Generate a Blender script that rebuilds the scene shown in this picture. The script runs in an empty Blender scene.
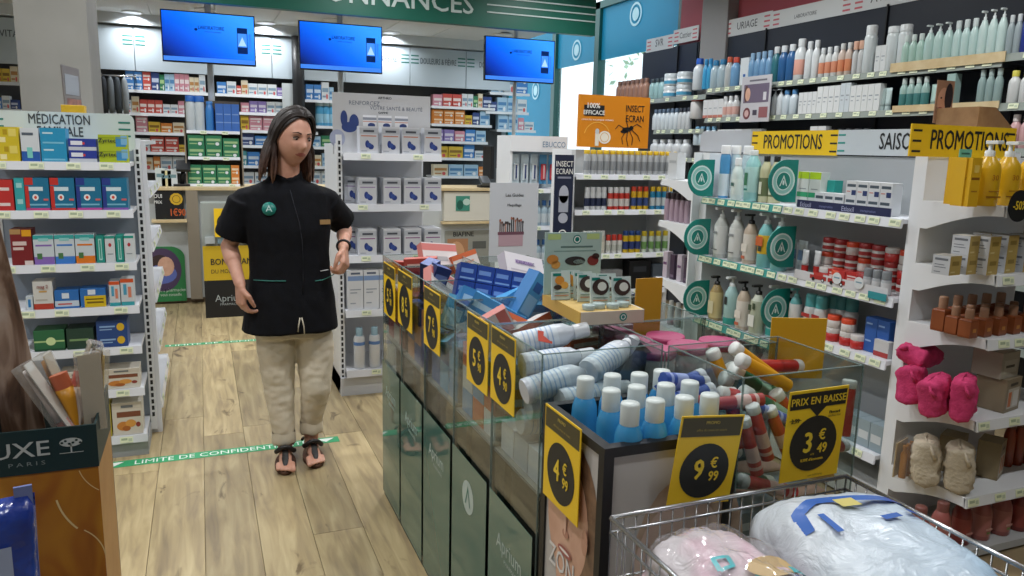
import bpy, bmesh, math, random
from mathutils import Vector, Matrix, noise as mnoise
random.seed(7)
SC = bpy.context.scene
COL = SC.collection
R_ = math.radians

# ------------------------------------------------------------------ camera
FPX, CX, CY, EYE = 766.0, 512.0, 288.0, 1.5
AXX = Vector((0.92773681, -0.04498411, 0.37051429))   # world axes seen in camera coordinates (right, down, forward)
AXY = Vector((-0.37244694, -0.17605733, 0.91120091))
AXZ = Vector((0.02424219, -0.98335154, -0.18008906))
cam_d = bpy.data.cameras.new('camera')
cam = bpy.data.objects.new('camera', cam_d)
COL.objects.link(cam)
cam_d.sensor_width = 36.0
cam_d.lens = 36.0 * FPX / 1024.0
cam_d.clip_start = 0.02
cam.matrix_world = Matrix((
    (AXX[0], -AXX[1], -AXX[2], 0.0),
    (AXY[0], -AXY[1], -AXY[2], 0.0),
    (AXZ[0], -AXZ[1], -AXZ[2], EYE),
    (0, 0, 0, 1)))
SC.camera = cam
SC.view_settings.view_transform = 'Standard'
SC.view_settings.look = 'None'
SC.view_settings.gamma = 1.0
SC.view_settings.use_curve_mapping = False
SC.view_settings.exposure = 0.45
SC.cycles.transparent_max_bounces = 40
SC.cycles.max_bounces = 10

def ray(px, py):
    v = Vector(((px - CX) / FPX, (py - CY) / FPX, 1.0))
    return Vector((AXX.dot(v), AXY.dot(v), AXZ.dot(v)))
def AZ(px, py, z):
    d = ray(px, py); return Vector((0, 0, EYE)) + d * ((z - EYE) / d.z)
def AX(px, py, x):
    d = ray(px, py); return Vector((0, 0, EYE)) + d * (x / d.x)
def AY(px, py, y):
    d = ray(px, py); return Vector((0, 0, EYE)) + d * (y / d.y)
def proj(p):
    q = Vector((p[0], p[1], p[2] - EYE))
    c = [AXX[i] * q.x + AXY[i] * q.y + AXZ[i] * q.z for i in range(3)]
    return CX + FPX * c[0] / c[2], CY + FPX * c[1] / c[2]
def xat(px, Y, z):                       # world X of image column px on the line (Y, z)
    py = 200
    for _ in range(4):
        p = AY(px, py, Y); py = proj((p.x, Y, z))[1]
    return p.x
def yat(px, X, z):
    py = 200
    for _ in range(6):
        p = AX(px, py, X); py = proj((X, p.y, z))[1]
    return p.y

# ------------------------------------------------------------------ materials
def lin(c):
    c = c / 255.0
    return c / 12.92 if c <= 0.04045 else ((c + 0.055) / 1.055) ** 2.4
def rgb(h):
    if isinstance(h, str):
        h = h.lstrip('#'); h = tuple(int(h[i:i + 2], 16) for i in (0, 2, 4))
    return (lin(h[0]), lin(h[1]), lin(h[2]), 1.0)
MATS = {}
def C(h, rough=0.45, metal=0.0, emit=0.0, trans=0.0, sub=0.0):
    k = (h, rough, metal, emit, trans, sub)
    if k in MATS: return MATS[k]
    m = bpy.data.materials.new('colour_' + str(h).strip('#'))
    m.use_nodes = True
    b = m.node_tree.nodes['Principled BSDF']
    b.inputs['Base Color'].default_value = rgb(h)
    b.inputs['Roughness'].default_value = rough
    b.inputs['Metallic'].default_value = metal
    if emit:
        b.inputs['Emission Color'].default_value = rgb(h); b.inputs['Emission Strength'].default_value = emit
    if trans: b.inputs['Transmission Weight'].default_value = trans
    if sub:
        b.inputs['Subsurface Weight'].default_value = sub
        b.inputs['Subsurface Radius'].default_value = (0.01, 0.004, 0.002)
    MATS[k] = m
    return m
def node_mat(name):
    m = bpy.data.materials.new(name); m.use_nodes = True
    nt = m.node_tree
    return m, nt, nt.nodes['Principled BSDF'], nt.nodes['Material Output']
def ramp(nt, stops):
    r = nt.nodes.new('ShaderNodeValToRGB')
    e = r.color_ramp.elements
    while len(e) < len(stops): e.new(0.5)
    for i, (p, c) in enumerate(stops):
        e[i].position = p; e[i].color = rgb(c)
    return r
def clear_mat(name, tint, ior=1.45, rough=0.0, haze=0.0, hazecol='#ffffff'):
    m = bpy.data.materials.new(name); m.use_nodes = True
    nt = m.node_tree
    for n in list(nt.nodes): nt.nodes.remove(n)
    out = nt.nodes.new('ShaderNodeOutputMaterial')
    tr = nt.nodes.new('ShaderNodeBsdfTransparent'); tr.inputs[0].default_value = rgb(tint)
    gl = nt.nodes.new('ShaderNodeBsdfGlossy'); gl.inputs['Roughness'].default_value = rough
    fr = nt.nodes.new('ShaderNodeFresnel')
    ge = nt.nodes.new('ShaderNodeNewGeometry')            # same reflectance from either face of the thin sheet
    ma = nt.nodes.new('ShaderNodeMath'); ma.operation = 'MULTIPLY_ADD'; ma.inputs[1].default_value = 1.0 / ior - ior; ma.inputs[2].default_value = ior
    nt.links.new(ge.outputs['Backfacing'], ma.inputs[0]); nt.links.new(ma.outputs[0], fr.inputs['IOR'])
    mx = nt.nodes.new('ShaderNodeMixShader')
    nt.links.new(fr.outputs[0], mx.inputs[0]); nt.links.new(tr.outputs[0], mx.inputs[1]); nt.links.new(gl.outputs[0], mx.inputs[2])
    last = mx
    if haze:
        df = nt.nodes.new('ShaderNodeBsdfDiffuse'); df.inputs[0].default_value = rgb(hazecol)
        m2 = nt.nodes.new('ShaderNodeMixShader'); m2.inputs[0].default_value = haze
        nt.links.new(mx.outputs[0], m2.inputs[1]); nt.links.new(df.outputs[0], m2.inputs[2]); last = m2
    nt.links.new(last.outputs[0], out.inputs[0])
    return m
def noisy(name, c1, c2, scale=8, rough=0.6, bump=0.0, bscale=60, metal=0.0, detail=4):
    m, nt, b, o = node_mat(name)
    tc = nt.nodes.new('ShaderNodeTexCoord')
    n = nt.nodes.new('ShaderNodeTexNoise'); n.inputs['Scale'].default_value = scale; n.inputs['Detail'].default_value = detail
    nt.links.new(tc.outputs['Object'], n.inputs['Vector'])
    r = ramp(nt, [(0.35, c1), (0.65, c2)])
    nt.links.new(n.outputs['Fac'], r.inputs[0]); nt.links.new(r.outputs[0], b.inputs['Base Color'])
    b.inputs['Roughness'].default_value = rough; b.inputs['Metallic'].default_value = metal
    if bump:
        n2 = nt.nodes.new('ShaderNodeTexNoise'); n2.inputs['Scale'].default_value = bscale
        nt.links.new(tc.outputs['Object'], n2.inputs['Vector'])
        bp = nt.nodes.new('ShaderNodeBump'); bp.inputs['Strength'].default_value = bump; bp.inputs['Distance'].default_value = 0.01
        nt.links.new(n2.outputs['Fac'], bp.inputs['Height']); nt.links.new(bp.outputs[0], b.inputs['Normal'])
    return m

def oak_mat():
    m, nt, b, o = node_mat('oak_plank')
    tc = nt.nodes.new('ShaderNodeTexCoord'); oi = nt.nodes.new('ShaderNodeObjectInfo')
    mp = nt.nodes.new('ShaderNodeMapping'); mp.inputs['Scale'].default_value = (9, 0.9, 1)
    ad = nt.nodes.new('ShaderNodeVectorMath'); ad.operation = 'ADD'
    sc = nt.nodes.new('ShaderNodeVectorMath'); sc.operation = 'SCALE'; sc.inputs['Scale'].default_value = 37.0
    cmb = nt.nodes.new('ShaderNodeCombineXYZ')
    for i in range(3): nt.links.new(oi.outputs['Random'], cmb.inputs[i])
    nt.links.new(cmb.outputs[0], sc.inputs[0])
    nt.links.new(tc.outputs['Object'], ad.inputs[0]); nt.links.new(sc.outputs[0], ad.inputs[1])
    nt.links.new(ad.outputs[0], mp.inputs['Vector'])
    n = nt.nodes.new('ShaderNodeTexNoise'); n.inputs['Scale'].default_value = 3.0; n.inputs['Detail'].default_value = 8; n.inputs['Distortion'].default_value = 0.6
    nt.links.new(mp.outputs[0], n.inputs['Vector'])
    r = ramp(nt, [(0.25, '#86755a'), (0.5, '#ab9871'), (0.75, '#c3b289')])
    nt.links.new(n.outputs['Fac'], r.inputs[0])
    # knots
    mp2 = nt.nodes.new('ShaderNodeMapping'); mp2.inputs['Scale'].default_value = (4.0, 1.6, 1)
    nt.links.new(ad.outputs[0], mp2.inputs['Vector'])
    n2 = nt.nodes.new('ShaderNodeTexNoise'); n2.inputs['Scale'].default_value = 2.2; n2.inputs['Detail'].default_value = 5; n2.inputs['Distortion'].default_value = 1.2
    nt.links.new(mp2.outputs[0], n2.inputs['Vector'])
    r2 = ramp(nt, [(0.27, '#6f5c44'), (0.36, '#ffffff')])
    nt.links.new(n2.outputs['Fac'], r2.inputs[0])
    mx = nt.nodes.new('ShaderNodeMixRGB'); mx.blend_type = 'MULTIPLY'; mx.inputs[0].default_value = 0.75
    nt.links.new(r.outputs[0], mx.inputs[1]); nt.links.new(r2.outputs[0], mx.inputs[2])
    hs = nt.nodes.new('ShaderNodeHueSaturation')
    mr = nt.nodes.new('ShaderNodeMapRange'); mr.inputs['To Min'].default_value = 0.74; mr.inputs['To Max'].default_value = 1.14
    nt.links.new(oi.outputs['Random'], mr.inputs['Value']); nt.links.new(mr.outputs[0], hs.inputs['Value'])
    nt.links.new(mx.outputs[0], hs.inputs['Color']); nt.links.new(hs.outputs[0], b.inputs['Base Color'])
    b.inputs['Roughness'].default_value = 0.42
    return m

M_WHITE = C('#e4e7ea', 0.4)
M_SHELF = C('#dfe2e8', 0.35)
M_GREY = C('#b9bcbc', 0.6)
M_DARK = C('#1d2024', 0.5)
M_BLACK = C('#101114', 0.5)
M_PRICE = C('#e9f0cf', 0.5)
M_ACRYL = clear_mat('clear_acrylic', '#f1f5f4', 1.5)
M_EDGE = clear_mat('acrylic_edge', '#cfdad8', 1.5, 0.02, 0.4, '#8fa09d')
M_FILM = clear_mat('plastic_film', '#fafafa', 1.35, 0.08, 0.06)
M_OAK = oak_mat()
M_BEECH = noisy('beech_laminate', '#cbb488', '#d8c59c', 12, 0.5)
M_KRAFT = noisy('kraft_board', '#9a7550', '#a9835c', 20, 0.8)
M_TEAL = C('#0c7d73', 0.4)
M_YELLOW = C('#f2c81e', 0.45)
M_STEEL = C('#b8babd', 0.25, 0.9)

# ------------------------------------------------------------------ world and lamps
wd = bpy.data.worlds.new('daylight'); SC.world = wd; wd.use_nodes = True
wd.node_tree.nodes['Background'].inputs[0].default_value = (0.80, 0.92, 1.0, 1)
wd.node_tree.nodes['Background'].inputs[1].default_value = 1.5
LAMP_MAIN, LAMP_BACK = 14.0, 5.5

# ------------------------------------------------------------------ mesh building
class MB:
    def __init__(s):
        s.v = []; s.f = []; s.m = []; s.sm = []; s.mats = []
    def mi(s, m):
        if m not in s.mats: s.mats.append(m)
        return s.mats.index(m)
    def add(s, verts, faces, m, smooth=False, xf=None):
        o = len(s.v); i = s.mi(m)
        for p in verts:
            p = Vector(p)
            s.v.append(xf @ p if xf is not None else p)
        for f in faces:
            s.f.append([o + k for k in f]); s.m.append(i); s.sm.append(smooth)
        return s
    def box(s, x0, x1, y0, y1, z0, z1, m, xf=None):
        v = [(x0, y0, z0), (x1, y0, z0), (x1, y1, z0), (x0, y1, z0), (x0, y0, z1), (x1, y0, z1), (x1, y1, z1), (x0, y1, z1)]
        return s.add(v, [(0, 3, 2, 1), (4, 5, 6, 7), (0, 1, 5, 4), (1, 2, 6, 5), (2, 3, 7, 6), (3, 0, 4, 7)], m, False, xf)
    def bbox(s, x0, x1, y0, y1, z0, z1, m, b=0.004, xf=None):      # bevelled box
        bm = bmesh.new(); bmesh.ops.create_cube(bm, size=1)
        for q in bm.verts:
            q.co = Vector(((x0 + x1) / 2 + q.co.x * (x1 - x0), (y0 + y1) / 2 + q.co.y * (y1 - y0), (z0 + z1) / 2 + q.co.z * (z1 - z0)))
        bmesh.ops.bevel(bm, geom=list(bm.edges), offset=b, segments=2, affect='EDGES', profile=0.6)
        bm.verts.index_update()
        s.add([q.co for q in bm.verts], [[q.index for q in f.verts] for f in bm.faces], m, False, xf)
        bm.free(); return s
    def lathe(s, prof, m, n=14, xf=None, sx=1.0, sy=1.0, smooth=True):
        v = []; f = []
        for r, z in prof:
            for k in range(n):
                a = 2 * math.pi * k / n
                v.append((r * math.cos(a) * sx, r * math.sin(a) * sy, z))
        for i in range(len(prof) - 1):
            for k in range(n):
                f.append((i * n + k, i * n + (k + 1) % n, (i + 1) * n + (k + 1) % n, (i + 1) * n + k))
        s.add(v, f, m, smooth, xf)
        o = len(prof) - 1
        if prof[0][0] > 1e-5: s.add([v[k] for k in range(n)], [tuple(reversed(range(n)))], m, False, xf)
        if prof[-1][0] > 1e-5: s.add([v[o * n + k] for k in range(n)], [tuple(range(n))], m, False, xf)
        return s
    def loft(s, rings, m, smooth=True, xf=None, caps=True):
        n = len(rings[0]); v = [p for r in rings for p in r]; f = []
        for i in range(len(rings) - 1):
            for k in range(n):
                f.append((i * n + k, i * n + (k + 1) % n, (i + 1) * n + (k + 1) % n, (i + 1) * n + k))
        if caps:
            f.append(tuple(reversed(range(n)))); f.append(tuple((len(rings) - 1) * n + k for k in range(n)))
        return s.add(v, f, m, smooth, xf)
    def tube(s, pts, r, m, n=8, xf=None, smooth=True):
        pts = [Vector(p) for p in pts]; rings = []
        up = Vector((0, 0, 1))
        for i, p in enumerate(pts):
            t = (pts[min(i + 1, len(pts) - 1)] - pts[max(i - 1, 0)]).normalized()
            a = t.cross(up)
            if a.length < 1e-3: a = t.cross(Vector((0, 1, 0)))
            a.normalize(); b = t.cross(a)
            rr = r[i] if isinstance(r, (list, tuple)) else r
            rings.append([p + a * rr * math.cos(2 * math.pi * k / n) + b * rr * math.sin(2 * math.pi * k / n) for k in range(n)])
        return s.loft(rings, m, smooth, xf)
    def prism(s, outline, y0, y1, m, xf=None):       # outline in (x, z), thickness y0..y1, front at y0
        n = len(outline)
        v = [(x, y0, z) for x, z in outline] + [(x, y1, z) for x, z in outline]
        f = [tuple(range(n)), tuple(reversed(range(n, 2 * n)))]
        for k in range(n): f.append((k, n + k, n + (k + 1) % n, (k + 1) % n))
        return s.add(v, f, m, False, xf)
    def rect(s, x0, x1, z0, z1, y, m, xf=None):      # print on a front face (normal -Y)
        return s.add([(x0, y, z0), (x1, y, z0), (x1, y, z1), (x0, y, z1)], [(0, 1, 2, 3)], m, False, xf)
    def disc(s, cx, cz, rx, rz, y, m, n=20, xf=None):
        v = [(cx + rx * math.cos(2 * math.pi * k / n), y, cz + rz * math.sin(2 * math.pi * k / n)) for k in range(n)]
        return s.add(v, [tuple(range(n))], m, False, xf)
    def ring(s, cx, cz, r0, r1, y, m, n=24, xf=None, a0=0.0, a1=2 * math.pi):
        v = []; f = []
        for k in range(n + 1):
            a = a0 + (a1 - a0) * k / n
            v += [(cx + r0 * math.cos(a), y, cz + r0 * math.sin(a)), (cx + r1 * math.cos(a), y, cz + r1 * math.sin(a))]
        for k in range(n): f.append((2 * k, 2 * k + 1, 2 * k + 3, 2 * k + 2))
        return s.add(v, f, m, False, xf)
    def text(s, st, x, z, size, y, m, squeeze=1.0, align='C', xf=None, bold=0.0):
        v, f, w = text_geo(st)
        k = size
        if bold:
            for q, (dx, dz) in enumerate(((-bold, 0), (bold, 0), (0, bold * 0.6), (0, -bold * 0.6))):
                s.text(st, x + dx * size * squeeze, z + dz * size, size, y - 0.0003 * q, m, squeeze, align, xf)
            return s
        ox = x - (w * k * squeeze / 2 if align == 'C' else (w * k * squeeze if align == 'R' else 0))
        return s.add([(ox + p[0] * k * squeeze, y, z + p[1] * k) for p in v], f, m, False, xf)
    def mesh(s, name):
        me = bpy.data.meshes.new(name)
        me.from_pydata([tuple(p) for p in s.v], [], s.f)
        for m in s.mats: me.materials.append(m)
        me.polygons.foreach_set('material_index', s.m)
        me.polygons.foreach_set('use_smooth', s.sm)
        me.update()
        return me
TEXTS = {}
def text_geo(st, bold=0.0):
    k = (st, bold)
    if k in TEXTS: return TEXTS[k]
    cu = bpy.data.curves.new('lettering', 'FONT'); cu.body = st; cu.size = 1.0; cu.resolution_u = 2; cu.offset = bold
    o = bpy.data.objects.new('lettering', cu); COL.objects.link(o)
    me = bpy.data.meshes.new_from_object(o.evaluated_get(bpy.context.evaluated_depsgraph_get()))
    v = [(p.co.x, p.co.y) for p in me.vertices]; f = [tuple(p.vertices) for p in me.polygons]
    bpy.data.objects.remove(o); bpy.data.curves.remove(cu); bpy.data.meshes.remove(me)
    mn = min(p[0] for p in v); v = [(p[0] - mn, p[1]) for p in v]
    w = max(p[0] for p in v)
    TEXTS[k] = (v, f, w)
    return TEXTS[k]

# ------------------------------------------------------------------ objects
def link(name, data, parent=None, loc=None, rot=None):
    o = bpy.data.objects.new(name, data); COL.objects.link(o)
    if parent: o.parent = parent
    if loc is not None: o.location = loc
    if rot is not None: o.rotation_euler = rot
    return o
def tag(o, label=None, cat=None, group=None, kind=None):
    if label: o['label'] = label
    if cat: o['category'] = cat
    if group: o['group'] = group
    if kind: o['kind'] = kind
    return o
def thing(name, label, cat, loc=(0, 0, 0), rz=0.0, group=None, rot=None):
    o = link(name, None, None, loc, rot if rot is not None else (0, 0, rz))
    o.empty_display_size = 0.05
    return tag(o, label, cat, group)
def part(name, mb, parent, loc=None, rot=None):
    return link(name, mb.mesh(name) if isinstance(mb, MB) else mb, parent, loc, rot)
def solo(name, mb, label, cat, loc=(0, 0, 0), rz=0.0, group=None, rot=None):
    o = link(name, mb.mesh(name) if isinstance(mb, MB) else mb, None, loc, rot if rot is not None else (0, 0, rz))
    return tag(o, label, cat, group)
def struct(name, mb, label=None, loc=None, rz=0.0):
    o = link(name, mb.mesh(name), None, loc, (0, 0, rz))
    return tag(o, label, None, None, 'structure')

class Proto:                                   # a product: its parts (name, mesh, [sub-parts])
    def __init__(s, name, parts):
        s.name = name; s.parts = [(n, m.mesh(n) if isinstance(m, MB) else m) for n, m in parts]
def put(pr, loc, rz=0.0, label=None, cat=None, group=None, rot=None):
    rot = rot if rot is not None else (0, 0, rz)
    if len(pr.parts) == 1:
        o = link(pr.name, pr.parts[0][1], None, loc, rot)
    else:
        o = link(pr.name, None, None, loc, rot); o.empty_display_size = 0.02
        for n, m in pr.parts: link(n, m, o)
    return tag(o, label, cat, group)

# ------------------------------------------------------------------ the room
ZC = 3.2
XL, XR, YF, YB = -3.4, 4.4, -2.6, 9.5
b = MB().box(XL, XR + 0.1, YF, 11.4, -0.1, -0.012, noisy('floor_screed', '#8b7a5d', '#a08d6c', 3))
floor = struct('floor', b, 'pale oak plank floor of the shop')
pw = 0.195
pm = {}
i = 0
x = -0.241 - 9 * pw
while x < 2.4:
    y = -0.4 - random.random() * 1.6
    while y < 9.2:
        L = random.choice((1.6, 1.9, 2.2))
        y1 = min(y + L, 9.4)
        if y1 > 0.0:
            L2 = round(y1 - y, 2)
            if L2 not in pm:
                pm[L2] = MB().bbox(0.0008, pw - 0.0008, 0.001, L2 - 0.001, -0.011, 0.0, M_OAK, 0.0012).mesh('plank')
            link('plank', pm[L2], floor, (x, y, 0))
        y = y1
        if y1 >= 9.4: break
    x += pw
WALLM = noisy('painted_wall', '#c9ccd0', '#d0d3d6', 2, 0.8)
b = MB().box(XL, XR, YF, 7.0, ZC, ZC + 0.1, C('#d9dad8', 0.8))
struct('ceiling', b, 'white plaster ceiling over the sales floor')
b = MB().box(XL, 3.70, 7.08, 9.6, 2.78, 2.85, C('#cfd3d6', 0.8))
low = struct('ceiling_low', b, 'lower white tiled ceiling above the dispensing counter')
tm = MB().bbox(0.003, 0.597, 0.003, 0.597, -0.012, 0.0, C('#d3d6d8', 0.85), 0.003).mesh('ceiling_tile')
for ix in range(13):
    for iy in range(4):
        if XL + ix * 0.6 + 0.6 <= 3.72: link('ceiling_tile', tm, low, (XL + ix * 0.6, 7.1 + iy * 0.6, 2.78))
struct('wall_left', MB().box(XL - 0.1, XL, YF, 9.6, 0, ZC, WALLM))
struct('wall_front', MB().box(XL, XR, YF - 0.1, YF, 0, ZC, WALLM))
struct('wall_back', MB().box(XL, 3.72, YB, YB + 0.1, 0, 2.85, C('#9fb0bd', 0.7)))
struct('wall_bulkhead', MB().box(XL, 3.72, 9.15, 9.5, 2.66, 2.78, C('#c3cbd1', 0.8)), 'shallow soffit above the rear shelves')
PINK = C('#b0545f', 0.7)
b = MB().box(XR, XR + 0.1, YF, 6.62, 0, ZC, C('#3a3d44', 0.7))
b.box(XR - 0.01, XR, 0.5, 6.62, 2.52, ZC, PINK)
struct('wall_right', b)
# window wall behind the right-hand shelves
GREENF = C('#0f4f49', 0.4)
b = MB()
for y in (6.62, 8.36, 9.56, 11.3):
    b.box(XR, XR + 0.1, y - 0.05, y + 0.06, 0, ZC, GREENF)
b.box(XR, XR + 0.1, 6.6, 11.3, 0, 0.12, GREENF)
b.box(XR, XR + 0.1, 6.6, 11.3, ZC - 0.08, ZC, GREENF)
def film_mat():
    m, nt, bs, o = node_mat('teal_window_film')
    bs.inputs['Base Color'].default_value = rgb('#2f93ad'); bs.inputs['Roughness'].default_value = 0.35
    tr = nt.nodes.new('ShaderNodeBsdfTranslucent'); tr.inputs[0].default_value = rgb('#4fb4cf')
    mx = nt.nodes.new('ShaderNodeMixShader'); mx.inputs[0].default_value = 0.55
    nt.links.new(bs.outputs[0], mx.inputs[1]); nt.links.new(tr.outputs[0], mx.inputs[2]); nt.links.new(mx.outputs[0], o.inputs[0])
    return m
FILM = film_mat()
win = struct('window_1', b, 'tall shop window with green frame and teal film')
def wtext(mb, st, X, Y, z, size, m, squeeze=1.0, bold=0.0):       # text on a wall facing -X
    return mb.text(st, 0, 0, size, 0, m, squeeze, 'C', Matrix.Translation((X, Y, z)) @ Matrix.Rotation(R_(-90), 4, 'Z'), bold)
GLASS = clear_mat('window_glass', '#f4f8f8', 1.45)
for a, c in ((6.68, 8.31), (8.42, 9.51)):
    part('pane', MB().box(XR + 0.04, XR + 0.05, a, c, 0.12, 2.54, GLASS), win)
    part('film_panel', MB().box(XR + 0.04, XR + 0.05, a, c, 2.54, ZC - 0.08, FILM), win)
part('film_panel', MB().box(XR + 0.04, XR + 0.05, 9.62, 11.24, 0.12, ZC - 0.08, FILM), win)
lm = MB()
PALE = C('#a9cfd6', 0.5)
for yy, zz in ((7.55, 2.95), (8.95, 2.72), (10.2, 2.3)):
    xf = Matrix.Translation((XR + 0.03, yy, zz)) @ Matrix.Rotation(R_(-90), 4, 'Z')
    lm.ring(0, 0, 0.10, 0.125, 0, PALE, 24, xf); lm.ring(0, 0, 0.0, 0.07, 0, PALE, 20, xf)
part('window_emblem', lm, win)
# outside
struct('pavement_outside', MB().box(XR + 0.1, 16, 2, 20, -0.2, -0.02, noisy('pavement', '#b9b8b2', '#c6c5c0', 4, 0.9)), 'pale pavement outside the shop window')
bb = thing('street_building', 'pale building seen across the street through the window', 'building', (14, 13, 0))
part('facade', MB().box(0, 3, -8, 9, 0, 4.6, C('#d7d9da', 0.8)), bb)
part('awning', MB().prism([(-1.4, 2.9), (0, 3.4), (0, 3.5), (-1.4, 3.0)], -6, 6, C('#9fc3dd', 0.7)), bb)
lv = MB()
for k in range(140):
    p = Vector((random.gauss(0, 0.55), random.gauss(0, 0.55), random.gauss(3.2, 0.5)))
    xf = Matrix.Translation(p) @ Matrix.Rotation(random.random() * 6, 4, Vector((random.random(), random.random(), 1)).normalized())
    lv.add([(-0.08, 0, 0), (0, -0.05, 0), (0.09, 0, 0), (0, 0.05, 0)], [(0, 1, 2, 3)], C('#b9cfae', 0.6), False, xf)
tr = thing('street_tree', 'small green street tree outside the window', 'tree', (8.2, 13.2, 0))
part('trunk', MB().tube([(0, 0, -0.05), (0.03, 0, 1.4), (0, 0.05, 3.0)], [0.07, 0.05, 0.03], C('#6d5a48', 0.9)), tr)
tag(part('foliage', lv, tr), None, None, None, 'stuff')

# fascia with raised lettering
FG = C('#0f5a4b', 0.45)
fz = 2.60
b = MB().box(XL, 3.66, 7.0, 7.08, fz, ZC, FG)
fas = struct('trim_1', b, 'dark green fascia with pale lettering above the counter')
LT = C('#b9c9c6', 0.5)
xr = xat(473, 7.0, 2.75)
t = MB().text('ORDONNANCES', xr, 2.70, 0.235, 6.994, LT, 1.05, 'R', None, 0.012)
part('lettering', t, fas)
x0 = xat(487, 7.0, 2.8)
t = MB()
for k in range(3): t.box(x0, 3.655, 6.993, 6.9995, 2.725 + 0.066 * k, 2.737 + 0.066 * k, LT)
part('stripe', t, fas)

# downlights
def downlight(x, y, z, power, grp, lab):
    t = thing('ceiling_downlight', lab, 'ceiling light', (x, y, z), 0, grp)
    part('trim_ring', TRIM, t); part('lens', LENS, t)
    ld = bpy.data.lights.new('downlight_lamp', 'AREA'); ld.shape = 'DISK'; ld.size = 0.16; ld.energy = power; ld.color = (0.97, 0.985, 1.0); ld.spread = R_(150)
    lo = link('lamp', ld, t, (0, 0, -0.02))
b = MB(); b.ring(0, 0, 0.075, 0.10, 0, M_WHITE, 24, Matrix.Translation((0, 0, -0.012)) @ Matrix.Rotation(R_(90), 4, 'X'))
b.lathe([(0.1, -0.012), (0.102, -0.006), (0.1, 0.0)], M_WHITE, 24)
TRIM = b.mesh('trim_ring')
LENS = MB().lathe([(0.074, -0.004), (0.074, -0.010), (0.0, -0.012)], C('#ffffff', 0.4, 0, 6.0), 20).mesh('lens')
for px, py in ((133, 13), (265, 24), (388, 34), (205, 9), (333, 19), (503, 34)):
    p = AZ(px, py, 2.77)
    downlight(p.x, min(p.y, 9.05), 2.768, LAMP_BACK, 'downlights above the counter', 'round recessed downlight in the low ceiling behind the green fascia')
for x in (-2.0, -0.3, 1.4, 3.1):
    for y in (0.6, 2.6, 4.5, 6.2):
        downlight(x, y, 3.2, LAMP_MAIN * (0.55 if y < 1 else 1), 'downlights over the sales floor', 'round recessed downlight in the main ceiling over the sales floor')

# columns
colm = noisy('column_paint', '#7b7a74', '#83827c', 3, 0.75)
xc = -0.6
b = MB().bbox(-0.93, -0.565, 5.2, 5.72, 0, ZC, colm, 0.006)
struct('column_1', b, 'square grey column behind the medicine shelves')
p0 = yat(701, 4.28, 2.6); p1 = yat(727, 4.28, 2.6)
b = MB().bbox(4.28, 4.4, p1, p0, 0, ZC, C('#8f8f8f', 0.7), 0.006)
struct('column_2', b, 'grey column between the dark wall shelves')

# tape on the floor
TAPE = C('#35a06a', 0.5); TW = C('#e8efe8', 0.5)
def tape(y, x0, x1, w, lab, tx0, tx1):
    t = thing('floor_tape', lab, 'floor tape', (0, y, 0), 0, None)
    part('tape_strip', MB().box(x0, x1, -w / 2, w / 2, 0.0004, 0.0012, TAPE), t)
    xf = Matrix.Translation((0, 0, 0.0016)) @ Matrix.Rotation(R_(-90), 4, 'X')
    m = MB(); v, f, wd_ = text_geo('LIMITE DE CONFIDENTIALITÉ')
    sq = (tx1 - tx0) / wd_ / (w * 0.85)
    m.add([(tx0 + p[0] * w * 0.85 * sq, -w * 0.30 + p[1] * w * 0.85, 0.0016) for p in v], f, TW)
    for cx in (tx0 - 0.09, tx1 + 0.09):
        m.add([(cx - 0.045, w * 0.3, 0.0016), (cx, -w * 0.32, 0.0016), (cx + 0.045, w * 0.3, 0.0016)], [(0, 2, 1)] if False else [(0, 1, 2)], TW)
    part('lettering', m, t)
tape(3.80, AZ(105, 466, 0).x, AZ(333, 440, 0).x + 0.03, 0.075, 'near green floor tape with white confidentiality lettering under the feet', AZ(135, 462, 0).x, AZ(308, 444, 0).x)
tape(6.02, -0.30, 1.3, 0.06, 'far green floor tape in front of the counter', -0.27, 0.75)
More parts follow.
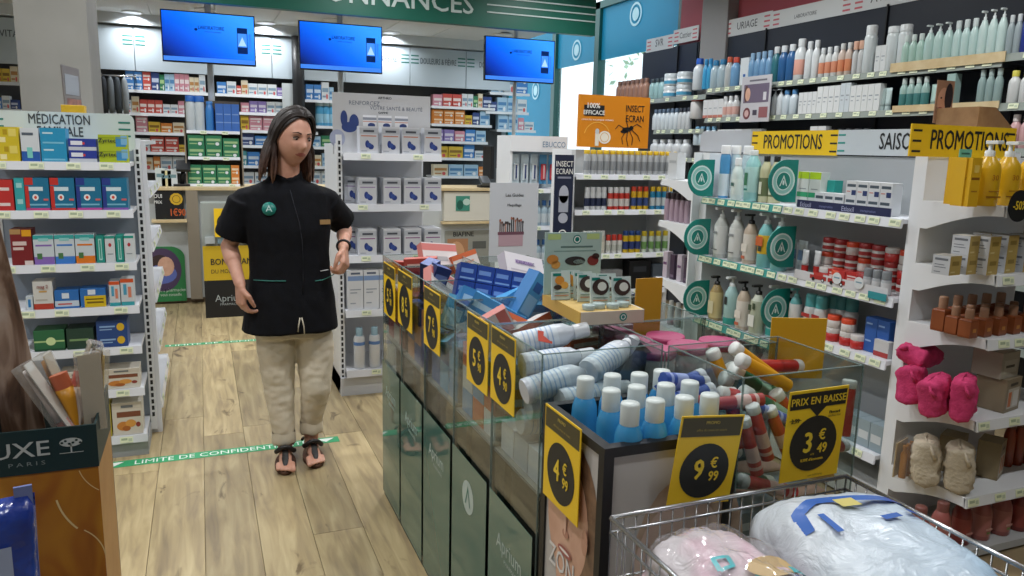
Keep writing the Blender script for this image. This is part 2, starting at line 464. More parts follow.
# ------------------------------------------------------------------ furniture
PL = MB().box(-0.028, 0.028, -0.0025, 0, -0.014, 0.014, M_PRICE).rect(-0.022, 0.004, -0.002, 0.008, -0.003, C('#a9b89a')).rect(0.008, 0.024, -0.008, 0.006, -0.003, C('#c3cfb4')).mesh('price_label')
def shelf(root, w, depth, z, x0=0.0, lip=0.036, n=0, m=None, arch=False, board=0.018, strip=None, yb=0.0, seed=0):
    m = m or M_SHELF
    b = MB().box(x0 + 0.004, x0 + w - 0.004, yb - depth + 0.004, yb, z - board, z, m)
    b.add([(x0, yb - depth, z + 0.002), (x0 + w, yb - depth, z + 0.002), (x0 + w, yb - depth - 0.008, z - lip), (x0, yb - depth - 0.008, z - lip),
           (x0, yb - depth + 0.006, z + 0.002), (x0 + w, yb - depth + 0.006, z + 0.002), (x0 + w, yb - depth + 0.002, z - lip), (x0, yb - depth + 0.002, z - lip)],
          [(0, 3, 2, 1), (4, 5, 6, 7), (0, 1, 5, 4), (3, 7, 6, 2), (0, 4, 7, 3), (1, 2, 6, 5)], strip or m)
    s = part('shelf', b, root)
    if arch:
        pts = [(0, 0), (0, -0.105)]
        for k in range(9):
            q = k / 8; pts.append((-0.03 - (depth - 0.05) * q, -0.105 + 0.072 * math.sin(q * math.pi / 2)))
        pts += [(-depth, -0.033), (-depth, 0.004)]
        for xx in (x0, x0 + w - 0.012):
            v = [(xx, yb + p, z + q - 0.001) for p, q in pts] + [(xx + 0.012, yb + p, z + q - 0.001) for p, q in pts]
            n_ = len(pts); f = [tuple(range(n_)), tuple(reversed(range(n_, 2 * n_)))]
            for k in range(n_): f.append((k, n_ + k, n_ + (k + 1) % n_, (k + 1) % n_))
            part('bracket', MB().add(v, f, m), s)
    rr = random.Random(seed + int(z * 1000))
    for k in range(n):
        link('price_label', PL, s, (x0 + w * (k + 0.5 + rr.uniform(-0.2, 0.2)) / n, yb - depth - 0.0055, z - 0.016), (R_(-10), 0, 0))
    return s
def perf_post(root, x, y, h, w=0.03, d=0.03):
    b = MB().box(x, x + w, y, y + d, 0.03, h, M_WHITE)
    p = part('upright', b, root)
    s = MB()
    z = 0.1
    while z < h - 0.05:
        s.box(x + w / 2 - 0.006, x + w / 2 + 0.006, y - 0.0012, y + 0.001, z, z + 0.022, M_DARK); z += 0.034
    part('slots', s, p)

# --- left unit: end shelves facing the camera and the run behind it
LX0, LX1, LYF, LYB = -0.86, -0.292, 3.88, 4.16
LZ = [1.39, 1.178, 0.938, 0.735, 0.542, 0.337, 0.106]
med = thing('end_shelf_unit', 'white medicine shelf unit under the family medication sign', 'shelf unit', (LX0, LYB, 0))
W = LX1 - LX0
part('back_panel', MB().box(0, W, 0.0, 0.02, 0.03, 1.5, C('#8f9aa8', 0.6)), med)
perf_post(med, W - 0.002, -0.006, 1.5); perf_post(med, -0.03, -0.006, 1.5)
part('plinth', MB().box(0, W, -0.27, 0.0, 0.0, 0.07, C('#9fa3a6', 0.5)), med)
for z in LZ: shelf(med, W, 0.28, z, 0, 0.034, 4 if z > 0.8 else 3, arch=False, seed=3)
b = MB()
pts = []
sw, sh, rr = 0.60, 0.17, 0.03
for cx, cz, a0 in ((sw - rr, 0 + rr, -90), (sw - rr, sh - rr, 0), (rr, sh - rr, 90), (rr, rr, 180)):
    for k in range(5): a = R_(a0 + 22.5 * k); pts.append((cx + rr * math.cos(a), cz + rr * math.sin(a)))
b.prism([(p[0] - 0.02, p[1] + 1.44) for p in pts], -0.07, -0.062, C('#cdd8d8', 0.4))
sg = part('sign_board', b, med)
t = MB()
DK = C('#3b4247', 0.5)
t.text('MÉDICATION', W / 2 - 0.01, 1.556, 0.062, -0.072, DK, 0.66, bold=0.014)
t.text('FAMILIALE', W / 2 - 0.01, 1.502, 0.062, -0.072, DK, 0.66, bold=0.014)
part('lettering', t, sg)
t = MB()
for sx in (0.0, W - 0.06):
    for k in range(3): t.rect(sx + 0.005, sx + 0.055, 1.505 + 0.031 * k, 1.513 + 0.031 * k, -0.072, C('#2f8077'))
part('stripe', t, sg)
run = thing('side_shelf_run', 'white shelf run behind the medicine end unit, facing the person', 'shelf unit', (LX1 - 0.092, 4.19, 0), R_(90))
part('back_panel', MB().box(0, 1.0, 0.10, 0.12, 0.0, 1.45, M_SHELF), run)
part('end_panel', MB().box(0, 0.03, -0.14, 0.12, 0.0, 1.47, M_SHELF), run)
for z in (1.25, 0.98, 0.72, 0.46, 0.16): shelf(run, 0.95, 0.24, z, 0.03, 0.04, 3, arch=True, yb=0.10)

# --- central white stand
SX0, SX1, SYF, SYB = 0.757, 1.335, 4.45, 4.86
SZ = [1.448, 1.155, 0.855, 0.53, 0.162]
st = thing('boxed_supplement_stand', 'white shelf stand with joint illustration header beside the person', 'shelf unit', (SX0, SYB, 0))
SW = SX1 - SX0
part('back_panel', MB().box(0.0, SW, 0.0, 0.02, 0.02, 1.55, M_SHELF), st)
perf_post(st, -0.028, -0.35, 1.55, 0.03, 0.03)
part('end_panel', MB().box(-0.028, -0.01, -0.32, 0.12, 0.0, 1.5, M_SHELF), st)
part('plinth', MB().box(-0.028, SW, -0.38, 0.0, 0.0, 0.11, C('#c9cdd2', 0.5)), st)
for z in SZ: shelf(st, SW, SYB - SYF, z, 0, 0.04, 2, arch=False, seed=9)
hb = MB().box(-0.035, SW - 0.03, -0.27, -0.262, 1.44, 1.79, C('#bfc0c2', 0.5))
hd = part('header_card', hb, st)
t = MB(); GR = C('#6d7683'); NV = C('#2b3f78')
t.text('RENFORCEZ', 0.15, 1.724, 0.034, -0.2712, GR, 0.95); t.text('VOTRE SANTÉ & BEAUTÉ', 0.34, 1.700, 0.030, -0.2712, GR, 0.95)
t.text('ARTHRO', 0.27, 1.762, 0.020, -0.2712, DK, bold=0.02); t.text('GAMME', 0.26, 1.678, 0.017, -0.2712, DK, bold=0.02)
part('lettering', t, hd)
t = MB()
for bx in (0.14, 0.23, 0.33):
    t.rect(bx, bx + 0.08, 1.56, 1.668, -0.2713, C('#dcdde0')); t.rect(bx, bx + 0.08, 1.640, 1.655, -0.2716, C('#8a8f9a')); t.rect(bx, bx + 0.08, 1.628, 1.634, -0.2716, C('#c79a8b')); t.disc(bx + 0.05, 1.610, 0.022, 0.014, -0.2717, NV)
t.disc(0.03, 1.645, 0.020, 0.045, -0.2714, NV); t.disc(0.088, 1.625, 0.028, 0.045, -0.27155, NV); t.disc(0.06, 1.595, 0.045, 0.03, -0.2718, NV); t.disc(-0.01, 1.53, 0.045, 0.05, -0.2714, C('#9aa0b6'))
t.rect(0.43, 0.49, 1.56, 1.565, -0.2713, GR); t.rect(0.45, 0.49, 1.57, 1.574, -0.2713, GR); t.disc(0.44, 1.545, 0.02, 0.008, -0.2714, NV)
part('printed_picture', t, hd)

# --- gondola with brand discs on the right: two bays facing the aisle, end caps at both ends
GX, GB, GY0, GY1, GYM = 2.60, 2.80, 2.26, 3.60, 2.95
gd = thing('double_shelf_gondola', 'long white double gondola with teal brand discs on its shelf edges', 'shelf unit', (GB + 0.03, GY1, 0), R_(-90))
GL = GY1 - GY0; LA = GY1 - GYM
part('back_panel', MB().box(0, GL, 0.0, 0.02, 0.0, 1.5, C('#a7acb0', 0.6)), gd)
part('upright', MB().box(-0.07, 0.0, -0.20, 0.30, 0.0, 1.5, M_WHITE), gd)
part('upright', MB().box(GL, GL + 0.075, -0.20, 0.30, 0.0, 1.53, M_WHITE), gd)
part('plinth', MB().box(0, GL, -0.2, 0.0, 0.0, 0.1, M_GREY), gd)
TS = C('#3f9a93', 0.45)
for z in (1.255, 0.93, 0.575): shelf(gd, LA, 0.23, z, 0.0, 0.036, 9, strip=TS, seed=1)
for z in (1.255, 0.93, 0.665): shelf(gd, GL - LA, 0.23, z, LA, 0.036, 8, seed=2)
shelf(gd, GL, 0.23, 0.25, 0.0, 0.036, 8)
# header: white rounded blank, promotions, season
def hdr(root, nm, x0, x1, z0, z1, y, m, word, tm, stripes, size, cx=None, blank=False):
    if blank:
        pts = [(x1, z0), (x1, z1)]
        for k in range(6): a = R_(90 + 18 * k); pts.append((x0 + 0.04 + 0.04 * math.cos(a), z1 - 0.04 + 0.04 * math.sin(a)))
        pts.append((x0, z0))
        o = part(nm, MB().prism(pts, y, y + 0.006, m), root)
    else:
        o = part(nm, MB().box(x0, x1, y, y + 0.006, z0, z1, m), root)
    if word:
        t = MB().text(word, (x0 + x1) / 2 if cx is None else cx, z0 + (z1 - z0) * 0.25, size * 1.08, y - 0.001, tm, 0.64, bold=0.014)
        part('lettering', t, o)
    if stripes:
        t = MB()
        for sx in stripes:
            for k in range(3):
                zc = z0 + (z1 - z0) * (0.16 + 0.32 * k)
                t.bbox(sx - 0.022, sx + 0.022, y - 0.0012, y - 0.0004, zc - 0.004, zc + 0.004, tm if word != 'SAISON' else C('#2f9a90'), 0.0003)
        part('stripe', t, o)
    return o
hy = 0.0
hdr(gd, 'header_board', 0.115, 0.735, 1.50, 1.62, -0.012, M_YELLOW, 'PROMOTIONS', M_DARK, (0.14, 0.71), 0.096)
hdr(gd, 'header_board', 0.735, 1.36, 1.505, 1.62, -0.012, C('#c9d2d8', 0.4), 'SAISON', M_DARK, (0.76, 1.33), 0.094, cx=1.09)
# teal brand discs standing out from the shelf edges
def roundel():
    b = MB(); pts = []
    for k in range(13): a = R_(90 + 15 * k); pts.append((0.098 * math.cos(a), 0.1 * math.sin(a)))
    pts += [(0.07, -0.1), (0.07, 0.1)]
    b.prism(pts, -0.003, 0.003, M_TEAL)
    t = MB(); WW = C('#cfe3e0')
    t.ring(-0.012, 0, 0.060, 0.068, -0.0036, WW); t.ring(-0.012, 0, 0.044, 0.060, -0.0036, C('#8fc3bd')); t.disc(-0.012, 0, 0.0395, 0.0395, -0.0036, M_TEAL)
    t.ring(-0.012, 0, 0.0395, 0.044, -0.0037, WW)
    t.add([(-0.036, -0.0042, -0.024), (-0.029, -0.0042, -0.024), (-0.012, -0.0042, 0.016), (0.005, -0.0042, -0.024), (0.012, -0.0042, -0.024), (-0.012, -0.0042, 0.028)], [(0, 1, 2, 5), (2, 3, 4, 5)], WW)
    t.disc(-0.012, -0.008, 0.006, 0.012, -0.0043, WW, 10)
    return b.mesh('disc_plate'), t.mesh('disc_emblem')
RP, RE = roundel()
def put_roundel(px, py, Y):
    p = AY(px, py, Y)
    X = p.x
    t = thing('brand_disc', 'LAB', 'shelf sign', (X, Y, p.z), 0, 'teal brand discs on the gondola')
    part('disc_plate', RP, t); part('disc_emblem', RE, t)
    return t
for k, (px, py, Y) in enumerate(((703, 178, 3.54), (699, 237, 3.54), (698, 298, 3.54), (785, 181, 2.92), (783, 247, 2.92), (777, 309, 2.92))):
    r = put_roundel(px, py, Y)
    r['label'] = 'teal disc sign at ' + ('the far end' if k < 3 else 'mid-length') + ' of the gondola, ' + ('top shelf', 'second shelf', 'third shelf')[k % 3]
# near end cap
EC = thing('end_cap_shelves', 'white end-cap shelves with yellow promotions header in the right foreground', 'shelf unit', (2.585, 2.165, 0))
part('back_panel', MB().box(0.0, 0.60, -0.0, 0.012, 0.0, 1.51, M_WHITE), EC)
CZ = [1.338, 1.095, 0.862, 0.555, 0.255]
for z in CZ: shelf(EC, 0.60, 0.335, z, 0.0, 0.036, 5, arch=True, m=M_WHITE, seed=4)
part('plinth', MB().box(0, 0.6, -0.33, 0, 0, 0.03, M_GREY), EC)
hdr(EC, 'header_board', -0.115, 0.455, 1.505, 1.625, -0.012, M_YELLOW, 'PROMOTIONS', M_DARK, (-0.083, 0.425), 0.096, cx=0.20)
# far end cap
FC = thing('far_end_cap_shelves', 'white end-cap shelves at the far end of the gondola with arched brackets', 'shelf unit', (3.18, 3.675, 0), R_(180))
part('back_panel', MB().box(0, 0.6, 0, 0.012, 0, 1.5, M_WHITE), FC)
blank = hdr(FC, 'header_board', -0.36, 0.11, 1.505, 1.625, -0.012, C('#b9bdc2', 0.4), None, None, None, 0, blank=True)
blank.matrix_local = (Matrix.Translation((3.18, 3.675, 0)) @ Matrix.Rotation(R_(180), 4, 'Z')).inverted() @ Matrix.Translation((GB + 0.03, GY1, 0)) @ Matrix.Rotation(R_(-90), 4, 'Z')
for z in (1.335, 1.085, 0.735, 0.45): shelf(FC, 0.6, 0.32, z, 0.0, 0.03, 3, arch=True, m=M_WHITE)

# --- insect repellent stand
ix0, ix1 = 2.36, 3.12
ins = thing('repellent_stand', 'white shelf stand of sprays under the orange mosquito header', 'shelf unit', (ix0, 5.0, 0))
IW = ix1 - ix0
part('back_panel', MB().box(0, IW, 0, 0.02, 0, 1.5, C('#aeb3b4')), ins)
for xx in (-0.03, IW): part('upright', MB().box(xx, xx + 0.03, -0.28, 0.03, 0, 1.5, M_WHITE), ins)
IZ = [1.333, 1.09, 0.782, 0.52]
for z in IZ: shelf(ins, IW, 0.30, z, 0, 0.034, 5, seed=6)
ob = MB().box(0.05, 0.62, -0.10, -0.08, 1.53, 1.89, C('#d8850f', 0.45))
oh = part('header_card', ob, ins, (0.052, 0, -0.012))
t = MB()
t.rect(0.09, 0.25, 1.745, 1.82, -0.1012, M_BLACK)
t.rect(0.43, 0.58, 1.71, 1.845, -0.1012, C('#e08a12')); 
part('black_patch', t, oh)
t = MB(); WT = C('#f2f2ee')
t.text('100%', 0.165, 1.80, 0.05, -0.102, WT, 1.0, bold=0.02); t.text('EFFICACE', 0.17, 1.755, 0.042, -0.102, WT, 0.95, bold=0.02)
t.text('INSECT', 0.50, 1.785, 0.065, -0.102, M_BLACK, 0.72, bold=0.02); t.text('ECRAN', 0.50, 1.715, 0.065, -0.102, M_BLACK, 0.72, bold=0.02)
t.text('contre les moustiques vecteurs', 0.2, 1.715, 0.02, -0.102, WT)
part('lettering', t, oh)
t = MB()
t.ring(0.20, 1.60, 0.10, 0.106, -0.1012, C('#f0b54a'), 24, None, 0.4, 2.9)
t.rect(0.185, 0.215, 1.54, 1.63, -0.1014, C('#e8e2d4')); t.disc(0.20, 1.64, 0.016, 0.02, -0.1015, C('#c9cdd0'))
t.disc(0.26, 1.60, 0.05, 0.045, -0.1015, C('#eee8da')); t.ring(0.26, 1.60, 0.030, 0.034, -0.1018, C('#d79b38'))
part('printed_picture', t, oh)
t = MB()                                                    # the mosquito
t.disc(0.44, 1.66, 0.04, 0.016, -0.1016, M_BLACK); t.disc(0.475, 1.672, 0.018, 0.015, -0.1016, M_BLACK); t.disc(0.415, 1.645, 0.028, 0.012, -0.1016, M_BLACK)
def leg2(pts, w=0.003):
    for (a, c), (d, e) in zip(pts, pts[1:]):
        dx, dz = d - a, e - c; L = math.hypot(dx, dz) or 1; nx, nz = -dz / L * w, dx / L * w
        t.add([(a - nx, -0.1017, c - nz), (d - nx, -0.1017, e - nz), (d + nx, -0.1017, e + nz), (a + nx, -0.1017, c + nz)], [(0, 1, 2, 3)], M_BLACK)
for pts in ([(0.43, 1.65), (0.40, 1.60), (0.41, 1.555)], [(0.445, 1.65), (0.44, 1.59), (0.455, 1.54)], [(0.46, 1.655), (0.49, 1.60), (0.485, 1.55)], [(0.47, 1.665), (0.53, 1.62), (0.55, 1.58)],
            [(0.43, 1.66), (0.37, 1.69), (0.345, 1.66)], [(0.45, 1.67), (0.43, 1.72)], [(0.47, 1.67), (0.52, 1.70), (0.56, 1.68)]): leg2(pts)
part('printed_mosquito', t, oh)
# dark vertical flag beside it
p = thing('vertical_flag_sign', 'narrow navy vertical sign with white lettering beside the spray stand', 'sign', (2.262, 4.68, 0))
part('board', MB().box(-0.068, 0.068, 0, 0.012, 0.0, 1.462, C('#1c2440', 0.4)), p)
t = MB()
t.text('INSECT', 0, 1.385, 0.052, -0.001, WT, 0.75, bold=0.015); t.text('ECRAN', 0, 1.335, 0.052, -0.001, WT, 0.75, bold=0.015)
t.rect(-0.05, 0.05, 1.305, 1.318, -0.001, C('#8f93a8'))
part('lettering', t, p)
t = MB()
t.disc(0, 1.20, 0.036, 0.06, -0.001, C('#b8bccb')); t.rect(-0.036, 0.036, 1.08, 1.19, -0.001, C('#aeb3c2')); t.disc(0, 1.04, 0.036, 0.035, -0.001, C('#b8bccb'))
t.ring(0, 0.93, 0.024, 0.032, -0.001, WT); t.disc(0, 0.93, 0.012, 0.012, -0.001, WT); t.bbox(-0.03, 0.03, -0.0014, -0.0004, 0.84, 0.87, WT, 0.0003)
part('printed_picture', t, p)

# --- makeup poster on a floor stand
p = thing('poster_stand', 'white framed poster of a brush pot standing behind the clear bins', 'poster', (1.588, 3.9, 0))
part('base', MB().lathe([(0.14, 0), (0.14, 0.012), (0.02, 0.02)], M_STEEL, 24), p)
part('pole', MB().tube([(0, 0.02, 0.01), (0, 0.02, 0.9)], 0.012, M_STEEL), p)
o = part('poster_sheet', MB().box(-0.142, 0.142, 0, 0.008, 0.88, 1.312, C('#c9ced6', 0.35)), p)
t = MB()
t.text('Les Guides', 0, 1.238, 0.024, -0.001, DK, bold=0.01); t.text('Maquillage', 0, 1.185, 0.020, -0.001, DK, bold=0.01)
part('lettering', t, o)
t = MB()
t.bbox(-0.09, 0.055, -0.0016, -0.0004, 0.965, 1.03, C('#b79aa6'), 0.0005); t.rect(-0.095, 0.06, 1.028, 1.045, -0.0018, C('#6f4a5a'))
for k in range(13):
    xx = -0.085 + 0.0112 * k; hh = 0.03 + 0.05 * random.random()
    t.rect(xx, xx + 0.006, 1.045, 1.045 + hh, -0.0014, random.choice((M_BLACK, C('#5b3a2c'), C('#8c5b45'), C('#3b3034'), C('#b06a4a'))))
    t.disc(xx + 0.003, 1.045 + hh, 0.006, 0.009, -0.0015, random.choice((C('#3b3034'), C('#6d4636'), C('#a86e5e'))), 8)
part('printed_picture', t, o)

# --- acrylic bins (two rows), black promotional bin, wire basket
BX0, BX1, BX2, BTOP = 0.68, 1.0, 1.34, 1.05
BY = [3.11, 2.787, 2.458, 2.127, 1.80, 1.49]
def panel_graphics(root, Y0, Y1, X, what):
    g = MB().box(X - 0.0035, X - 0.0025, Y0 + 0.012, Y1 - 0.012, 0.022, 0.61, C('#4b6f66', 0.05))
    o = part('printed_panel', g, root)
    xf = Matrix.Translation((X - 0.004, (Y0 + Y1) / 2, 0)) @ Matrix.Rotation(R_(-90), 4, 'Z')
    t = MB(); W2 = C('#aebfba')
    if what == 'logo':
        t.disc(0, 0.50, 0.05, 0.05, 0, W2, 24, xf)
        t.add([(-0.024, -0.0006, 0.475), (-0.016, -0.0006, 0.475), (0, -0.0006, 0.518), (0.016, -0.0006, 0.475), (0.024, -0.0006, 0.475), (0, -0.0006, 0.535)], [(0, 1, 2, 5), (2, 3, 4, 5)], C('#2f6f66'), False, xf)
    else:
        t.text('Aprium', 0, 0.475, 0.062, 0, W2, 0.9, 'C', xf); t.text('PHARMACIE', 0.02, 0.45, 0.018, 0, W2, 1.0, 'C', xf)
    part('lettering', t, o)
def clear_bin(x0, x1, y0, y1, top, label, floor_z=0.70, graphic=None, front_low=None):
    t = thing('clear_bin', label, 'display bin', ((x0 + x1) / 2, (y0 + y1) / 2, 0), 0, 'clear acrylic bins in the middle aisle')
    cx, cy = (x0 + x1) / 2, (y0 + y1) / 2
    e = 0.004; a, b_, c, d = x0 + 0.004 - cx, x1 - 0.004 - cx, y0 + 0.004 - cy, y1 - 0.004 - cy
    for q in ((a, a + e, c, d), (b_ - e, b_, c, d), (a + e, b_ - e, c, c + e), (a + e, b_ - e, d - e, d)):
        w = MB().box(q[0], q[1], q[2], q[3], 0.02, top, M_ACRYL)
        w.box(q[0] - 0.0003, q[1] + 0.0003, q[2] - 0.0003, q[3] + 0.0003, top, top + 0.0018, M_EDGE)
        part('side_panel', w, t)
    for xx in (a - 0.001, b_ - 0.002):
        for yy in (c - 0.001, d - 0.002): part('edge', MB().box(xx, xx + 0.003, yy, yy + 0.003, 0.02, top, M_EDGE), t)
    part('tray', MB().box(a + e, b_ - e, c + e, d - e, floor_z - 0.008, floor_z, C('#8c8f8c', 0.5)), t)
    part('base', MB().box(a, b_, c, d, 0.0, 0.02, C('#2d3b3a', 0.5)), t)
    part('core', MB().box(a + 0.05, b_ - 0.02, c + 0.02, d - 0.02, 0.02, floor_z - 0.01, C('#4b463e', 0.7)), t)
    if graphic: 
        panel_graphics(t, y0 - cy, y1 - cy, x0 - cx, graphic)
    return t
ords = ('farthest', 'second farthest', 'middle', 'second nearest', 'nearest')
for k in range(5):
    clear_bin(BX0, BX1, BY[k + 1], BY[k], BTOP, ords[k] + ' clear acrylic bin of the left row with yellow price tag', 0.72, ('Aprium', 'Aprium', 'Aprium', 'logo', 'Aprium')[k])
for k in range(5):
    clear_bin(BX1, BX2, BY[k + 1], BY[k], BTOP - 0.02, ords[k] + ' clear acrylic bin of the right row', 0.72)
clear_bin(BX1, BX2 - 0.01, 1.205, 1.485, 1.05, 'clear acrylic bin of striped tubes behind the price drop tag', 0.62)

def tag_card(name, label, w, h, draw, loc, rot, cat='price tag', group=None):
    t = thing(name, label, cat, loc, 0, group, rot)
    o = part('card', MB().box(-w / 2, w / 2, -0.001, 0.001, -h / 2, h / 2, M_YELLOW), t)
    m1, m2 = MB(), MB()
    draw(m1, m2, w, h)
    part('black_print', m1, t); part('lettering', m2, t)
    return t
YT = C('#f2d23a', 0.5); BK = C('#1b1c1c', 0.5)
def price_draw(big, small, prix=False):
    def d(m1, m2, w, h):
        y = -0.0016
        if prix:
            m1.rect(-w / 2 + 0.004, w / 2 - 0.004, h * 0.30, h * 0.47, y, BK)
            m1.add([(-w * 0.14, y, h * 0.30), (0, y, h * 0.20), (w * 0.14, y, h * 0.30)], [(0, 1, 2)], BK)
            m2.text('PRIX EN BAISSE', 0, h * 0.345, h * 0.115, y - 0.0006, YT, 0.92, bold=0.01)
            m1.text('3,99', -w * 0.36, h * 0.155, h * 0.07, y, BK, 0.9, bold=0.01); m1.rect(-w * 0.46, -w * 0.26, h * 0.178, h * 0.185, y - 0.0003, BK)
            m1.text('Fluocaril', w * 0.30, h * 0.215, h * 0.042, y, BK, 1.0, bold=0.015); m1.text('dentifrice 75ml', w * 0.30, h * 0.175, h * 0.03, y, BK, 0.95)
            m1.text('soit 4,65€ le kg', w * 0.1, -h * 0.475, h * 0.03, y, BK)
            cz, r = -h * 0.10, w * 0.40
            m2.text('soit', 0, cz - r * 0.42, h * 0.035, y - 0.0008, YT); m2.text("0,50€ d'économie", 0, cz - r * 0.62, h * 0.045, y - 0.0008, YT, 0.9, bold=0.01)
        else:
            m1.rect(-w / 2 + 0.004, w / 2 - 0.004, h * 0.27, h * 0.48, y, C('#4a4326', 0.5))
            m2.text('PROMO', 0, h * 0.41, h * 0.05, y - 0.0006, C('#c9b45a'), 1.0, bold=0.01); m2.text('offre du mois en cours', 0, h * 0.33, h * 0.042, y - 0.0006, C('#b09a4a'), 1.0)
            cz, r = -h * 0.12, w * 0.39
        m1.disc(0, cz, r, r, y, BK, 32)
        m2.text(big, -w * 0.10, cz - r * 0.28, r * 1.02, y - 0.0008, YT, 0.82, bold=0.035)
        m2.text('€', w * 0.13, cz + r * 0.12, r * 0.52, y - 0.0008, YT, 0.9, bold=0.03)
        m2.text(small, w * 0.155, cz - r * 0.36, r * 0.50, y - 0.0008, YT, 0.85, bold=0.03)
    return d
def side_tag(px0, px1, py0, py1, big, small, label):
    y0 = AX(px0, (py0 + py1) / 2, 0.674).y; y1 = AX(px1, (py0 + py1) / 2, 0.674).y
    pz0 = AX((px0 + px1) / 2, py1, 0.674).z; pz1 = AX((px0 + px1) / 2, py0, 0.674).z
    return tag_card('price_tag', label, abs(y0 - y1), pz1 - pz0, price_draw(big, small), (0.6745, (y0 + y1) / 2, (pz0 + pz1) / 2), (0, R_(0), R_(-90)), group='yellow price tags')
side_tag(384, 395, 265, 317, '5', '90', 'yellow price tag on the farthest clear bin of the left row')
side_tag(398, 412, 273, 328, '8', '90', 'yellow price tag on the second farthest clear bin of the left row')
side_tag(424, 440, 290, 350, '7', '90', 'yellow price tag on the middle clear bin of the left row')
side_tag(467, 488, 317, 388, '5', '90', 'yellow price tag reading five euros on the second nearest left bin')
side_tag(491, 515, 332, 408, '4', '90', 'yellow price tag reading four euros on the nearest left bin')
side_tag(544, 580, 415, 512, '4', '99', 'yellow price tag on the left side of the black bin')
a = AY(672, 413, 1.178); c = AY(722, 501, 1.178)
tag_card('price_tag', 'yellow price tag reading nine ninety-nine in front of the blue bottles', 0.148, 0.186, price_draw('9', '99'), ((AY(706, 456, 1.178)).x - 0.006, 1.170, AY(706, 458, 1.178).z), (R_(3), R_(5), 0), group='yellow price tags')
tag_card('price_tag', 'yellow price drop tag reading three forty-nine on the tube bin', 0.158, 0.205, price_draw('3', '49', True), (AY(812, 432, 1.196).x, 1.190, AY(812, 433, 1.196).z), (R_(3), R_(-0.5), 0), group='yellow price tags')

# black-framed bin with portraits
def skin_print(c1, c2, name):
    return noisy(name, c1, c2, 14, 0.4)
SKP = skin_print('#c89a82', '#d8ad95', 'printed_skin'); HRP = noisy('printed_hair', '#5d4334', '#8a6a52', 30, 0.4)
kx0, kx1, ky0, ky1, kz = 0.684, 0.992, 1.198, 1.478, 0.945
kb = thing('black_portrait_bin', 'black framed bin with printed portraits holding blue spray bottles', 'display bin', ((kx0 + kx1) / 2, (ky0 + ky1) / 2, 0))
w2, d2 = (kx1 - kx0) / 2, (ky1 - ky0) / 2
b = MB()
e = 0.022
for sx in (-1, 1):
    for sy in (-1, 1):
        xa, ya = sx * w2, sy * d2
        b.box(min(xa, xa - sx * e), max(xa, xa - sx * e), min(ya, ya - sy * e), max(ya, ya - sy * e), 0, kz, M_BLACK)
for zz in (0, kz - 0.02):
    for sy in (-1, 1): b.box(-w2 + e, w2 - e, min(sy * d2, sy * (d2 - e)), max(sy * d2, sy * (d2 - e)), zz, zz + 0.02, M_BLACK)
    for sx in (-1, 1): b.box(min(sx * w2, sx * (w2 - e)), max(sx * w2, sx * (w2 - e)), -d2 + e, d2 - e, zz, zz + 0.02, M_BLACK)
part('frame', b, kb)
GP = C('#b9b6b3', 0.4)
fp = part('front_print', MB().box(-w2 + e, w2 - e, -d2 + 0.005, -d2 + 0.009, 0.02, kz - 0.02, GP), kb)
lp = part('side_print', MB().box(-w2 + 0.005, -w2 + 0.009, -d2 + e, d2 - e, 0.02, kz - 0.02, GP), kb)
part('back_panel', MB().box(-w2 + e, w2 - e, d2 - 0.009, d2 - 0.005, 0.02, kz - 0.02, C('#3a3f44')), kb)
part('right_panel', MB().box(w2 - 0.009, w2 - 0.005, -d2 + e, d2 - e, 0.02, kz - 0.02, C('#3a3f44')), kb)
part('tray', MB().box(-w2 + 0.02, w2 - 0.02, -d2 + 0.02, d2 - 0.02, 0.775, 0.785, C('#2c3034')), kb)
FHP = noisy('printed_blond_hair', '#9c8672', '#bfa892', 26, 0.4); FSK = noisy('printed_pale_skin', '#cbb4a6', '#d3beb2', 10, 0.4)
def face(mb, cx, cz, s, y, xf, flip=1, HRP=HRP, SKP=SKP):
    cnt = [0]
    def D(a, b_, c, d, m, k, n=20):
        cnt[0] += 1; mb.disc(cx + flip * a * s, cz + b_ * s, c * s, d * s, y - cnt[0] * 0.0003, m, n, xf)
    D(0.10, 0.10, 0.62, 0.86, HRP, 0); D(0.25, -0.5, 0.5, 0.8, HRP, 0); D(0, 0, 0.5, 0.72, SKP, 1, 28); D(0.02, -0.6, 0.26, 0.5, SKP, 1)
    for ex in (-0.2, 0.18):
        D(ex, 0.10, 0.10, 0.045, C('#e9e4df'), 2, 14); D(ex, 0.10, 0.045, 0.045, C('#4b3a30'), 3, 12); D(ex, 0.15, 0.11, 0.02, C('#3b2a22'), 3, 12); D(ex, 0.25, 0.13, 0.022, C('#5a4030'), 2, 12)
    D(0, -0.18, 0.075, 0.05, C('#b98470'), 2, 12); D(-0.01, -0.02, 0.03, 0.18, C('#d9b09a'), 2, 12)
    D(0, -0.40, 0.17, 0.055, C('#a85f58'), 2, 16); D(0, -0.395, 0.13, 0.018, C('#efe8e4'), 3, 14)
    D(0.47, -0.05, 0.07, 0.15, C('#bf8f78'), 1, 12)
t = MB(); face(t, 0.035, 0.66, 0.22, -d2 + 0.0045, None, 1, FHP, FSK); part('printed_portrait', t, fp)
t = MB(); face(t, -0.012, 0.73, 0.19, 0, Matrix.Translation((-w2 + 0.0045, 0, 0)) @ Matrix.Rotation(R_(-90), 4, 'Z')); part('printed_portrait', t, lp)
t = MB().text('ZON', -0.09, 0.595, 0.07, -0.002, C('#e2e0de'), 0.8, 'L', Matrix.Translation((-w2 + 0.0045, 0, 0)) @ Matrix.Rotation(R_(-90), 4, 'Z'), 0.01)
part('lettering', t, lp)

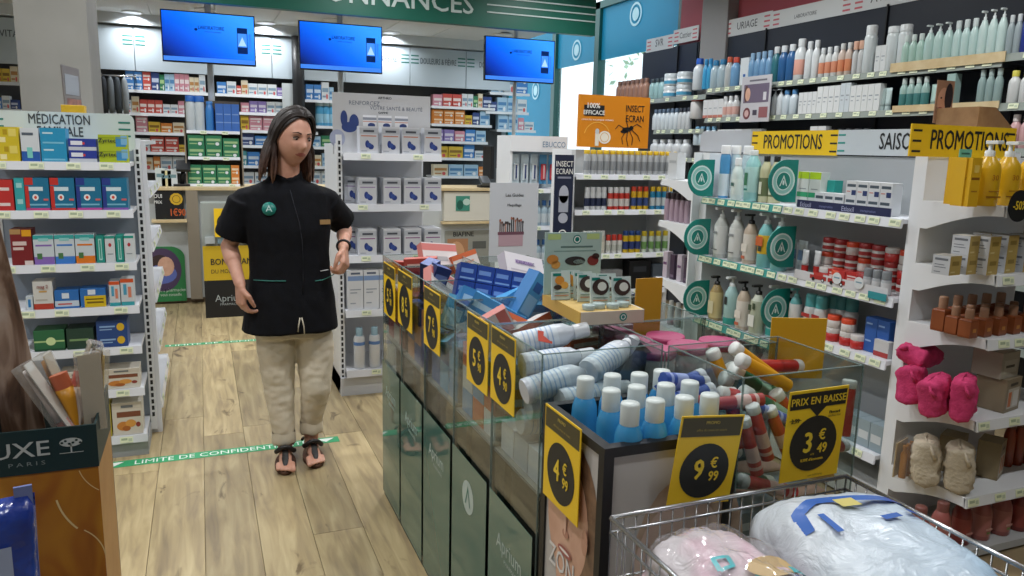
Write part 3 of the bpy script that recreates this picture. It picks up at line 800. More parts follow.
# wire basket
wx0, wx1, wy0, wy1, wz0, wz1 = 0.655, 1.205, 0.66, 1.112, 0.55, 0.852
wb = thing('wire_basket', 'chrome wire basket holding diaper packs in the right foreground', 'basket', ((wx0 + wx1) / 2, (wy0 + wy1) / 2, 0))
ox, oy = (wx0 + wx1) / 2, (wy0 + wy1) / 2
def wires(mb, r=0.0022):
    pass
rim = MB()
cr = [(wx0 - ox, wy0 - oy, wz1), (wx1 - ox, wy0 - oy, wz1), (wx1 - ox, wy1 - oy, wz1), (wx0 - ox, wy1 - oy, wz1)]
for k in range(4):
    rim.tube([cr[k], cr[(k + 1) % 4]], 0.0045, M_STEEL, 8)
    q0, q1 = Vector(cr[k]), Vector(cr[(k + 1) % 4])
    rim.tube([q0 - Vector((0, 0, 0.028)), q1 - Vector((0, 0, 0.028))], 0.0028, M_STEEL, 6)
part('rim', rim, wb)
for k in range(4):
    q0, q1 = Vector(cr[k]), Vector(cr[(k + 1) % 4]); g = MB()
    n = int((q1 - q0).length / 0.026)
    for i in range(n + 1):
        p_ = q0.lerp(q1, i / n); g.tube([p_, p_ - Vector((0, 0, wz1 - wz0))], 0.0018, M_STEEL, 5)
    for zz in (0.12, 0.22): g.tube([q0 - Vector((0, 0, zz)), q1 - Vector((0, 0, zz))], 0.0022, M_STEEL, 5)
    part('wire_side', g, wb)
part('bottom_mesh', MB().box(wx0 - ox, wx1 - ox, wy0 - oy, wy1 - oy, wz0 - 0.004, wz0, M_STEEL), wb)
lg = MB()
for p_ in cr: lg = MB().tube([(p_[0], p_[1], 0), (p_[0], p_[1], wz0 + 0.01)], 0.008, M_STEEL, 8); part('leg', lg, wb)

# --- right wall cosmetics shelving, dark back, along Y
RWX = 4.05
rw = thing('wall_cosmetics_shelves', 'dark backed cosmetics wall shelving along the right wall', 'shelf unit', (4.38, 7.0, 0), R_(-90))
RL = 5.0
ypa, ypb, ypc = yat(645, 4.34, 2.3), yat(699, 4.34, 2.3), yat(726, 4.34, 2.3)
part('back_panel', MB().box(7.0 - ypa, 7.0 - ypb, -0.075, -0.045, 0.2, 2.50, C('#1b222d', 0.5)), rw)
part('back_panel', MB().box(7.0 - ypc, RL, -0.075, -0.045, 0.2, 2.50, C('#1b222d', 0.5)), rw)
for xx in (0.5, 0.84, 1.75, 2.95, 3.9): part('divider', MB().box(xx, xx + 0.012, -0.09, -0.075, 0.2, 2.5, M_BLACK), rw)
RS = C('#4a5058', 0.4); PSTR = C('#8d968f', 0.4)
def rshelf(y_far, y_near, z, n, wood=False):
    return shelf(rw, y_far - y_near, 0.30, z, 7.0 - y_far, 0.04, n, m=RS, strip=(M_BEECH if wood else PSTR), yb=-0.03, seed=int(y_far * 10))
RZ = {'top': 2.035, 'mid': 1.79, 'low': 1.56}
yA = yat(706, RWX, 2.0)
rshelf(7.75, yA, 1.99, 9); rshelf(6.45, yA, 1.70, 6); rshelf(6.45, yA, 1.45, 5)
rshelf(yA - 0.01, 3.0, 2.035, 22)
rshelf(yA - 0.01, 3.0, 1.79, 20); rshelf(yA - 0.01, 3.0, 1.56, 16)
rshelf(2.99, 2.0, 2.06, 5); rshelf(2.99, 2.0, 1.80, 5); rshelf(2.99, 2.0, 1.56, 5)
for z in (1.2, 0.85, 0.5): rshelf(6.45, 2.0, z, 6)
w0 = yat(892, RWX, 2.05); w1 = yat(1007, RWX, 2.05)
part('wood_lip', MB().box(7.0 - w0, 7.0 - w1, -0.345, -0.338, 2.02, 2.075, M_BEECH), rw)
part('wood_lip', MB().box(7.0 - w0 + 0.05, 7.0 - w1, -0.345, -0.338, 1.775, 1.815, M_BEECH), rw)
# header strips with brand words
def brandstrip(px0, px1, z0, z1, word, size, stripes=True, X=4.30, tail=None, cx=0.5):
    y0, y1 = yat(px0, X, z0), yat(px1, X, z0)
    L = y0 - y1
    o = part('header_strip', MB().box(7.0 - y0, 7.0 - y1, X - 4.38, X - 4.372, z0, z1, C('#cfd3d3', 0.45)), rw)
    t = MB().text(word, 7.0 - y0 + L * cx, z0 + (z1 - z0) * 0.32, size, X - 4.3812, DK, 0.9)
    if tail: t.text(tail, 7.0 - y0 + L * 0.80, z0 + (z1 - z0) * 0.3, size * 0.5, X - 4.3812, GR, 0.9)
    part('lettering', t, o)
    if stripes:
        t = MB()
        for sx in ((0.05, 0.14) if L > 0.5 else (0.08, 0.2),):
            for k in range(3): t.rect(7.0 - y0 + 0.02, 7.0 - y0 + 0.09, z0 + (z1 - z0) * (0.15 + 0.28 * k), z0 + (z1 - z0) * (0.25 + 0.28 * k), X - 4.3812, C('#c5636b'))
        for k in range(3): t.rect(7.0 - y1 - 0.09, 7.0 - y1 - 0.02, z0 + (z1 - z0) * (0.15 + 0.28 * k), z0 + (z1 - z0) * (0.25 + 0.28 * k), X - 4.3812, C('#c5636b'))
        part('stripe', t, o)
brandstrip(646, 673, 2.49, 2.62, 'SVR', 0.10, True, tail=None)
brandstrip(673, 698, 2.52, 2.65, 'Cattier', 0.075, True)
brandstrip(724, 771, 2.49, 2.63, 'URIAGE', 0.085, True)
brandstrip(771, 852, 2.49, 2.62, 'LABORATOIRE', 0.04, True, cx=0.45)
brandstrip(852, 960, 2.49, 2.62, 'AVÈNE', 0.10, True, cx=0.35)

# --- rear shelving behind the counter
BSY = 9.2
bs = thing('rear_medicine_shelves', 'long wall of medicine shelves behind the counter', 'shelf unit', (XL, 9.49, 0))
part('back_panel', MB().box(0, 7.05, -0.02, 0.0, 0.1, 2.22, C('#4a4c50', 0.7)), bs)
HP = C('#b3c1cb', 0.5)
jx = [XL] + [xat(q, 9.2, 2.3) for q in (-40, 30, 135, 272, 345, 410, 466)] + [3.65]
BZ = {}
for k in range(len(jx) - 1):
    o = part('header_board', MB().box(jx[k] - XL + 0.004, jx[k + 1] - XL - 0.004, -0.29, -0.27, 2.20, 2.64, HP), bs)
    t = MB()
    for ex in (jx[k] - XL + 0.012, jx[k + 1] - XL - 0.107):
        for q in range(3): t.rect(ex, ex + 0.095, 2.455 + 0.042 * q, 2.470 + 0.042 * q, -0.2912, C('#2a6f68'))
    part('stripe', t, o)
    word = {1: 'MINÉRAUX & VITAMINES', 5: 'DOULEURS & FIÈVRE', 6: 'DOULEURS & FIÈVRE', 7: 'DOULEURS'}.get(k)
    if word:
        t = MB().text(word, (jx[k] + jx[k + 1]) / 2 - XL, 2.46, 0.095, -0.2915, C('#4f5a66'), 0.52 if k > 4 else 0.8, bold=0.012)
        part('lettering', t, o)
def bshelf(x0, x1, z): shelf(bs, x1 - x0, 0.27, z, x0 - XL, 0.03, 0, yb=-0.02, m=C('#c9ced2', 0.4))

# --- counter
CT = thing('dispensing_counter', 'white and beech dispensing counter at the back', 'counter', (0, 7.6, 0))
cw = C('#b7bcbd', 0.5)
cx0, cx1 = -1.3, 3.4
part('front_panel', MB().box(cx0, cx1, 0.02, 0.06, 0.05, 1.05, cw), CT)
part('worktop', MB().bbox(cx0, cx1, -0.06, 0.55, 1.05, 1.08, M_BEECH, 0.004), CT)
part('plinth', MB().box(cx0, cx1, 0.05, 0.08, 0.0, 0.05, C('#6b5a45')), CT)
xa, xb = xat(152, 7.6, 0.8), xat(187, 7.6, 0.8)
part('ledge', MB().bbox(xa, xb, -0.10, 0.02, 0.765, 0.79, M_BEECH, 0.003), CT)
part('side_panel', MB().box(xb + 0.0, xb + 0.10, -0.06, 0.02, 0.05, 1.05, C('#8a8070', 0.6)), CT)
xd, xe = xat(443, 7.6, 0.9), xat(492, 7.6, 0.9)
dr = part('drawer_front', MB().bbox(xd, xe, -0.04, 0.02, 0.74, 1.04, C('#d3d0c4', 0.5), 0.004), CT)
part('drawer_rail', MB().bbox(xd - 0.02, xe + 0.02, -0.06, 0.02, 0.71, 0.735, M_BEECH, 0.003), CT)

# --- televisions on poles
def tv_mat():
    m, nt, bs_, o = node_mat('television_screen')
    tc = nt.nodes.new('ShaderNodeTexCoord'); sp = nt.nodes.new('ShaderNodeSeparateXYZ'); nt.links.new(tc.outputs['Object'], sp.inputs[0])
    # dark navy from lower left to bright blue upper right, lighter strip at the bottom
    a = nt.nodes.new('ShaderNodeMath'); a.operation = 'MULTIPLY_ADD'; a.inputs[1].default_value = 0.9; a.inputs[2].default_value = 0.55
    nt.links.new(sp.outputs['X'], a.inputs[0])
    c = nt.nodes.new('ShaderNodeMath'); c.operation = 'MULTIPLY_ADD'; c.inputs[1].default_value = 1.2
    nt.links.new(sp.outputs['Z'], c.inputs[0]); nt.links.new(a.outputs[0], c.inputs[2])
    r = ramp(nt, [(0.0, '#02103c'), (0.22, '#0436a8'), (0.55, '#0a62e8'), (1.0, '#2f8bff')])
    nt.links.new(c.outputs[0], r.inputs[0])
    bs_.inputs['Base Color'].default_value = (0.01, 0.01, 0.02, 1); bs_.inputs['Roughness'].default_value = 0.2
    nt.links.new(r.outputs[0], bs_.inputs['Emission Color']); bs_.inputs['Emission Strength'].default_value = 1.15
    return m
TVM = tv_mat()
tvw, tvh = 0.40, 0.225
TVP = []
b = MB().bbox(-tvw, tvw, 0, 0.045, -tvh, tvh, M_BLACK, 0.004); TVP.append(('housing', b.mesh('housing')))
b = MB().rect(-tvw + 0.01, tvw - 0.01, -tvh + 0.012, tvh - 0.01, -0.001, TVM); b.rect(-tvw + 0.01, tvw - 0.01, -tvh + 0.012, -tvh + 0.05, -0.0015, C('#3a78d8', 0.3, 0, 0.9))
TVP.append(('screen', b.mesh('screen')))
b = MB(); DN = C('#062a6b', 0.3, 0, 0.5)
b.text('LABORATOIRE', 0.02, 0.075, 0.045, -0.002, DN, 0.75, bold=0.02); b.text('santé au naturel', 0.03, 0.05, 0.022, -0.002, DN); b.disc(-0.11, 0.07, 0.014, 0.012, -0.002, DN, 10)
TVP.append(('screen_lettering', b.mesh('screen_lettering')))
b = MB(); b.rect(0.24, 0.33, -0.12, 0.11, -0.0022, DN); b.rect(0.245, 0.325, -0.06, 0.06, -0.0026, C('#3f86f0', 0.3, 0, 0.9)); b.add([(0.25, -0.003, -0.05), (0.285, -0.003, 0.03), (0.32, -0.003, -0.05)], [(0, 1, 2)], C('#9fc4ff', 0.3, 0, 0.9)); b.rect(0.34, 0.36, -0.10, 0.06, -0.0024, C('#2f74e0', 0.3, 0, 0.9))
TVP.append(('screen_picture', b.mesh('screen_picture')))
where = ('leftmost television, above the back medicine shelves', 'middle television, above the woman and white stand', 'rightmost television, near the teal window film')
for k, (c0, c1) in enumerate((((161, 9), (255, 65)), ((300, 19), (381, 74)), ((486, 37), (553, 84)))):
    p0, p1 = AY(*c0, 7.8), AY(*c1, 7.8)
    t = thing('television', 'black flat ' + where[k], 'television', ((p0.x + p1.x) / 2, 7.8, 2.415), 0, 'blue screened televisions')
    for n, m in TVP: part(n, m, t)
    pxp = (211, 341, 515)[k]
    xx = xat(pxp, 7.87, 2.0) - t.location.x
    o = MB().tube([(xx, 0.09, -1.335), (xx, 0.09, 0.36)], 0.028 if k < 2 else 0.02, C('#c4ccd2', 0.4), 12)
    part('pole', o, t)
    part('mount', MB().box(xx - 0.05, xx + 0.05, 0.045, 0.085, -0.06, 0.06, M_DARK), t)
# ------------------------------------------------------------------ products
def carton(w, d, h, base, prints=(), texts=(), top=None, side=None, name='medicine_box'):
    b = MB()
    bm_ = C(base, 0.45)
    b.box(-w / 2, w / 2, -d / 2, d / 2, 0, h, bm_)
    y = -d / 2 - 0.0004
    for k, p in enumerate(prints):
        u0, v0, u1, v1, c = p[:5]
        if len(p) > 5 and p[5] == 'o':
            b.disc((u0 - 0.5) * w, v0 * h, u1 * w, v1 * h, y - 0.00015 * k, C(c), 14)
        else:
            b.rect((u0 - 0.5) * w, (u1 - 0.5) * w, v0 * h, v1 * h, y - 0.00015 * k, C(c))
    for (st, u, v, s, c, sq) in texts:
        b.text(st, (u - 0.5) * w, v * h, s * h, y - 0.003, C(c), sq, bold=0.012)
    if top: b.add([(-w / 2, -d / 2, h + 0.0004), (w / 2, -d / 2, h + 0.0004), (w / 2, d / 2, h + 0.0004), (-w / 2, d / 2, h + 0.0004)], [(0, 1, 2, 3)], C(top))
    if side:
        for s in (-1, 1):
            q = s * (w / 2 + 0.0004)
            b.add([(q, -d / 2, 0), (q, d / 2, 0), (q, d / 2, h), (q, -d / 2, h)], [(0, 1, 2, 3) if s > 0 else (3, 2, 1, 0)], C(side))
    return Proto(name, [(name, b)])
def vial(name, r, h, body, cap, label=None, caph=0.25, capr=0.8, neck=0.0, lod=False, sq=1.0, lab=(0.15, 0.6), clear=False, pump=False, labelprint=None, n=12, square=False):
    """bottle, can or pump bottle; parts body, label, cap or pump"""
    bh = h * (1 - caph)
    Bm = C(body, 0.3) if not clear else CLEARB(body)
    def prof():
        if square: return [(r * 0.96, 0), (r, 0.004), (r, bh * 0.9), (r * 0.9, bh * 0.96), (r * (neck or 0.6), bh)]
        if neck: return [(r * 0.93, 0), (r, 0.004), (r, bh * 0.72), (r * 0.92, bh * 0.84), (r * neck * 1.2, bh * 0.95), (r * neck, bh)]
        return [(r * 0.93, 0), (r, 0.004), (r, bh * 0.9), (r * 0.9, bh * 0.97), (r * 0.82, bh)]
    B = MB().lathe(prof(), Bm, n if not square else 4, Matrix.Rotation(R_(45), 4, 'Z') if square else None, sq * (1.35 if square else 1), 1.35 if square else 1.0, not square)
    parts = [('body', B)]
    if label:
        L = MB().lathe([(r * 1.006, bh * lab[0]), (r * 1.012, bh * lab[0] + 0.001), (r * 1.012, bh * lab[1] - 0.001), (r * 1.006, bh * lab[1])], C(label, 0.45), n if not square else 4, Matrix.Rotation(R_(45), 4, 'Z') if square else None, sq * (1.35 if square else 1), 1.35 if square else 1.0, not square)
        if labelprint:
            for (u0, v0, u1, v1, c) in labelprint:
                L.rect(u0 * r, u1 * r, bh * v0, bh * v1, -r * 1.03, C(c))
        parts.append(('label', L))
    if pump:
        P = MB().lathe([(r * capr * 0.55, bh), (r * capr * 0.55, bh + h * caph * 0.35), (r * 0.16, bh + h * caph * 0.4), (r * 0.16, bh + h * caph * 0.8)], C(cap, 0.4), 10)
        P.bbox(-r * 0.28, r * 0.28, -r * 1.1, r * 0.3, bh + h * caph * 0.78, bh + h * caph, C(cap, 0.4), 0.002)
        parts.append(('pump', P))
    else:
        cr = r * capr
        P = MB().lathe([(cr, bh - 0.001), (cr, bh + h * caph * 0.86), (cr * 0.9, bh + h * caph), (0, bh + h * caph)], C(cap, 0.35), n)
        parts.append(('cap', P))
    if lod:
        J = MB()
        for nm, q in parts:
            o = len(J.v); J.v += q.v
            for f, mi, s in zip(q.f, q.m, q.sm):
                J.f.append([o + k for k in f]); J.m.append(J.mi(q.mats[mi])); J.sm.append(s)
        parts = [(name, J)]
    return Proto(name, parts)
_clr = {}
def CLEARB(c):
    if c not in _clr: _clr[c] = clear_mat('tinted_plastic', c, 1.4, 0.05, 0.45, c)
    return _clr[c]
def squeeze_tube(name, w, h, body, cap, band=None, caph=0.2, lod=False):
    rings = []; n = 14
    for k in range(6):
        q = k / 5; z = h * caph + (h * (1 - caph)) * q
        rx = w * 0.42 + (w * 0.08) * q; ry = w * 0.34 * (1 - q) + 0.0015
        rings.append([(rx * math.cos(2 * math.pi * i / n), ry * math.sin(2 * math.pi * i / n), z) for i in range(n)])
    B = MB().loft(rings, C(body, 0.35))
    if band:
        m = C(band, 0.4); rr = [[(p[0] * 1.01, p[1] * 1.03 - 0.0, p[2]) for p in r] for r in rings[1:4]]
        B.loft(rr, m, True, None, False)
    P = MB().lathe([(w * 0.38, 0), (w * 0.38, h * caph)], C(cap, 0.35), 14)
    parts = [('body', B), ('cap', P)]
    if lod:
        o = len(B.v); B.v += P.v
        for f, s in zip(P.f, P.sm): B.f.append([o + k for k in f]); B.m.append(B.mi(P.mats[0])); B.sm.append(s)
        parts = [(name, B)]
    return Proto(name, parts)
def jar(name, r, h, body, lid, lod=True, label=None):
    B = MB().lathe([(r * 0.95, 0), (r, 0.003), (r, h * 0.6), (r * 0.93, h * 0.62)], C(body, 0.3), 16)
    if label: B.lathe([(r * 1.01, h * 0.15), (r * 1.01, h * 0.42)], C(label), 16)
    P = MB().lathe([(r * 1.0, h * 0.62), (r * 1.0, h * 0.96), (r * 0.93, h), (0, h)], C(lid, 0.3), 16)
    parts = [('body', B), ('lid', P)]
    if lod:
        o = len(B.v); B.v += P.v
        for f, s in zip(P.f, P.sm): B.f.append([o + k for k in f]); B.m.append(B.mi(P.mats[0])); B.sm.append(s)
        parts = [(name, B)]
    return Proto(name, parts)

def rowY(pr, px0, px1, n, Y, z, label, cat, group=None, dz=0, levels=1, d=0.0, rz=0.0, jit=0.0, back=0, dback=0.07):
    group = group or (label if n * levels > 1 else None)
    a, c = xat(px0, Y, z), xat(px1, Y, z)
    for q in range(back + 1):
        for l in range(levels):
            for k in range(n):
                put(pr, (a + (c - a) * (k + 0.5) / n + random.uniform(-jit, jit), Y + d / 2 + 0.003 + q * dback, z + 0.0015 + l * dz), rz + random.uniform(-jit, jit) * 4, label, cat, group)
def rowX(pr, px0, px1, n, X, z, label, cat, group=None, dz=0, levels=1, d=0.0, rz=R_(-90), jit=0.0, back=0, dback=0.07):
    group = group or (label if n * levels > 1 else None)
    a, c = yat(px0, X, z), yat(px1, X, z)
    for q in range(back + 1):
        for l in range(levels):
            for k in range(n):
                put(pr, (X + d / 2 + 0.003 + q * dback, a + (c - a) * (k + 0.5) / n + random.uniform(-jit, jit), z + 0.0015 + l * dz), rz + random.uniform(-jit, jit) * 4, label, cat, group)
def BR(pl, val, px0, px1, n, z, h, d, base, prints, label, levels=1, texts=(), top=None, side=None, name='medicine_box', cat='box', group=None, gap=0.96, jit=0.0):
    f = xat if pl == 'Y' else yat
    w = abs(f(px1, val, z) - f(px0, val, z)) / n * gap
    pr = carton(w, d, h, base, prints, texts, top, side, name)
    (rowY if pl == 'Y' else rowX)(pr, px0, px1, n, val, z, label, cat, group, h, levels, d, jit=jit)

# ---- left medicine unit
Y = LYF + 0.012
TXT = lambda c='#8a8f98': ((0.15, 0.30, 0.8, 0.34, c), (0.15, 0.22, 0.6, 0.25, c))
BR('Y', Y, -2, 21, 1, LZ[0], 0.072, 0.10, '#d6bf2c', ((0.1, 0.1, 0.4, 0.4, '#f2e6a8'), (0.55, 0.45, 0.9, 0.9, '#e9d76a'), (0.3, 0.55, 0.5, 0.85, '#b89a1c')), 'yellow patterned medicine box stacked at the left of the top shelf', 2)
BR('Y', Y, 22, 41, 1, LZ[0], 0.142, 0.09, '#d7dde2', ((0, 0, 1, 0.30, '#2c5fae'), (0.3, 0.1, 0.6, 0.42, '#7fd0c8'), (0.08, 0.78, 0.7, 0.86, '#5a6470')), 'tall white box with blue foot on the top medicine shelf')
BR('Y', Y, 41.5, 68, 1, LZ[0], 0.072, 0.10, '#2b97c4', ((0.08, 0.08, 0.92, 0.18, '#7fc6e0'), (0.1, 0.65, 0.5, 0.75, '#c9e6f0')), 'bright blue box stacked under the family medication lettering', 2, top='#3aa9d6')
BR('Y', Y, 69, 98, 1, LZ[0], 0.051, 0.08, '#2c3f9c', ((0, 0, 1, 0.3, '#c9ced8'), (0.08, 0.45, 0.5, 0.8, '#e6e9f2'), (0.5, 0.5, 0.58, 0.7, '#d8403a')), 'flat navy box with white wave on the top medicine shelf', 2)
BR('Y', Y, 99, 129, 1, LZ[0], 0.061, 0.08, '#aebf2a', ((0.6, 0.15, 0.95, 0.85, '#3f8fc4'), (0.78, 0.3, 1.0, 0.95, '#7fb8dc'), (0, 0.75, 1, 0.8, '#8aa01e')), 'lime green box with blue diamond at the right of the top shelf', 2, (('Zyrtec', 0.30, 0.45, 0.42, '#22303a', 1.0),))
BR('Y', Y, -4, 15, 1, LZ[1], 0.066, 0.08, '#c0322f', ((0.2, 0.3, 0.8, 0.5, '#e8d8d4'),), 'red box stacked at the far left of the second shelf', 2)
BR('Y', Y, 16, 26, 1, LZ[1], 0.07, 0.08, '#3aa6ac', ((0.2, 0.4, 0.8, 0.7, '#9fd8d8'),), 'small teal box beside the large blue boxes', 2)
for (a, c, tl, bt, nm) in ((26, 51, '#c8362f', '#c84a86', 'first'), (51.2, 76.5, '#c8362f', '#c83a3a', 'second'), (77, 103, '#2b3f8e', '#c24a9a', 'third'), (103, 129, '#2b3f8e', '#8a5ab0', 'rightmost')):
    BR('Y', Y, a, c, 1, LZ[1], 0.142, 0.10, '#1f7398', ((0, 0.0, 1, 0.07, bt), (0, 0.78, 0.35, 1, tl), (0.05, 0.60, 0.75, 0.72, '#d3e6ee'), (0.1, 0.15, 0.9, 0.2, '#7fc0d8'), (0.0, 0.08, 0.16, 0.75, tl), (0.42, 0.40, 0.13, 0.10, '#e8eef2', 'o'), (0.42, 0.40, 0.06, 0.05, '#d8503a', 'o'), (0.75, 0.3, 0.95, 0.36, '#d86a6a')), nm + ' of four large teal blue boxes on the second shelf')
BR('Y', Y, 12, 34, 1, LZ[2], 0.158, 0.10, '#7d2328', ((0, 0.86, 0.5, 1, '#b08a5a'), (0.55, 0.80, 1, 0.98, '#e0a020'), (0.1, 0.55, 0.75, 0.66, '#d9c3bf'), (0.1, 0.42, 0.6, 0.5, '#d9c3bf'), (0.6, 0.0, 1.0, 0.12, '#e0d0cc')), 'dark red box with yellow sticker on the third shelf')
for (a, c, col, nm) in ((34.5, 55.5, '#8a6ab8', 'purple'), (55.7, 76, '#3f7fd0', 'blue'), (76.2, 96, '#e07a22', 'orange')):
    BR('Y', Y, a, c, 1, LZ[2], 0.130, 0.09, '#ccd6dd', ((0, 0.86, 1, 1, '#3aa6a4'), (0.1, 0.62, 0.9, 0.68, col), (0, 0, 1, 0.26, col), (0.15, 0.18, 0.4, 0.38, '#4a7a4a'), (0.25, 0.8, 0.75, 0.9, '#8fd0cf')), 'white box with teal top and ' + nm + ' foot on the third shelf')
for k, (a, c) in enumerate(((97, 105.5), (106, 116), (116.5, 124.5), (125, 135))):
    if k % 2 == 0: BR('Y', Y, a, c, 1, LZ[2], 0.122, 0.09, '#1f8f82', ((0.3, 0.1, 0.7, 0.9, '#a9d8d0'), (0.42, 0.15, 0.58, 0.85, '#1f8f82')), ('left' if k == 0 else 'right') + ' narrow green box with upright lettering on the third shelf')
    else: BR('Y', Y, a, c, 1, LZ[2], 0.122, 0.09, '#d3d9dc', ((0, 0.9, 1, 1, '#2f9a8c'), (0.5, 0.66, 0.16, 0.07, '#b8323a', 'o'), (0.2, 0.3, 0.8, 0.34, '#9aa4aa')), ('left' if k == 1 else 'right') + ' narrow white box with red drop on the third shelf')
BR('Y', Y, 26.5, 33.5, 1, LZ[3], 0.06, 0.08, '#c9d3da', ((0.3, 0.2, 0.7, 0.8, '#2f7fc0'),), 'small white and blue box at the left of the fourth shelf')
BR('Y', Y, 34, 54.5, 1, LZ[3], 0.128, 0.09, '#d3d3cf', ((0, 0, 1, 0.2, '#b8402f'), (0.1, 0.3, 0.7, 0.36, '#b9b4ac'), (0.3, 0.6, 0.7, 0.66, '#c9a05a')), 'cream box with red foot on the fourth shelf', 1, (('mag 2', 0.5, 0.75, 0.17, '#8a2f2a', 0.85),))
BR('Y', Y, 55, 80, 1, LZ[3], 0.082, 0.10, '#2f6fb8', ((0, 0.1, 1, 0.42, '#c3d0de'), (0.3, 0.55, 0.6, 0.85, '#d8e2ee'), (0.12, 0.2, 0.7, 0.28, '#c0504a')), 'low blue box with white band on the fourth shelf')
BR('Y', Y, 80.5, 107, 1, LZ[3], 0.085, 0.10, '#2f6fb8', ((0.15, 0.0, 1, 0.62, '#d8b81f'), (0.2, 0.4, 0.9, 0.46, '#5a4a10'), (0.25, 0.2, 0.9, 0.3, '#7a6414'), (0.3, 0.68, 0.6, 0.95, '#d8e2ee')), 'low blue box covered by a yellow label on the fourth shelf')
for a, c, nm in ((110, 121, 'left'), (121.5, 135, 'right')):
    BR('Y', Y, a, c, 1, LZ[3], 0.115 + (0.01 if nm == 'right' else 0), 0.09, '#cdd2d6', ((0, 0.86, 1, 1, '#d0552a'), (0, 0, 1, 0.14, '#3aa0a8'), (0.2, 0.4, 0.45, 0.8, '#4f9fc0'), (0.55, 0.3, 0.8, 0.7, '#d8846a')), nm + ' of two narrow white boxes with orange tops on the fourth shelf')
BR('Y', Y, 34, 66, 1, LZ[4], 0.095, 0.12, '#2f6a46', ((0, 0.42, 1, 0.5, '#a9c88a'), (0.55, 0.46, 0.16, 0.2, '#cfe3a8', 'o'), (0, 0, 1, 0.1, '#1f4a30')), 'bright green box with starburst on the fifth shelf')
BR('Y', Y, 67, 95, 1, LZ[4], 0.095, 0.12, '#274236', ((0.1, 0.4, 0.8, 0.5, '#7a9a6a'), (0.8, 0.3, 0.1, 0.14, '#b9b8a8', 'o')), 'dark green box beside the starburst box on the fifth shelf')
BR('Y', Y, 97, 129, 1, LZ[4], 0.062, 0.12, '#2a4a86', ((0.1, 0.5, 0.6, 0.62, '#8fb0d8'), (0.1, 0.3, 0.5, 0.38, '#8fb0d8'), (0.78, 0.5, 0.13, 0.3, '#d8b02a', 'o')), 'dark blue box with yellow dot stacked on the fifth shelf', 2)
FOOD = ((0, 0.80, 1, 1, '#c9c2b4'), (0.15, 0.55, 0.95, 0.72, '#7d4a34'), (0.35, 0.28, 0.22, 0.14, '#c8803a', 'o'), (0.6, 0.35, 0.18, 0.12, '#d89a4a', 'o'), (0.45, 0.2, 0.14, 0.08, '#a8602a', 'o'), (0.85, 0.3, 0.08, 0.08, '#8f3a34', 'o'), (0.3, 0.84, 0.7, 0.92, '#6a6f72'))
BR('Y', Y, 60, 102, 1, LZ[5], 0.095, 0.12, '#d3cec2', FOOD, 'cereal bar box at the left of the sixth shelf, half hidden')
BR('Y', Y, 103, 141, 1, LZ[5], 0.095, 0.12, '#d3cec2', FOOD, 'low white box with biscuit picture on the sixth shelf')
BR('Y', Y, 104, 112.5, 1, LZ[6], 0.16, 0.12, '#b9a82f', ((0.2, 0.1, 0.8, 0.9, '#4a5a24'), (0.35, 0.2, 0.6, 0.8, '#c9bf4a')), 'narrow yellow green box on the lowest shelf')
BR('Y', Y, 113, 144, 1, LZ[6], 0.16, 0.12, '#d3cec2', FOOD, 'tall white box with biscuit picture on the lowest shelf')
# run behind
for k, z in enumerate((1.25, 0.98, 0.72, 0.46, 0.16)):
    for q, (yy, col) in enumerate(((4.33, ('#c9a06a', '#b96a3a', '#d8603a', '#c9b03a', '#cfd3d6')[k]), (4.5, ('#d8d2b8', '#cfd6da', '#c84a3a', '#c9c0a0', '#d0d4d6')[k]), (4.72, '#c9ced2'), (4.9, '#b9c3ca'))):
        pr = carton(0.09, 0.07, 0.12, col, ((0.1, 0.5, 0.9, 0.7, '#e2e4e6'),))
        put(pr, (LX1 - 0.052, yy, z + 0.0015), R_(90), ('tan', 'white', 'grey', 'bluish')[q] + ' box on the ' + ('top', 'second', 'third', 'fourth', 'lowest')[k] + ' shelf of the side run', 'box')

# ---- central white stand
Y = SYF + 0.014
def joint_box(band):
    return ((0, 0.72, 1, 0.93, '#b9bec6'), (0.2, 0.78, 0.8, 0.86, '#4a4f5a'), (0.08, 0.62, 0.92, 0.66, band), (0.42, 0.34, 0.12, 0.14, '#2b3f86', 'o'), (0.62, 0.24, 0.16, 0.10, '#2b3f86', 'o'), (0.52, 0.30, 0.13, 0.09, '#36509a', 'o'), (0.08, 0.06, 0.4, 0.1, '#a9adb6'))
for zi, band, nm in ((0, '#c8826a', 'top'), (1, '#9a86b0', 'second'), (2, '#8a4a86', 'third')):
    z = SZ[zi]
    pr = carton(0.104, 0.08, 0.152, '#cfd2d8', joint_box(band), name='supplement_box')
    lab = 'white supplement box with blue joint picture on the ' + nm + ' shelf of the white stand'
    for q in range(1 if zi == 0 else 2):
        for px in ((369, 391, 411, 433) if zi == 0 else (368, 392.5, 413, 433)):
            put(pr, (xat(px, Y, z), Y + 0.043 + 0.086 * q, z + 0.0015), 0, lab, 'box', lab)
    put(pr, (xat(354, Y, z) + 0.03, Y + 0.16, z + 0.0015), R_(-18), lab, 'box', lab) if zi else None
BR('Y', Y, 348, 440, 6, SZ[3], 0.235, 0.09, '#d3d6da', ((0, 0.74, 1, 0.86, '#7f9ac4'), (0.2, 0.90, 0.8, 0.95, '#5a6478'), (0.15, 0.5, 0.85, 0.53, '#9aa2ae'), (0.15, 0.42, 0.6, 0.45, '#9aa2ae'), (0.15, 0.15, 0.5, 0.18, '#9aa2ae')), 'tall white box with blue band on the fourth shelf of the white stand', name='lotion_box')
pr = vial('lotion_bottle', 0.034, 0.25, '#d6d9dc', '#9fc0d0', None, 0.2, 0.6, 0, labelprint=None)
P2 = MB().lathe([(0.0345, 0.145), (0.0345, 0.165)], C('#5f86c0'), 12).mesh('label')
pr.parts.append(('label', P2))
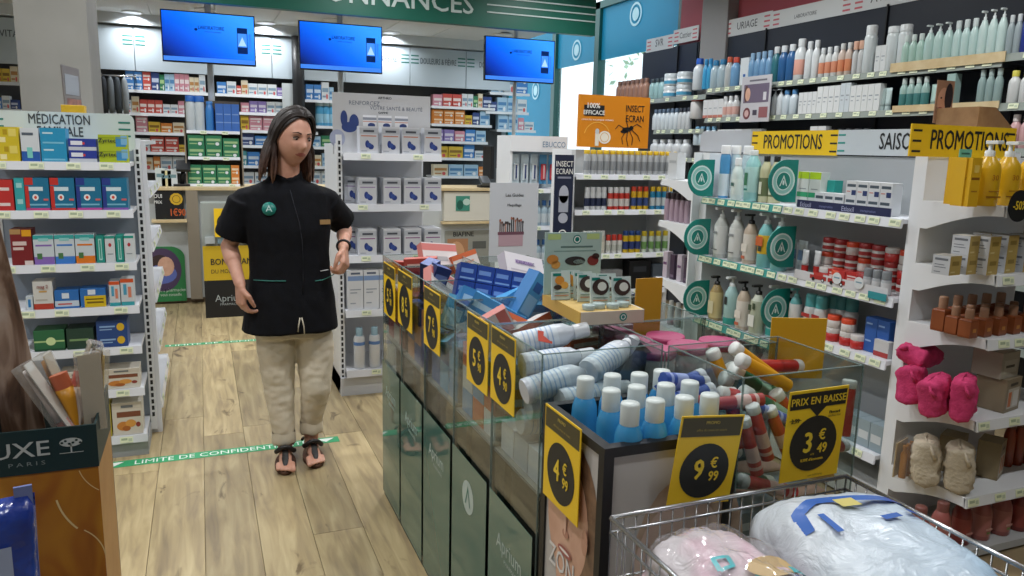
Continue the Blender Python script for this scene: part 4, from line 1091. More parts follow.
rowY(pr, 352, 440, 6, Y + 0.035, SZ[4], 'white lotion bottle with blue band on the bottom shelf of the white stand', 'bottle')

# ---- gondola bay A
X = GX + 0.014
def bottles(lst, X, z, where, group=None):
    for (px, pr, desc, dx) in lst:
        put(pr, (X + 0.035 + dx, yat(px, X + 0.03 + dx, z), z + 0.0015), R_(-90 + random.uniform(-6, 6)), desc + ' ' + where, 'bottle', None)
AQ = vial('aloe_bottle', 0.040, 0.262, '#8fc4c4', '#d6dcdc', '#a9d0cc', 0.10, 0.5, 0.45, lab=(0.2, 0.75), labelprint=((-0.35, 0.35, 0.3, 0.62, '#3f7a5a'), (-0.3, 0.24, 0.4, 0.28, '#2f8078')))
SP = vial('spray_bottle', 0.028, 0.285, '#4f93c4', '#e1e4e6', '#c9d8e0', 0.16, 0.95, 0, lab=(0.05, 0.55))
SP2 = vial('spray_bottle', 0.028, 0.285, '#b9d0d8', '#e1e4e6', '#d3dde0', 0.16, 0.95, 0, lab=(0.05, 0.55))
WB = vial('lotion_bottle', 0.03, 0.22, '#ccd9d6', '#e1e4e6', '#d3ddd8', 0.18, 0.6, 0.5, labelprint=((-0.4, 0.4, 0.4, 0.5, '#4a6a64'),))
LP = vial('leaf_bottle', 0.032, 0.235, '#b9b894', '#1c1d1e', '#5f6a48', 0.12, 0.5, 0.45, labelprint=((-0.3, 0.2, 0.3, 0.5, '#d3d6c0'),))
bottles(((722, SP, 'blue spray bottle with white cap', 0.02), (732, SP2, 'pale spray bottle with white cap', 0.075), (744, SP2, 'clear spray bottle with white cap', 0.085), (735, WB, 'slim whitish lotion bottle', 0.0), (750, AQ, 'large aqua bottle with aloe leaf', 0.0), (763, LP, 'leaf patterned bottle with black cap', 0.03), (773, LP, 'olive bottle with black cap', 0.05)), X, 1.255, 'on the top gondola shelf')
PC = vial('pump_bottle', 0.040, 0.275, '#b9bdb8', '#d9dcdc', '#cdd0ce', 0.2, 0.75, 0.5, pump=True, lab=(0.1, 0.8), labelprint=((-0.7, 0.2, 0.7, 0.22, '#55585a'), (-0.5, 0.6, 0.5, 0.66, '#8a8d8f')))
PBk = vial('pump_bottle', 0.038, 0.26, '#b9a996', '#1c1d1e', '#cfc9bf', 0.2, 0.75, 0.5, pump=True, lab=(0.1, 0.75), labelprint=((-0.6, 0.3, 0.6, 0.5, '#d8d2c8'), (-0.5, 0.12, 0.3, 0.2, '#b8644a')))
PF = vial('pump_bottle', 0.040, 0.275, '#79b8b8', '#d3dada', '#d8b030', 0.2, 0.75, 0.5, pump=True, lab=(0.32, 0.75), labelprint=((-0.7, 0.5, 0.7, 0.72, '#c0602f'), (-0.2, 0.38, 0.5, 0.5, '#2f3a30')))
PA = vial('pump_bottle', 0.040, 0.27, '#9cc0bf', '#d3dada', '#2f8f86', 0.2, 0.75, 0.5, pump=True, lab=(0.06, 0.22), labelprint=((-0.3, 0.55, 0.2, 0.75, '#2b2f30'),))
PT = vial('pump_bottle', 0.037, 0.25, '#a08a5a', '#1c1d1e', '#c9b884', 0.2, 0.75, 0.5, pump=True, lab=(0.08, 0.8), labelprint=((-0.6, 0.2, 0.6, 0.55, '#d3cba8'),))
PP = vial('pump_bottle', 0.039, 0.26, '#c3c8b8', '#1c1d1e', '#a9b09a', 0.2, 0.75, 0.5, pump=True, lab=(0.06, 0.85), labelprint=((-0.6, 0.2, 0.6, 0.5, '#d8dad3'), (-0.7, 0.6, -0.1, 0.75, '#3a4a34'), (0.1, 0.65, 0.6, 0.8, '#3a4a34')))
bottles(((719, PC, 'first clear pump bottle from the left', 0.0), (734, PC, 'second clear pump bottle from the left', 0.0), (748, PBk, 'beige pump bottle with black pump', 0.01), (763, PF, 'left aqua pump bottle with fruit label', 0.0), (777, PF, 'right aqua pump bottle with fruit label', 0.0)), X, 0.93, 'on the second gondola shelf')
TU = squeeze_tube('cream_tube', 0.062, 0.15, '#c3d0d4', '#b3bdc0', '#7f9cc0')
for q, px in enumerate((792, 803)): put(TU, (X + 0.13, yat(px, X + 0.13, 1.04), 0.935), R_(-90), ('left' if q == 0 else 'right') + ' pale cream tube standing between brand disc and red jars', 'tube')
bottles(((714, PT, 'tan labelled pump bottle', 0.0), (729, PA, 'aqua pump bottle with dark drop', -0.01), (741, PBk, 'beige labelled pump bottle', 0.0), (755, PP, 'leaf patterned pump bottle', 0.0), (772, PA, 'rightmost aqua pump bottle', 0.04), (784, PT, 'tan pump bottle behind the disc', 0.06)), X, 0.575, 'on the third gondola shelf')
for k in range(5):
    put(PC, (X + 0.06, 3.5 - k * 0.11, 0.2515), R_(-90), 'clear pump bottle on the lowest gondola shelf', 'bottle', 'lowest shelf pump bottles')
# bay B shelf 1
BR('X', X + 0.06, 795, 818, 2, 1.255, 0.165, 0.05, '#c9d0cc', ((0, 0.80, 1, 1, '#a9cc1f'), (0, 0.28, 1, 0.42, '#2f9a6a'), (0.2, 0.5, 0.8, 0.53, '#8a9494')), 'white box with lime top beside the middle brand disc', name='cosmetic_box')
BR('X', X + 0.10, 818, 832, 1, 1.255, 0.13, 0.05, '#1f9088', (), 'plain teal box behind the small white cartons', name='cosmetic_box')
EP = ((0.1, 0.62, 0.9, 0.80, '#4a5660'), (0.55, 0.1, 0.95, 0.42, '#2b3a6a'), (0.1, 0.3, 0.45, 0.36, '#c87a6a'))
BR('X', X + 0.045, 813, 842, 3, 1.255, 0.075, 0.06, '#d3d6d8', EP, 'small white carton with navy corner in the left front row of the season shelf', name='cosmetic_box')
BR('X', X + 0.045, 843, 889, 4, 1.255, 0.068, 0.06, '#d3d6d8', EP, 'small white carton with navy corner in the right rows of the season shelf', 2, name='cosmetic_box')
tr_ = MB().box(2.607, 2.613, yat(890, 2.61, 1.25), yat(797, 2.61, 1.25), 1.2575, 1.293, C('#262c52', 0.4))
o = solo('shelf_tray', tr_, 'navy card strip with pale lettering in front of the small cartons', 'shelf sign')
xf = Matrix.Rotation(R_(-90), 4, 'Z')
t = MB()
for px in (806, 848): t.text('Etiaxil', 0, 0, 0.03, 0, C('#aab0d0'), 1.0, 'C', Matrix.Translation((2.606, yat(px, 2.61, 1.26), 1.263)) @ xf, 0.01)
for px in (826, 868): t.text('transpiration', 0, 0, 0.016, 0, C('#8088b8'), 1.0, 'C', Matrix.Translation((2.606, yat(px, 2.61, 1.26), 1.268)) @ xf)
part('lettering', t, o)
# bay B shelf 2: red and white care jars
JR = jar('cream_jar', 0.031, 0.062, '#c9c6c2', '#9c2b2b', False, '#a83a38')
JR2 = jar('cream_jar', 0.033, 0.06, '#b8302c', '#c9c4c0', False)
JO = jar('cream_jar', 0.031, 0.058, '#cfc9c4', '#d04a2a', False)
y0, y1 = yat(800, X, 0.95), yat(888, X, 0.95)
ja = 'small red and white cream jar stacked on the second gondola shelf'
for k in range(7):
    yy = y0 + (y1 - y0) * (k + 0.55) / 7
    for q in range(2):
        for l in range(3 if q else (1 if k in (1, 2, 4) else 0) + 0):
            put((JR, JR2, JO, JR, JR, JO, JR)[(k + l + q) % 7], (X + 0.055 + 0.075 * q, yy + 0.004, 0.932 + l * 0.063), R_(-90), ja, 'jar', ja)
RT = squeeze_tube('cream_tube', 0.042, 0.125, '#c6c9ca', '#b3302c', None, 0.42)
for q, px in enumerate((805, 812)): put(RT, (X + 0.045 + 0.03 * q, yat(px, X + 0.05, 0.94), 0.9315), R_(-90), ('first' if q == 0 else 'second') + ' grey cream tube standing on a red cap', 'tube')
BR('X', X + 0.03, 826, 862, 2, 0.93, 0.06, 0.05, '#b8322e', ((0.1, 0.35, 0.75, 0.6, '#d8b4ae'), (0.1, 0.7, 0.6, 0.8, '#e0c9c4')), 'flat red carton in front of the stacked jars', name='cosmetic_box')
WC = vial('roll_on', 0.021, 0.10, '#a9adb0', '#7d8286', '#c9c9c9', 0.35, 0.95, lab=(0.1, 0.8))
rowX(WC, 862, 889, 3, X + 0.02, 0.93, 'grey roll-on deodorant at the near end of the red jars', 'bottle')
cd = MB()
ya, yb_ = yat(795, 2.6, 0.93), yat(888, 2.6, 0.93)
cd.box(2.594, 2.598, yb_, ya, 0.926, 0.968, C('#d3d3d6', 0.45))
cdo = solo('promotion_card', cd, 'white card strip with red cars along the second gondola shelf', 'shelf sign')
t = MB()
for px, w in ((818, 0.085), (866, 0.0)):
    if not w: continue
    yy = yat(px, 2.594, 0.95)
    for dy in (0.0, -0.11):
        xfm = Matrix.Translation((2.5935, yy + dy, 0.942)) @ xf
        t.bbox(-0.05, 0.05, -0.001, 0.0, 0.0, 0.018, C('#a82c28'), 0.0004, xfm); t.rect(-0.028, 0.03, 0.018, 0.032, -0.0005, C('#b83a34'), xfm)
        t.disc(-0.028, 0, 0.009, 0.009, -0.0016, M_DARK, 12, xfm); t.disc(0.03, 0, 0.009, 0.009, -0.0016, M_DARK, 12, xfm); t.disc(0.03, 0, 0.005, 0.005, -0.002, M_WHITE, 10, xfm)
part('printed_car', t, cdo)
for k, (px, col, nm) in enumerate(((836, '#d8dcde', 'left'), (858, '#d8dcde', 'right'))):
    yy = yat(px, 2.585, 0.96)
    t = MB().disc(0, 0.012, 0.026, 0.026, 0, C(col), 20, Matrix.Translation((2.588, yy, 0.955)) @ xf).disc(0, 0.012, 0.026, 0.026, 0.002, C(col), 20, Matrix.Translation((2.588, yy, 0.955)) @ xf)
    t.rect(-0.016, 0.016, 0.012, 0.018, -0.0006, C('#7fa0b0'), Matrix.Translation((2.588, yy, 0.955)) @ xf)
    solo('round_shelf_talker', t, nm + ' round white shelf talker on the white card strip', 'shelf sign')
t = MB().box(2.584, 2.588, yat(886, 2.585, 0.93), yat(868, 2.585, 0.93), 0.915, 0.945, C('#2f8f98'))
solo('shelf_talker', t, 'small teal shelf talker below the roll-on deodorants', 'shelf sign')
# bay B shelf 3
TP = vial('pump_bottle', 0.03, 0.20, '#5f9fa0', '#5fa0a0', '#cfcfcd', 0.22, 0.8, 0.6, pump=True, lab=(0.25, 0.8), labelprint=((-0.8, 0.05, 0.8, 0.12, '#a83a38'),))
TB = vial('shower_bottle', 0.031, 0.19, '#c3c6c6', '#4f9a9c', '#c9c9c7', 0.3, 0.9, 0, lab=(0.1, 0.9), labelprint=((-0.9, 0.62, 0.9, 0.76, '#a83230'),))
bottles(((793, TP, 'aqua pump bottle with red band', 0.0), (808, TB, 'left white bottle with teal cap', 0.0), (818, TB, 'middle white bottle with teal cap', 0.01), (829, TB, 'small white bottle with teal cap', 0.07), (838, TB, 'white bottle with teal cap behind red jars', 0.09), (848, TB, 'rightmost white bottle with teal cap', 0.1)), X, 0.665, 'on the third shelf beside the upright')
jb = 'red cream jar stacked on the third gondola shelf'
for px, l in ((832, 0), (832, 1), (846, 0), (846, 1), (857, 0)): put(JO if l else JR2, (X + 0.045, yat(px, X + 0.04, 0.68), 0.667 + 0.061 * l), R_(-90), jb, 'jar', jb)
BR('X', X + 0.04, 862, 886, 2, 0.665, 0.075, 0.06, '#2a5aa6', ((0.1, 0.6, 0.6, 0.7, '#8fb0e0'),), 'blue carton stacked at the near end of the third gondola shelf', 2, name='cosmetic_box')
BR('X', X + 0.02, 872, 887, 1, 0.665, 0.07, 0.03, '#c9c9c9', ((0, 0, 1, 0.3, '#a83a38'),), 'small white carton with red foot before the blue cartons', name='cosmetic_box')
BR('X', X + 0.02, 800, 880, 7, 0.25, 0.12, 0.08, '#8fa0a8', ((0.1, 0.3, 0.9, 0.6, '#c9d0d3'),), 'grey carton on the lowest gondola shelf', name='cosmetic_box')

# ---- near end cap
Yc = 1.845
YB1 = carton(0.04, 0.05, 0.165, '#d8a91c', ((0.1, 0.55, 0.9, 0.6, '#8a5a14'), (0.2, 0.3, 0.8, 0.33, '#a8741a'), (0.25, 0.7, 0.75, 0.85, '#e8c860')), name='sunscreen_box')
YP = vial('sunscreen_bottle', 0.042, 0.225, '#d9ac1e', '#dfe3e2', None, 0.24, 0.7, 0.5, pump=True)
t = MB().rect(-0.028, 0.028, 0.03, 0.035, -0.043, C('#8a5a14')).rect(-0.02, 0.02, 0.05, 0.054, -0.043, C('#a8741a')).text('30', 0, 0.09, 0.026, -0.0435, C('#a8641a'))
YP.parts.append(('label', t.mesh('label')))
z = CZ[0]
for px, pr, nm, dy in ((956, YB1, 'slim yellow sunscreen box nearest the back', 0.12), (963, YB1, 'slim yellow sunscreen box beside the first pump bottle', 0.05), (969, YB1, 'slim yellow sunscreen box touching the first pump bottle', 0.03)):
    put(pr, (xat(px, Yc + dy, z + 0.08), Yc + dy, z + 0.0015), R_(-8), nm, 'box')
for px, dy, nm in ((986, 0.05, 'left yellow sunscreen pump bottle on the end cap'), (1006, 0.07, 'right yellow sunscreen pump bottle on the end cap'), (1030, 0.06, 'yellow sunscreen pump bottle at the frame edge')):
    put(YP, (xat(px, Yc + dy, z + 0.08), Yc + dy, z + 0.0015), R_(-15), nm, 'bottle')
t = MB().box(-0.03, 0.03, -0.001, 0.001, 0, 0.028, C('#6fc0b0')); t.rect(-0.02, 0.02, 0.01, 0.016, -0.0015, C('#2f6a60'))
solo('shelf_flag', t, 'small mint green flag beside the yellow sunscreen boxes', 'shelf sign', (xat(969, 1.9, 1.51), 1.915, 1.505 + 0.0))
t = thing('discount_disc', 'black disc with yellow discount lettering at the right frame edge', 'shelf sign', (xat(1019, 1.80, 1.33), 1.80, 1.345))
part('disc', MB().disc(0, 0, 0.055, 0.055, 0, BK, 24).disc(0, 0, 0.055, 0.055, 0.002, BK, 24), t); part('lettering', MB().text('-50%', 0, -0.012, 0.042, -0.001, YT, 0.8, bold=0.02), t)
z = CZ[1]
GBX = carton(0.064, 0.064, 0.068, '#b39a55', ((0.2, 0.5, 0.8, 0.72, '#8a7434'), (0.12, 0.12, 0.5, 0.2, '#d0c08a')), side='#bfc1c4', top='#8f8a80', name='cream_box')
sb_ = MB()
for v0, v1, u1 in ((0.74, 0.86, 0.88), (0.5, 0.54, 0.7), (0.36, 0.40, 0.8), (0.12, 0.16, 0.5)):
    sb_.add([(-0.0328, 0.024, v0 * 0.068), (-0.0328, 0.032 - u1 * 0.064, v0 * 0.068), (-0.0328, 0.032 - u1 * 0.064, v1 * 0.068), (-0.0328, 0.024, v1 * 0.068)], [(0, 1, 2, 3)], C('#6a6e74'))
GBX.parts = [('box', GBX.parts[0][1]), ('side_print', sb_.mesh('side_print'))]
gl = 'small silver box with gold sides stacked on the end cap'
for px, l, dy in ((949, 0, 0.03), (966, 0, 0.03), (986, 0, 0.0), (966, 1, 0.03), (986, 1, 0.0), (1004, 0, 0.02), (1004, 1, 0.02), (1022, 0, 0.02), (1022, 1, 0.02), (986, 0, 0.08), (986, 1, 0.08)):
    put(GBX, (xat(px, Yc + 0.03 + dy, z + 0.03), Yc + 0.04 + dy, z + 0.0015 + 0.0685 * l), R_(6), gl, 'box', gl)
z = CZ[2]
AMB = vial('oil_bottle', 0.024, 0.105, '#7a3f1e', '#8f6a52', '#8a4a26', 0.34, 0.62, 0, lab=(0.1, 0.85), square=True, labelprint=((-0.4, 0.3, 0.4, 0.5, '#c0843c'),))
AMB2 = vial('oil_bottle', 0.026, 0.13, '#84431f', '#a37b62', '#8a4a26', 0.34, 0.62, 0, lab=(0.1, 0.85), square=True, labelprint=((-0.4, 0.3, 0.4, 0.5, '#c0843c'),))
al = 'amber oil bottle with copper cap on the end cap'
for q in range(3):
    for k in range(5):
        put(AMB2 if q > 1 else AMB, (xat(968 + 14.5 * k, Yc + 0.04, z), Yc + 0.045 + 0.055 * q, z + 0.0015), R_(5), al, 'bottle', al)
# pink pouches and kraft gift boxes
def pouch(sx, sy, sz, m, name, puff=0.5, seed=1, seam=None, quilt=0):
    rnd = random.Random(seed); bm = bmesh.new()
    bmesh.ops.create_grid(bm, x_segments=18, y_segments=18, size=0.5)
    vs = [(v.co.x, v.co.y) for v in bm.verts]; fs = [[v.index for v in f.verts] for f in bm.faces]; bm.free()
    out = []; ff = []
    for s in (-1, 1):
        o = len(out)
        for (x, z) in vs:
            e = max(0.0, (1 - (2 * abs(x)) ** 6)) * max(0.0, (1 - (2 * abs(z)) ** 6))
            y = s * (sy / 2) * (e ** puff) + 0.012 * mnoise.noise(Vector((x * 5 + seed, z * 5, s))) * (e ** 0.5)
            if quilt: y += s * 0.004 * abs(math.sin((z + 0.5) * math.pi * quilt)) * e
            pinch = 1 - 0.10 * (1 - abs(2 * z)) * 0 - 0.06 * math.cos(x * 6) * abs(2 * z)
            out.append((x * sx * pinch, y, (z + 0.5) * sz + 0.006 * mnoise.noise(Vector((x * 4, z * 4 + seed, 3)))))
        ff += [([o + k for k in f] if s > 0 else [o + k for k in reversed(f)]) for f in fs]
    b = MB().add(out, ff, m, True)
    bm = bmesh.new(); me = b.mesh(name); bm.from_mesh(me); bmesh.ops.remove_doubles(bm, verts=bm.verts, dist=0.0006); bmesh.ops.recalc_face_normals(bm, faces=bm.faces); bm.to_mesh(me); bm.free()
    return me
PKM = noisy('pink_velvet', '#b52a5c', '#cf3d72', 30, 0.85, 0.3, 120)
CRM = noisy('cream_quilted_cotton', '#b9ad96', '#c8bda8', 20, 0.9, 0.4, 90)
z = CZ[3]
def cosmetic_pouch(loc, rot, sx, sy, sz, m, label, seed, quilt=0):
    sx, sy, sz = sx * 1.38, sy * 1.3, sz * 1.42
    t = thing('cosmetic_pouch', label, 'pouch', loc, 0, None, rot)
    link('bag', pouch(sx, sy, sz, m, 'bag', 0.34, seed, None, quilt), t)
    zp = MB().tube([(-sx * 0.42, 0, sz * 0.99), (-sx * 0.1, 0.004, sz * 1.005), (sx * 0.42, 0, sz * 0.99)], 0.003, m, 6)
    part('zip', zp, t)
    part('tassel', MB().tube([(-sx * 0.46, -0.01, sz * 0.95), (-sx * 0.55, -0.02, sz * 0.8), (-sx * 0.50, -0.03, sz * 0.65)], [0.003, 0.006, 0.009], m, 6), t)
cosmetic_pouch((xat(911, 2.06, z), 2.06, z + 0.004), (R_(-6), R_(6), R_(25)), 0.10, 0.07, 0.105, PKM, 'leftmost pink velvet pouch on the end cap', 3)
cosmetic_pouch((xat(936, 1.95, z), 1.95, z + 0.004), (R_(-5), R_(-10), R_(15)), 0.095, 0.065, 0.10, PKM, 'middle pink velvet pouch standing between the others', 5)
cosmetic_pouch((xat(936, 2.06, z + 0.16), 2.07, z + 0.160), (R_(-75), 0, R_(10)), 0.11, 0.06, 0.085, PKM, 'pink velvet pouch lying on top of the others', 8)
cosmetic_pouch((xat(962, 1.88, z), 1.88, z + 0.004), (R_(-3), R_(-3), R_(30)), 0.10, 0.06, 0.11, PKM, 'rightmost pink velvet pouch in front of kraft box', 11)
KB = carton(0.12, 0.11, 0.13, '#8a7d66', ((0.15, 0.1, 0.9, 0.7, '#b9b3a6'), (0.2, 0.15, 0.4, 0.6, '#c06a34'), (0.5, 0.15, 0.85, 0.62, '#d0ccc6'), (0.25, 0.78, 0.75, 0.86, '#4a4438')), name='gift_box')
KB2 = carton(0.12, 0.11, 0.10, '#a8a294', ((0.15, 0.2, 0.9, 0.7, '#b9b5aa'), (0.25, 0.4, 0.75, 0.5, '#4a4438')), name='gift_box')
put(KB, (xat(1000, 1.91, z), 1.93, z + 0.0015), R_(12), 'kraft gift box with window beside the pink pouches', 'box')
put(KB2, (xat(995, 1.93, z + 0.1), 1.94, z + 0.133), R_(8), 'pale gift box stacked on the kraft box', 'box')
OIL = vial('body_oil_bottle', 0.022, 0.15, '#7a4a1e', '#c9a41f', None, 0.3, 0.8, 0.6)
for k in range(3): put(OIL, (xat(1030 + 12 * k, 1.93, z), 1.93, z + 0.0015), 0, 'brown oil bottle with yellow cap beside the gift boxes', 'bottle', 'yellow capped oil bottles')
z = CZ[4]
cosmetic_pouch((xat(925, 1.98, z), 1.98, z + 0.004), (R_(-4), 0, R_(40)), 0.085, 0.07, 0.13, CRM, 'left cream quilted pouch on the lower end cap shelf', 21, 6)
cosmetic_pouch((xat(958, 1.89, z), 1.89, z + 0.004), (R_(-4), 0, R_(40)), 0.085, 0.07, 0.13, CRM, 'right cream quilted pouch on the lower end cap shelf', 27, 6)
for px, yy, nm in ((950, 2.05, 'kraft gift box behind the left cream pouch'), (988, 1.96, 'kraft gift box behind the right cream pouch')):
    KB3 = carton(0.10, 0.08, 0.15, '#8d7d5e', ((0.1, 0.1, 0.9, 0.65, '#c0b8a4'), (0.2, 0.15, 0.45, 0.6, '#b8742e'), (0.55, 0.15, 0.8, 0.6, '#a8642a'), (0.25, 0.78, 0.75, 0.86, '#4a4438')), name='gift_box')
    put(KB3, (xat(px, yy, z), yy, z + 0.0015), R_(25), nm, 'box')
t = thing('gift_set', 'clear wrapped amber gift set against the end cap upright', 'gift set', (xat(905, 2.06, z), 2.06, z + 0.0015), R_(20))
part('wrapper', MB().box(-0.055, 0.055, -0.03, 0.03, 0, 0.15, M_FILM), t)
for k in range(3): part('bottle', MB().lathe([(0.014, 0.003), (0.014, 0.10), (0.007, 0.115), (0.009, 0.117), (0.009, 0.135)], C('#a06a24', 0.3), 10), t, (-0.034 + 0.034 * k, 0, 0))
part('card', MB().box(-0.054, 0.054, 0.024, 0.028, 0.0, 0.14, C('#b9a274')), t)
AMT = vial('shower_oil_bottle', 0.022, 0.2, '#8a3a1c', '#5a2f1a', None, 0.18, 0.8, 0.6)
for k in range(5): put(AMT, (xat(1008 + 9 * k, 1.99, z), 2.0 - 0.004 * k, z + 0.0015), 0, 'tall amber shower oil bottle beside the cream pouches', 'bottle', 'amber shower oil bottles')
PKB = vial('shower_gel_bottle', 0.036, 0.185, '#9c5a54', '#7a4a44', '#b07068', 0.2, 0.6, 0.6, lab=(0.12, 0.7), labelprint=((-0.5, 0.3, 0.5, 0.36, '#c99a90'), (-0.3, 0.2, 0.2, 0.26, '#7a8a4a')))
PKB2 = vial('shower_gel_bottle', 0.036, 0.19, '#7a2f28', '#5a2620', '#93423a', 0.2, 0.6, 0.6, lab=(0.12, 0.7), labelprint=((-0.5, 0.3, 0.5, 0.36, '#c08a80'),))
for k, px in enumerate((918, 940, 961, 981, 1001, 1019)):
    put(PKB if k % 3 != 2 else PKB2, (xat(px, 1.90, 0.1), 1.90, 0.0315), 0, ('pink' if k % 3 != 2 else 'dark red') + ' shower gel bottle on the end cap base', 'bottle', 'shower gel bottles on the base')

# kraft box with portrait on top of the gondola
kt = thing('kraft_display_box', 'kraft display box with a printed face above the promotions header', 'display box', (xat(982, 2.36, 1.6), 2.40, 1.532))
part('box', MB().add([(-0.09, -0.08, 0), (0.16, -0.08, 0), (0.16, 0.12, 0), (-0.09, 0.12, 0), (-0.09, -0.08, 0.185), (0.01, -0.08, 0.185), (0.16, -0.08, 0.08), (-0.09, 0.12, 0.185), (0.01, 0.12, 0.185), (0.16, 0.12, 0.08)], [(0, 1, 6, 5, 4), (4, 5, 8, 7), (5, 6, 9, 8), (0, 4, 7, 3), (3, 7, 8, 9, 2), (1, 2, 9, 6), (0, 3, 2, 1)], M_KRAFT), kt)
o = part('header_card', MB().box(-0.075, 0.03, -0.004, 0.0, 0.10, 0.285, C('#a8826a')), kt, (-0.03, 0.125, 0.02))
t = MB(); t.disc(-0.03, 0.195, 0.036, 0.06, -0.0046, SKP, 20); t.disc(0.0, 0.215, 0.024, 0.06, -0.0052, C('#2a2226'), 18); t.disc(-0.045, 0.21, 0.006, 0.004, -0.0055, C('#2a2226'), 8); t.disc(-0.045, 0.165, 0.012, 0.006, -0.0055, C('#a85f58'), 8)
part('printed_portrait', t, o)

# ---- far end cap
FX = GX
def rowFC(pr, pxs, z, dx, label, cat):
    for px in pxs: put(pr, (FX + 0.05 + dx, yat(px, FX + 0.05 + dx, z), z + 0.0015), R_(-90), label, cat, label)
LIL = vial('lilac_bottle', 0.02, 0.17, '#a58f9c', '#3f3038', None, 0.22, 0.8, 0.7)
rowFC(LIL, (667, 672, 677, 682, 687), 1.085, 0.0, 'slim lilac bottle with dark cap on the far end cap', 'bottle')
PUR = carton(0.045, 0.04, 0.15, '#3f2f42', ((0.1, 0.1, 0.9, 0.2, '#6a5a6c'),), name='cosmetic_box'); PUW = carton(0.045, 0.04, 0.16, '#b9aeb8', ((0.1, 0.5, 0.9, 0.6, '#6a4a6c'),), name='cosmetic_box')
for q, px in enumerate((667, 674, 681, 688)):
    pr = PUR if q % 2 else PUW; lab = ('dark purple' if q % 2 else 'pale lilac') + ' upright box on the far end cap'
    put(pr, (FX + 0.05, yat(px, FX + 0.05, 0.735), 0.7365), R_(-90), lab, 'box', lab)
rowFC(carton(0.09, 0.06, 0.16, '#c6c9ca', ((0.1, 0.6, 0.9, 0.7, '#a8acae'),), name='cosmetic_box'), (676,), 1.335, 0.0, 'plain white box on the top far end cap shelf', 'box')
rowFC(vial('mist_bottle', 0.02, 0.15, '#9aa3a0', '#c9ccca', None, 0.2, 0.7, 0.7), (670, 677, 684), 0.45, 0.0, 'grey mist bottle on the lowest far end cap shelf', 'bottle')

# ---- repellent stand
Yi = 4.71
def cans(px0, px1, n, z, r, h, body, cap, label, band, ch=0.2, capr=0.9, back=0):
    rowY(vial('repellent_spray', r, h, body, cap, band, ch, capr, 0, lod=True, lab=(0.2, 0.65)), px0, px1, n, Yi + r, z, label, 'spray', None, back=back, dback=0.06)
cans(583, 676, 15, IZ[0], 0.021, 0.165, '#b4b7b9', '#d8b42a', 'silver insect spray with yellow cap on the top stand shelf', '#8f9396', 0.16, 0.95)
cans(584, 606, 4, IZ[1], 0.020, 0.155, '#d0d3d5', '#d0d3d5', 'white insect spray with navy band on the second stand shelf', '#26304e', 0.2)
cans(607, 629, 4, IZ[1], 0.020, 0.155, '#c63b30', '#d8dadb', 'red and white insect spray on the second stand shelf', '#d8d3d0', 0.25)
cans(630, 648, 3, IZ[1], 0.020, 0.16, '#d8ae20', '#c9452f', 'yellow insect spray with red cap on the second stand shelf', '#3a4f86', 0.2)
cans(649, 672, 4, IZ[1], 0.020, 0.16, '#2a86b0', '#d8b42a', 'blue insect spray with yellow cap on the second stand shelf', '#cdd6d8', 0.2)
cans(582, 604, 5, IZ[2], 0.019, 0.16, '#c9c6b8', '#cfd2cf', 'clear bottle with pale cap on the third stand shelf', '#d9d6c8', 0.2)
cans(605, 622, 3, IZ[2], 0.02, 0.13, '#d2d2ce', '#c63f33', 'white bottle with red cap on the third stand shelf', '#b9bdb4', 0.3)
cans(622, 640, 3, IZ[2], 0.022, 0.155, '#d2b022', '#2b4a86', 'yellow bottle with blue cap on the third stand shelf', '#2f3f78', 0.2)
cans(640, 668, 4, IZ[2], 0.021, 0.15, '#c4cfc0', '#c9b42a', 'white and green bottle on the third stand shelf', '#6f9a5a', 0.22)
BR('Y', Yi, 590, 622, 3, IZ[3], 0.14, 0.08, '#8f9294', ((0.1, 0.5, 0.9, 0.7, '#5a5e66'),), 'grey box on the lowest visible stand shelf', name='device_box')
BR('Y', Yi, 628, 650, 1, IZ[3], 0.2, 0.1, '#17181b', ((0.2, 0.6, 0.8, 0.8, '#3a3d44'),), 'tall black box on the lowest visible stand shelf', name='device_box')
BR('Y', Yi, 652, 672, 2, IZ[3], 0.17, 0.08, '#56606c', ((0.1, 0.2, 0.9, 0.5, '#8a94a0'),), 'slate blue box on the lowest visible stand shelf', name='device_box')
t = MB().box(-0.07, 0.07, 0, 0.05, 0, 0.10, C('#1b2236')); t.ring(0, 0.05, 0.02, 0.03, -0.001, WT)
solo('device_box', t, 'dark navy box with white ring on the second stand shelf', 'box', (xat(662, 4.86, 0.8), 4.88, IZ[2] + 0.0015))

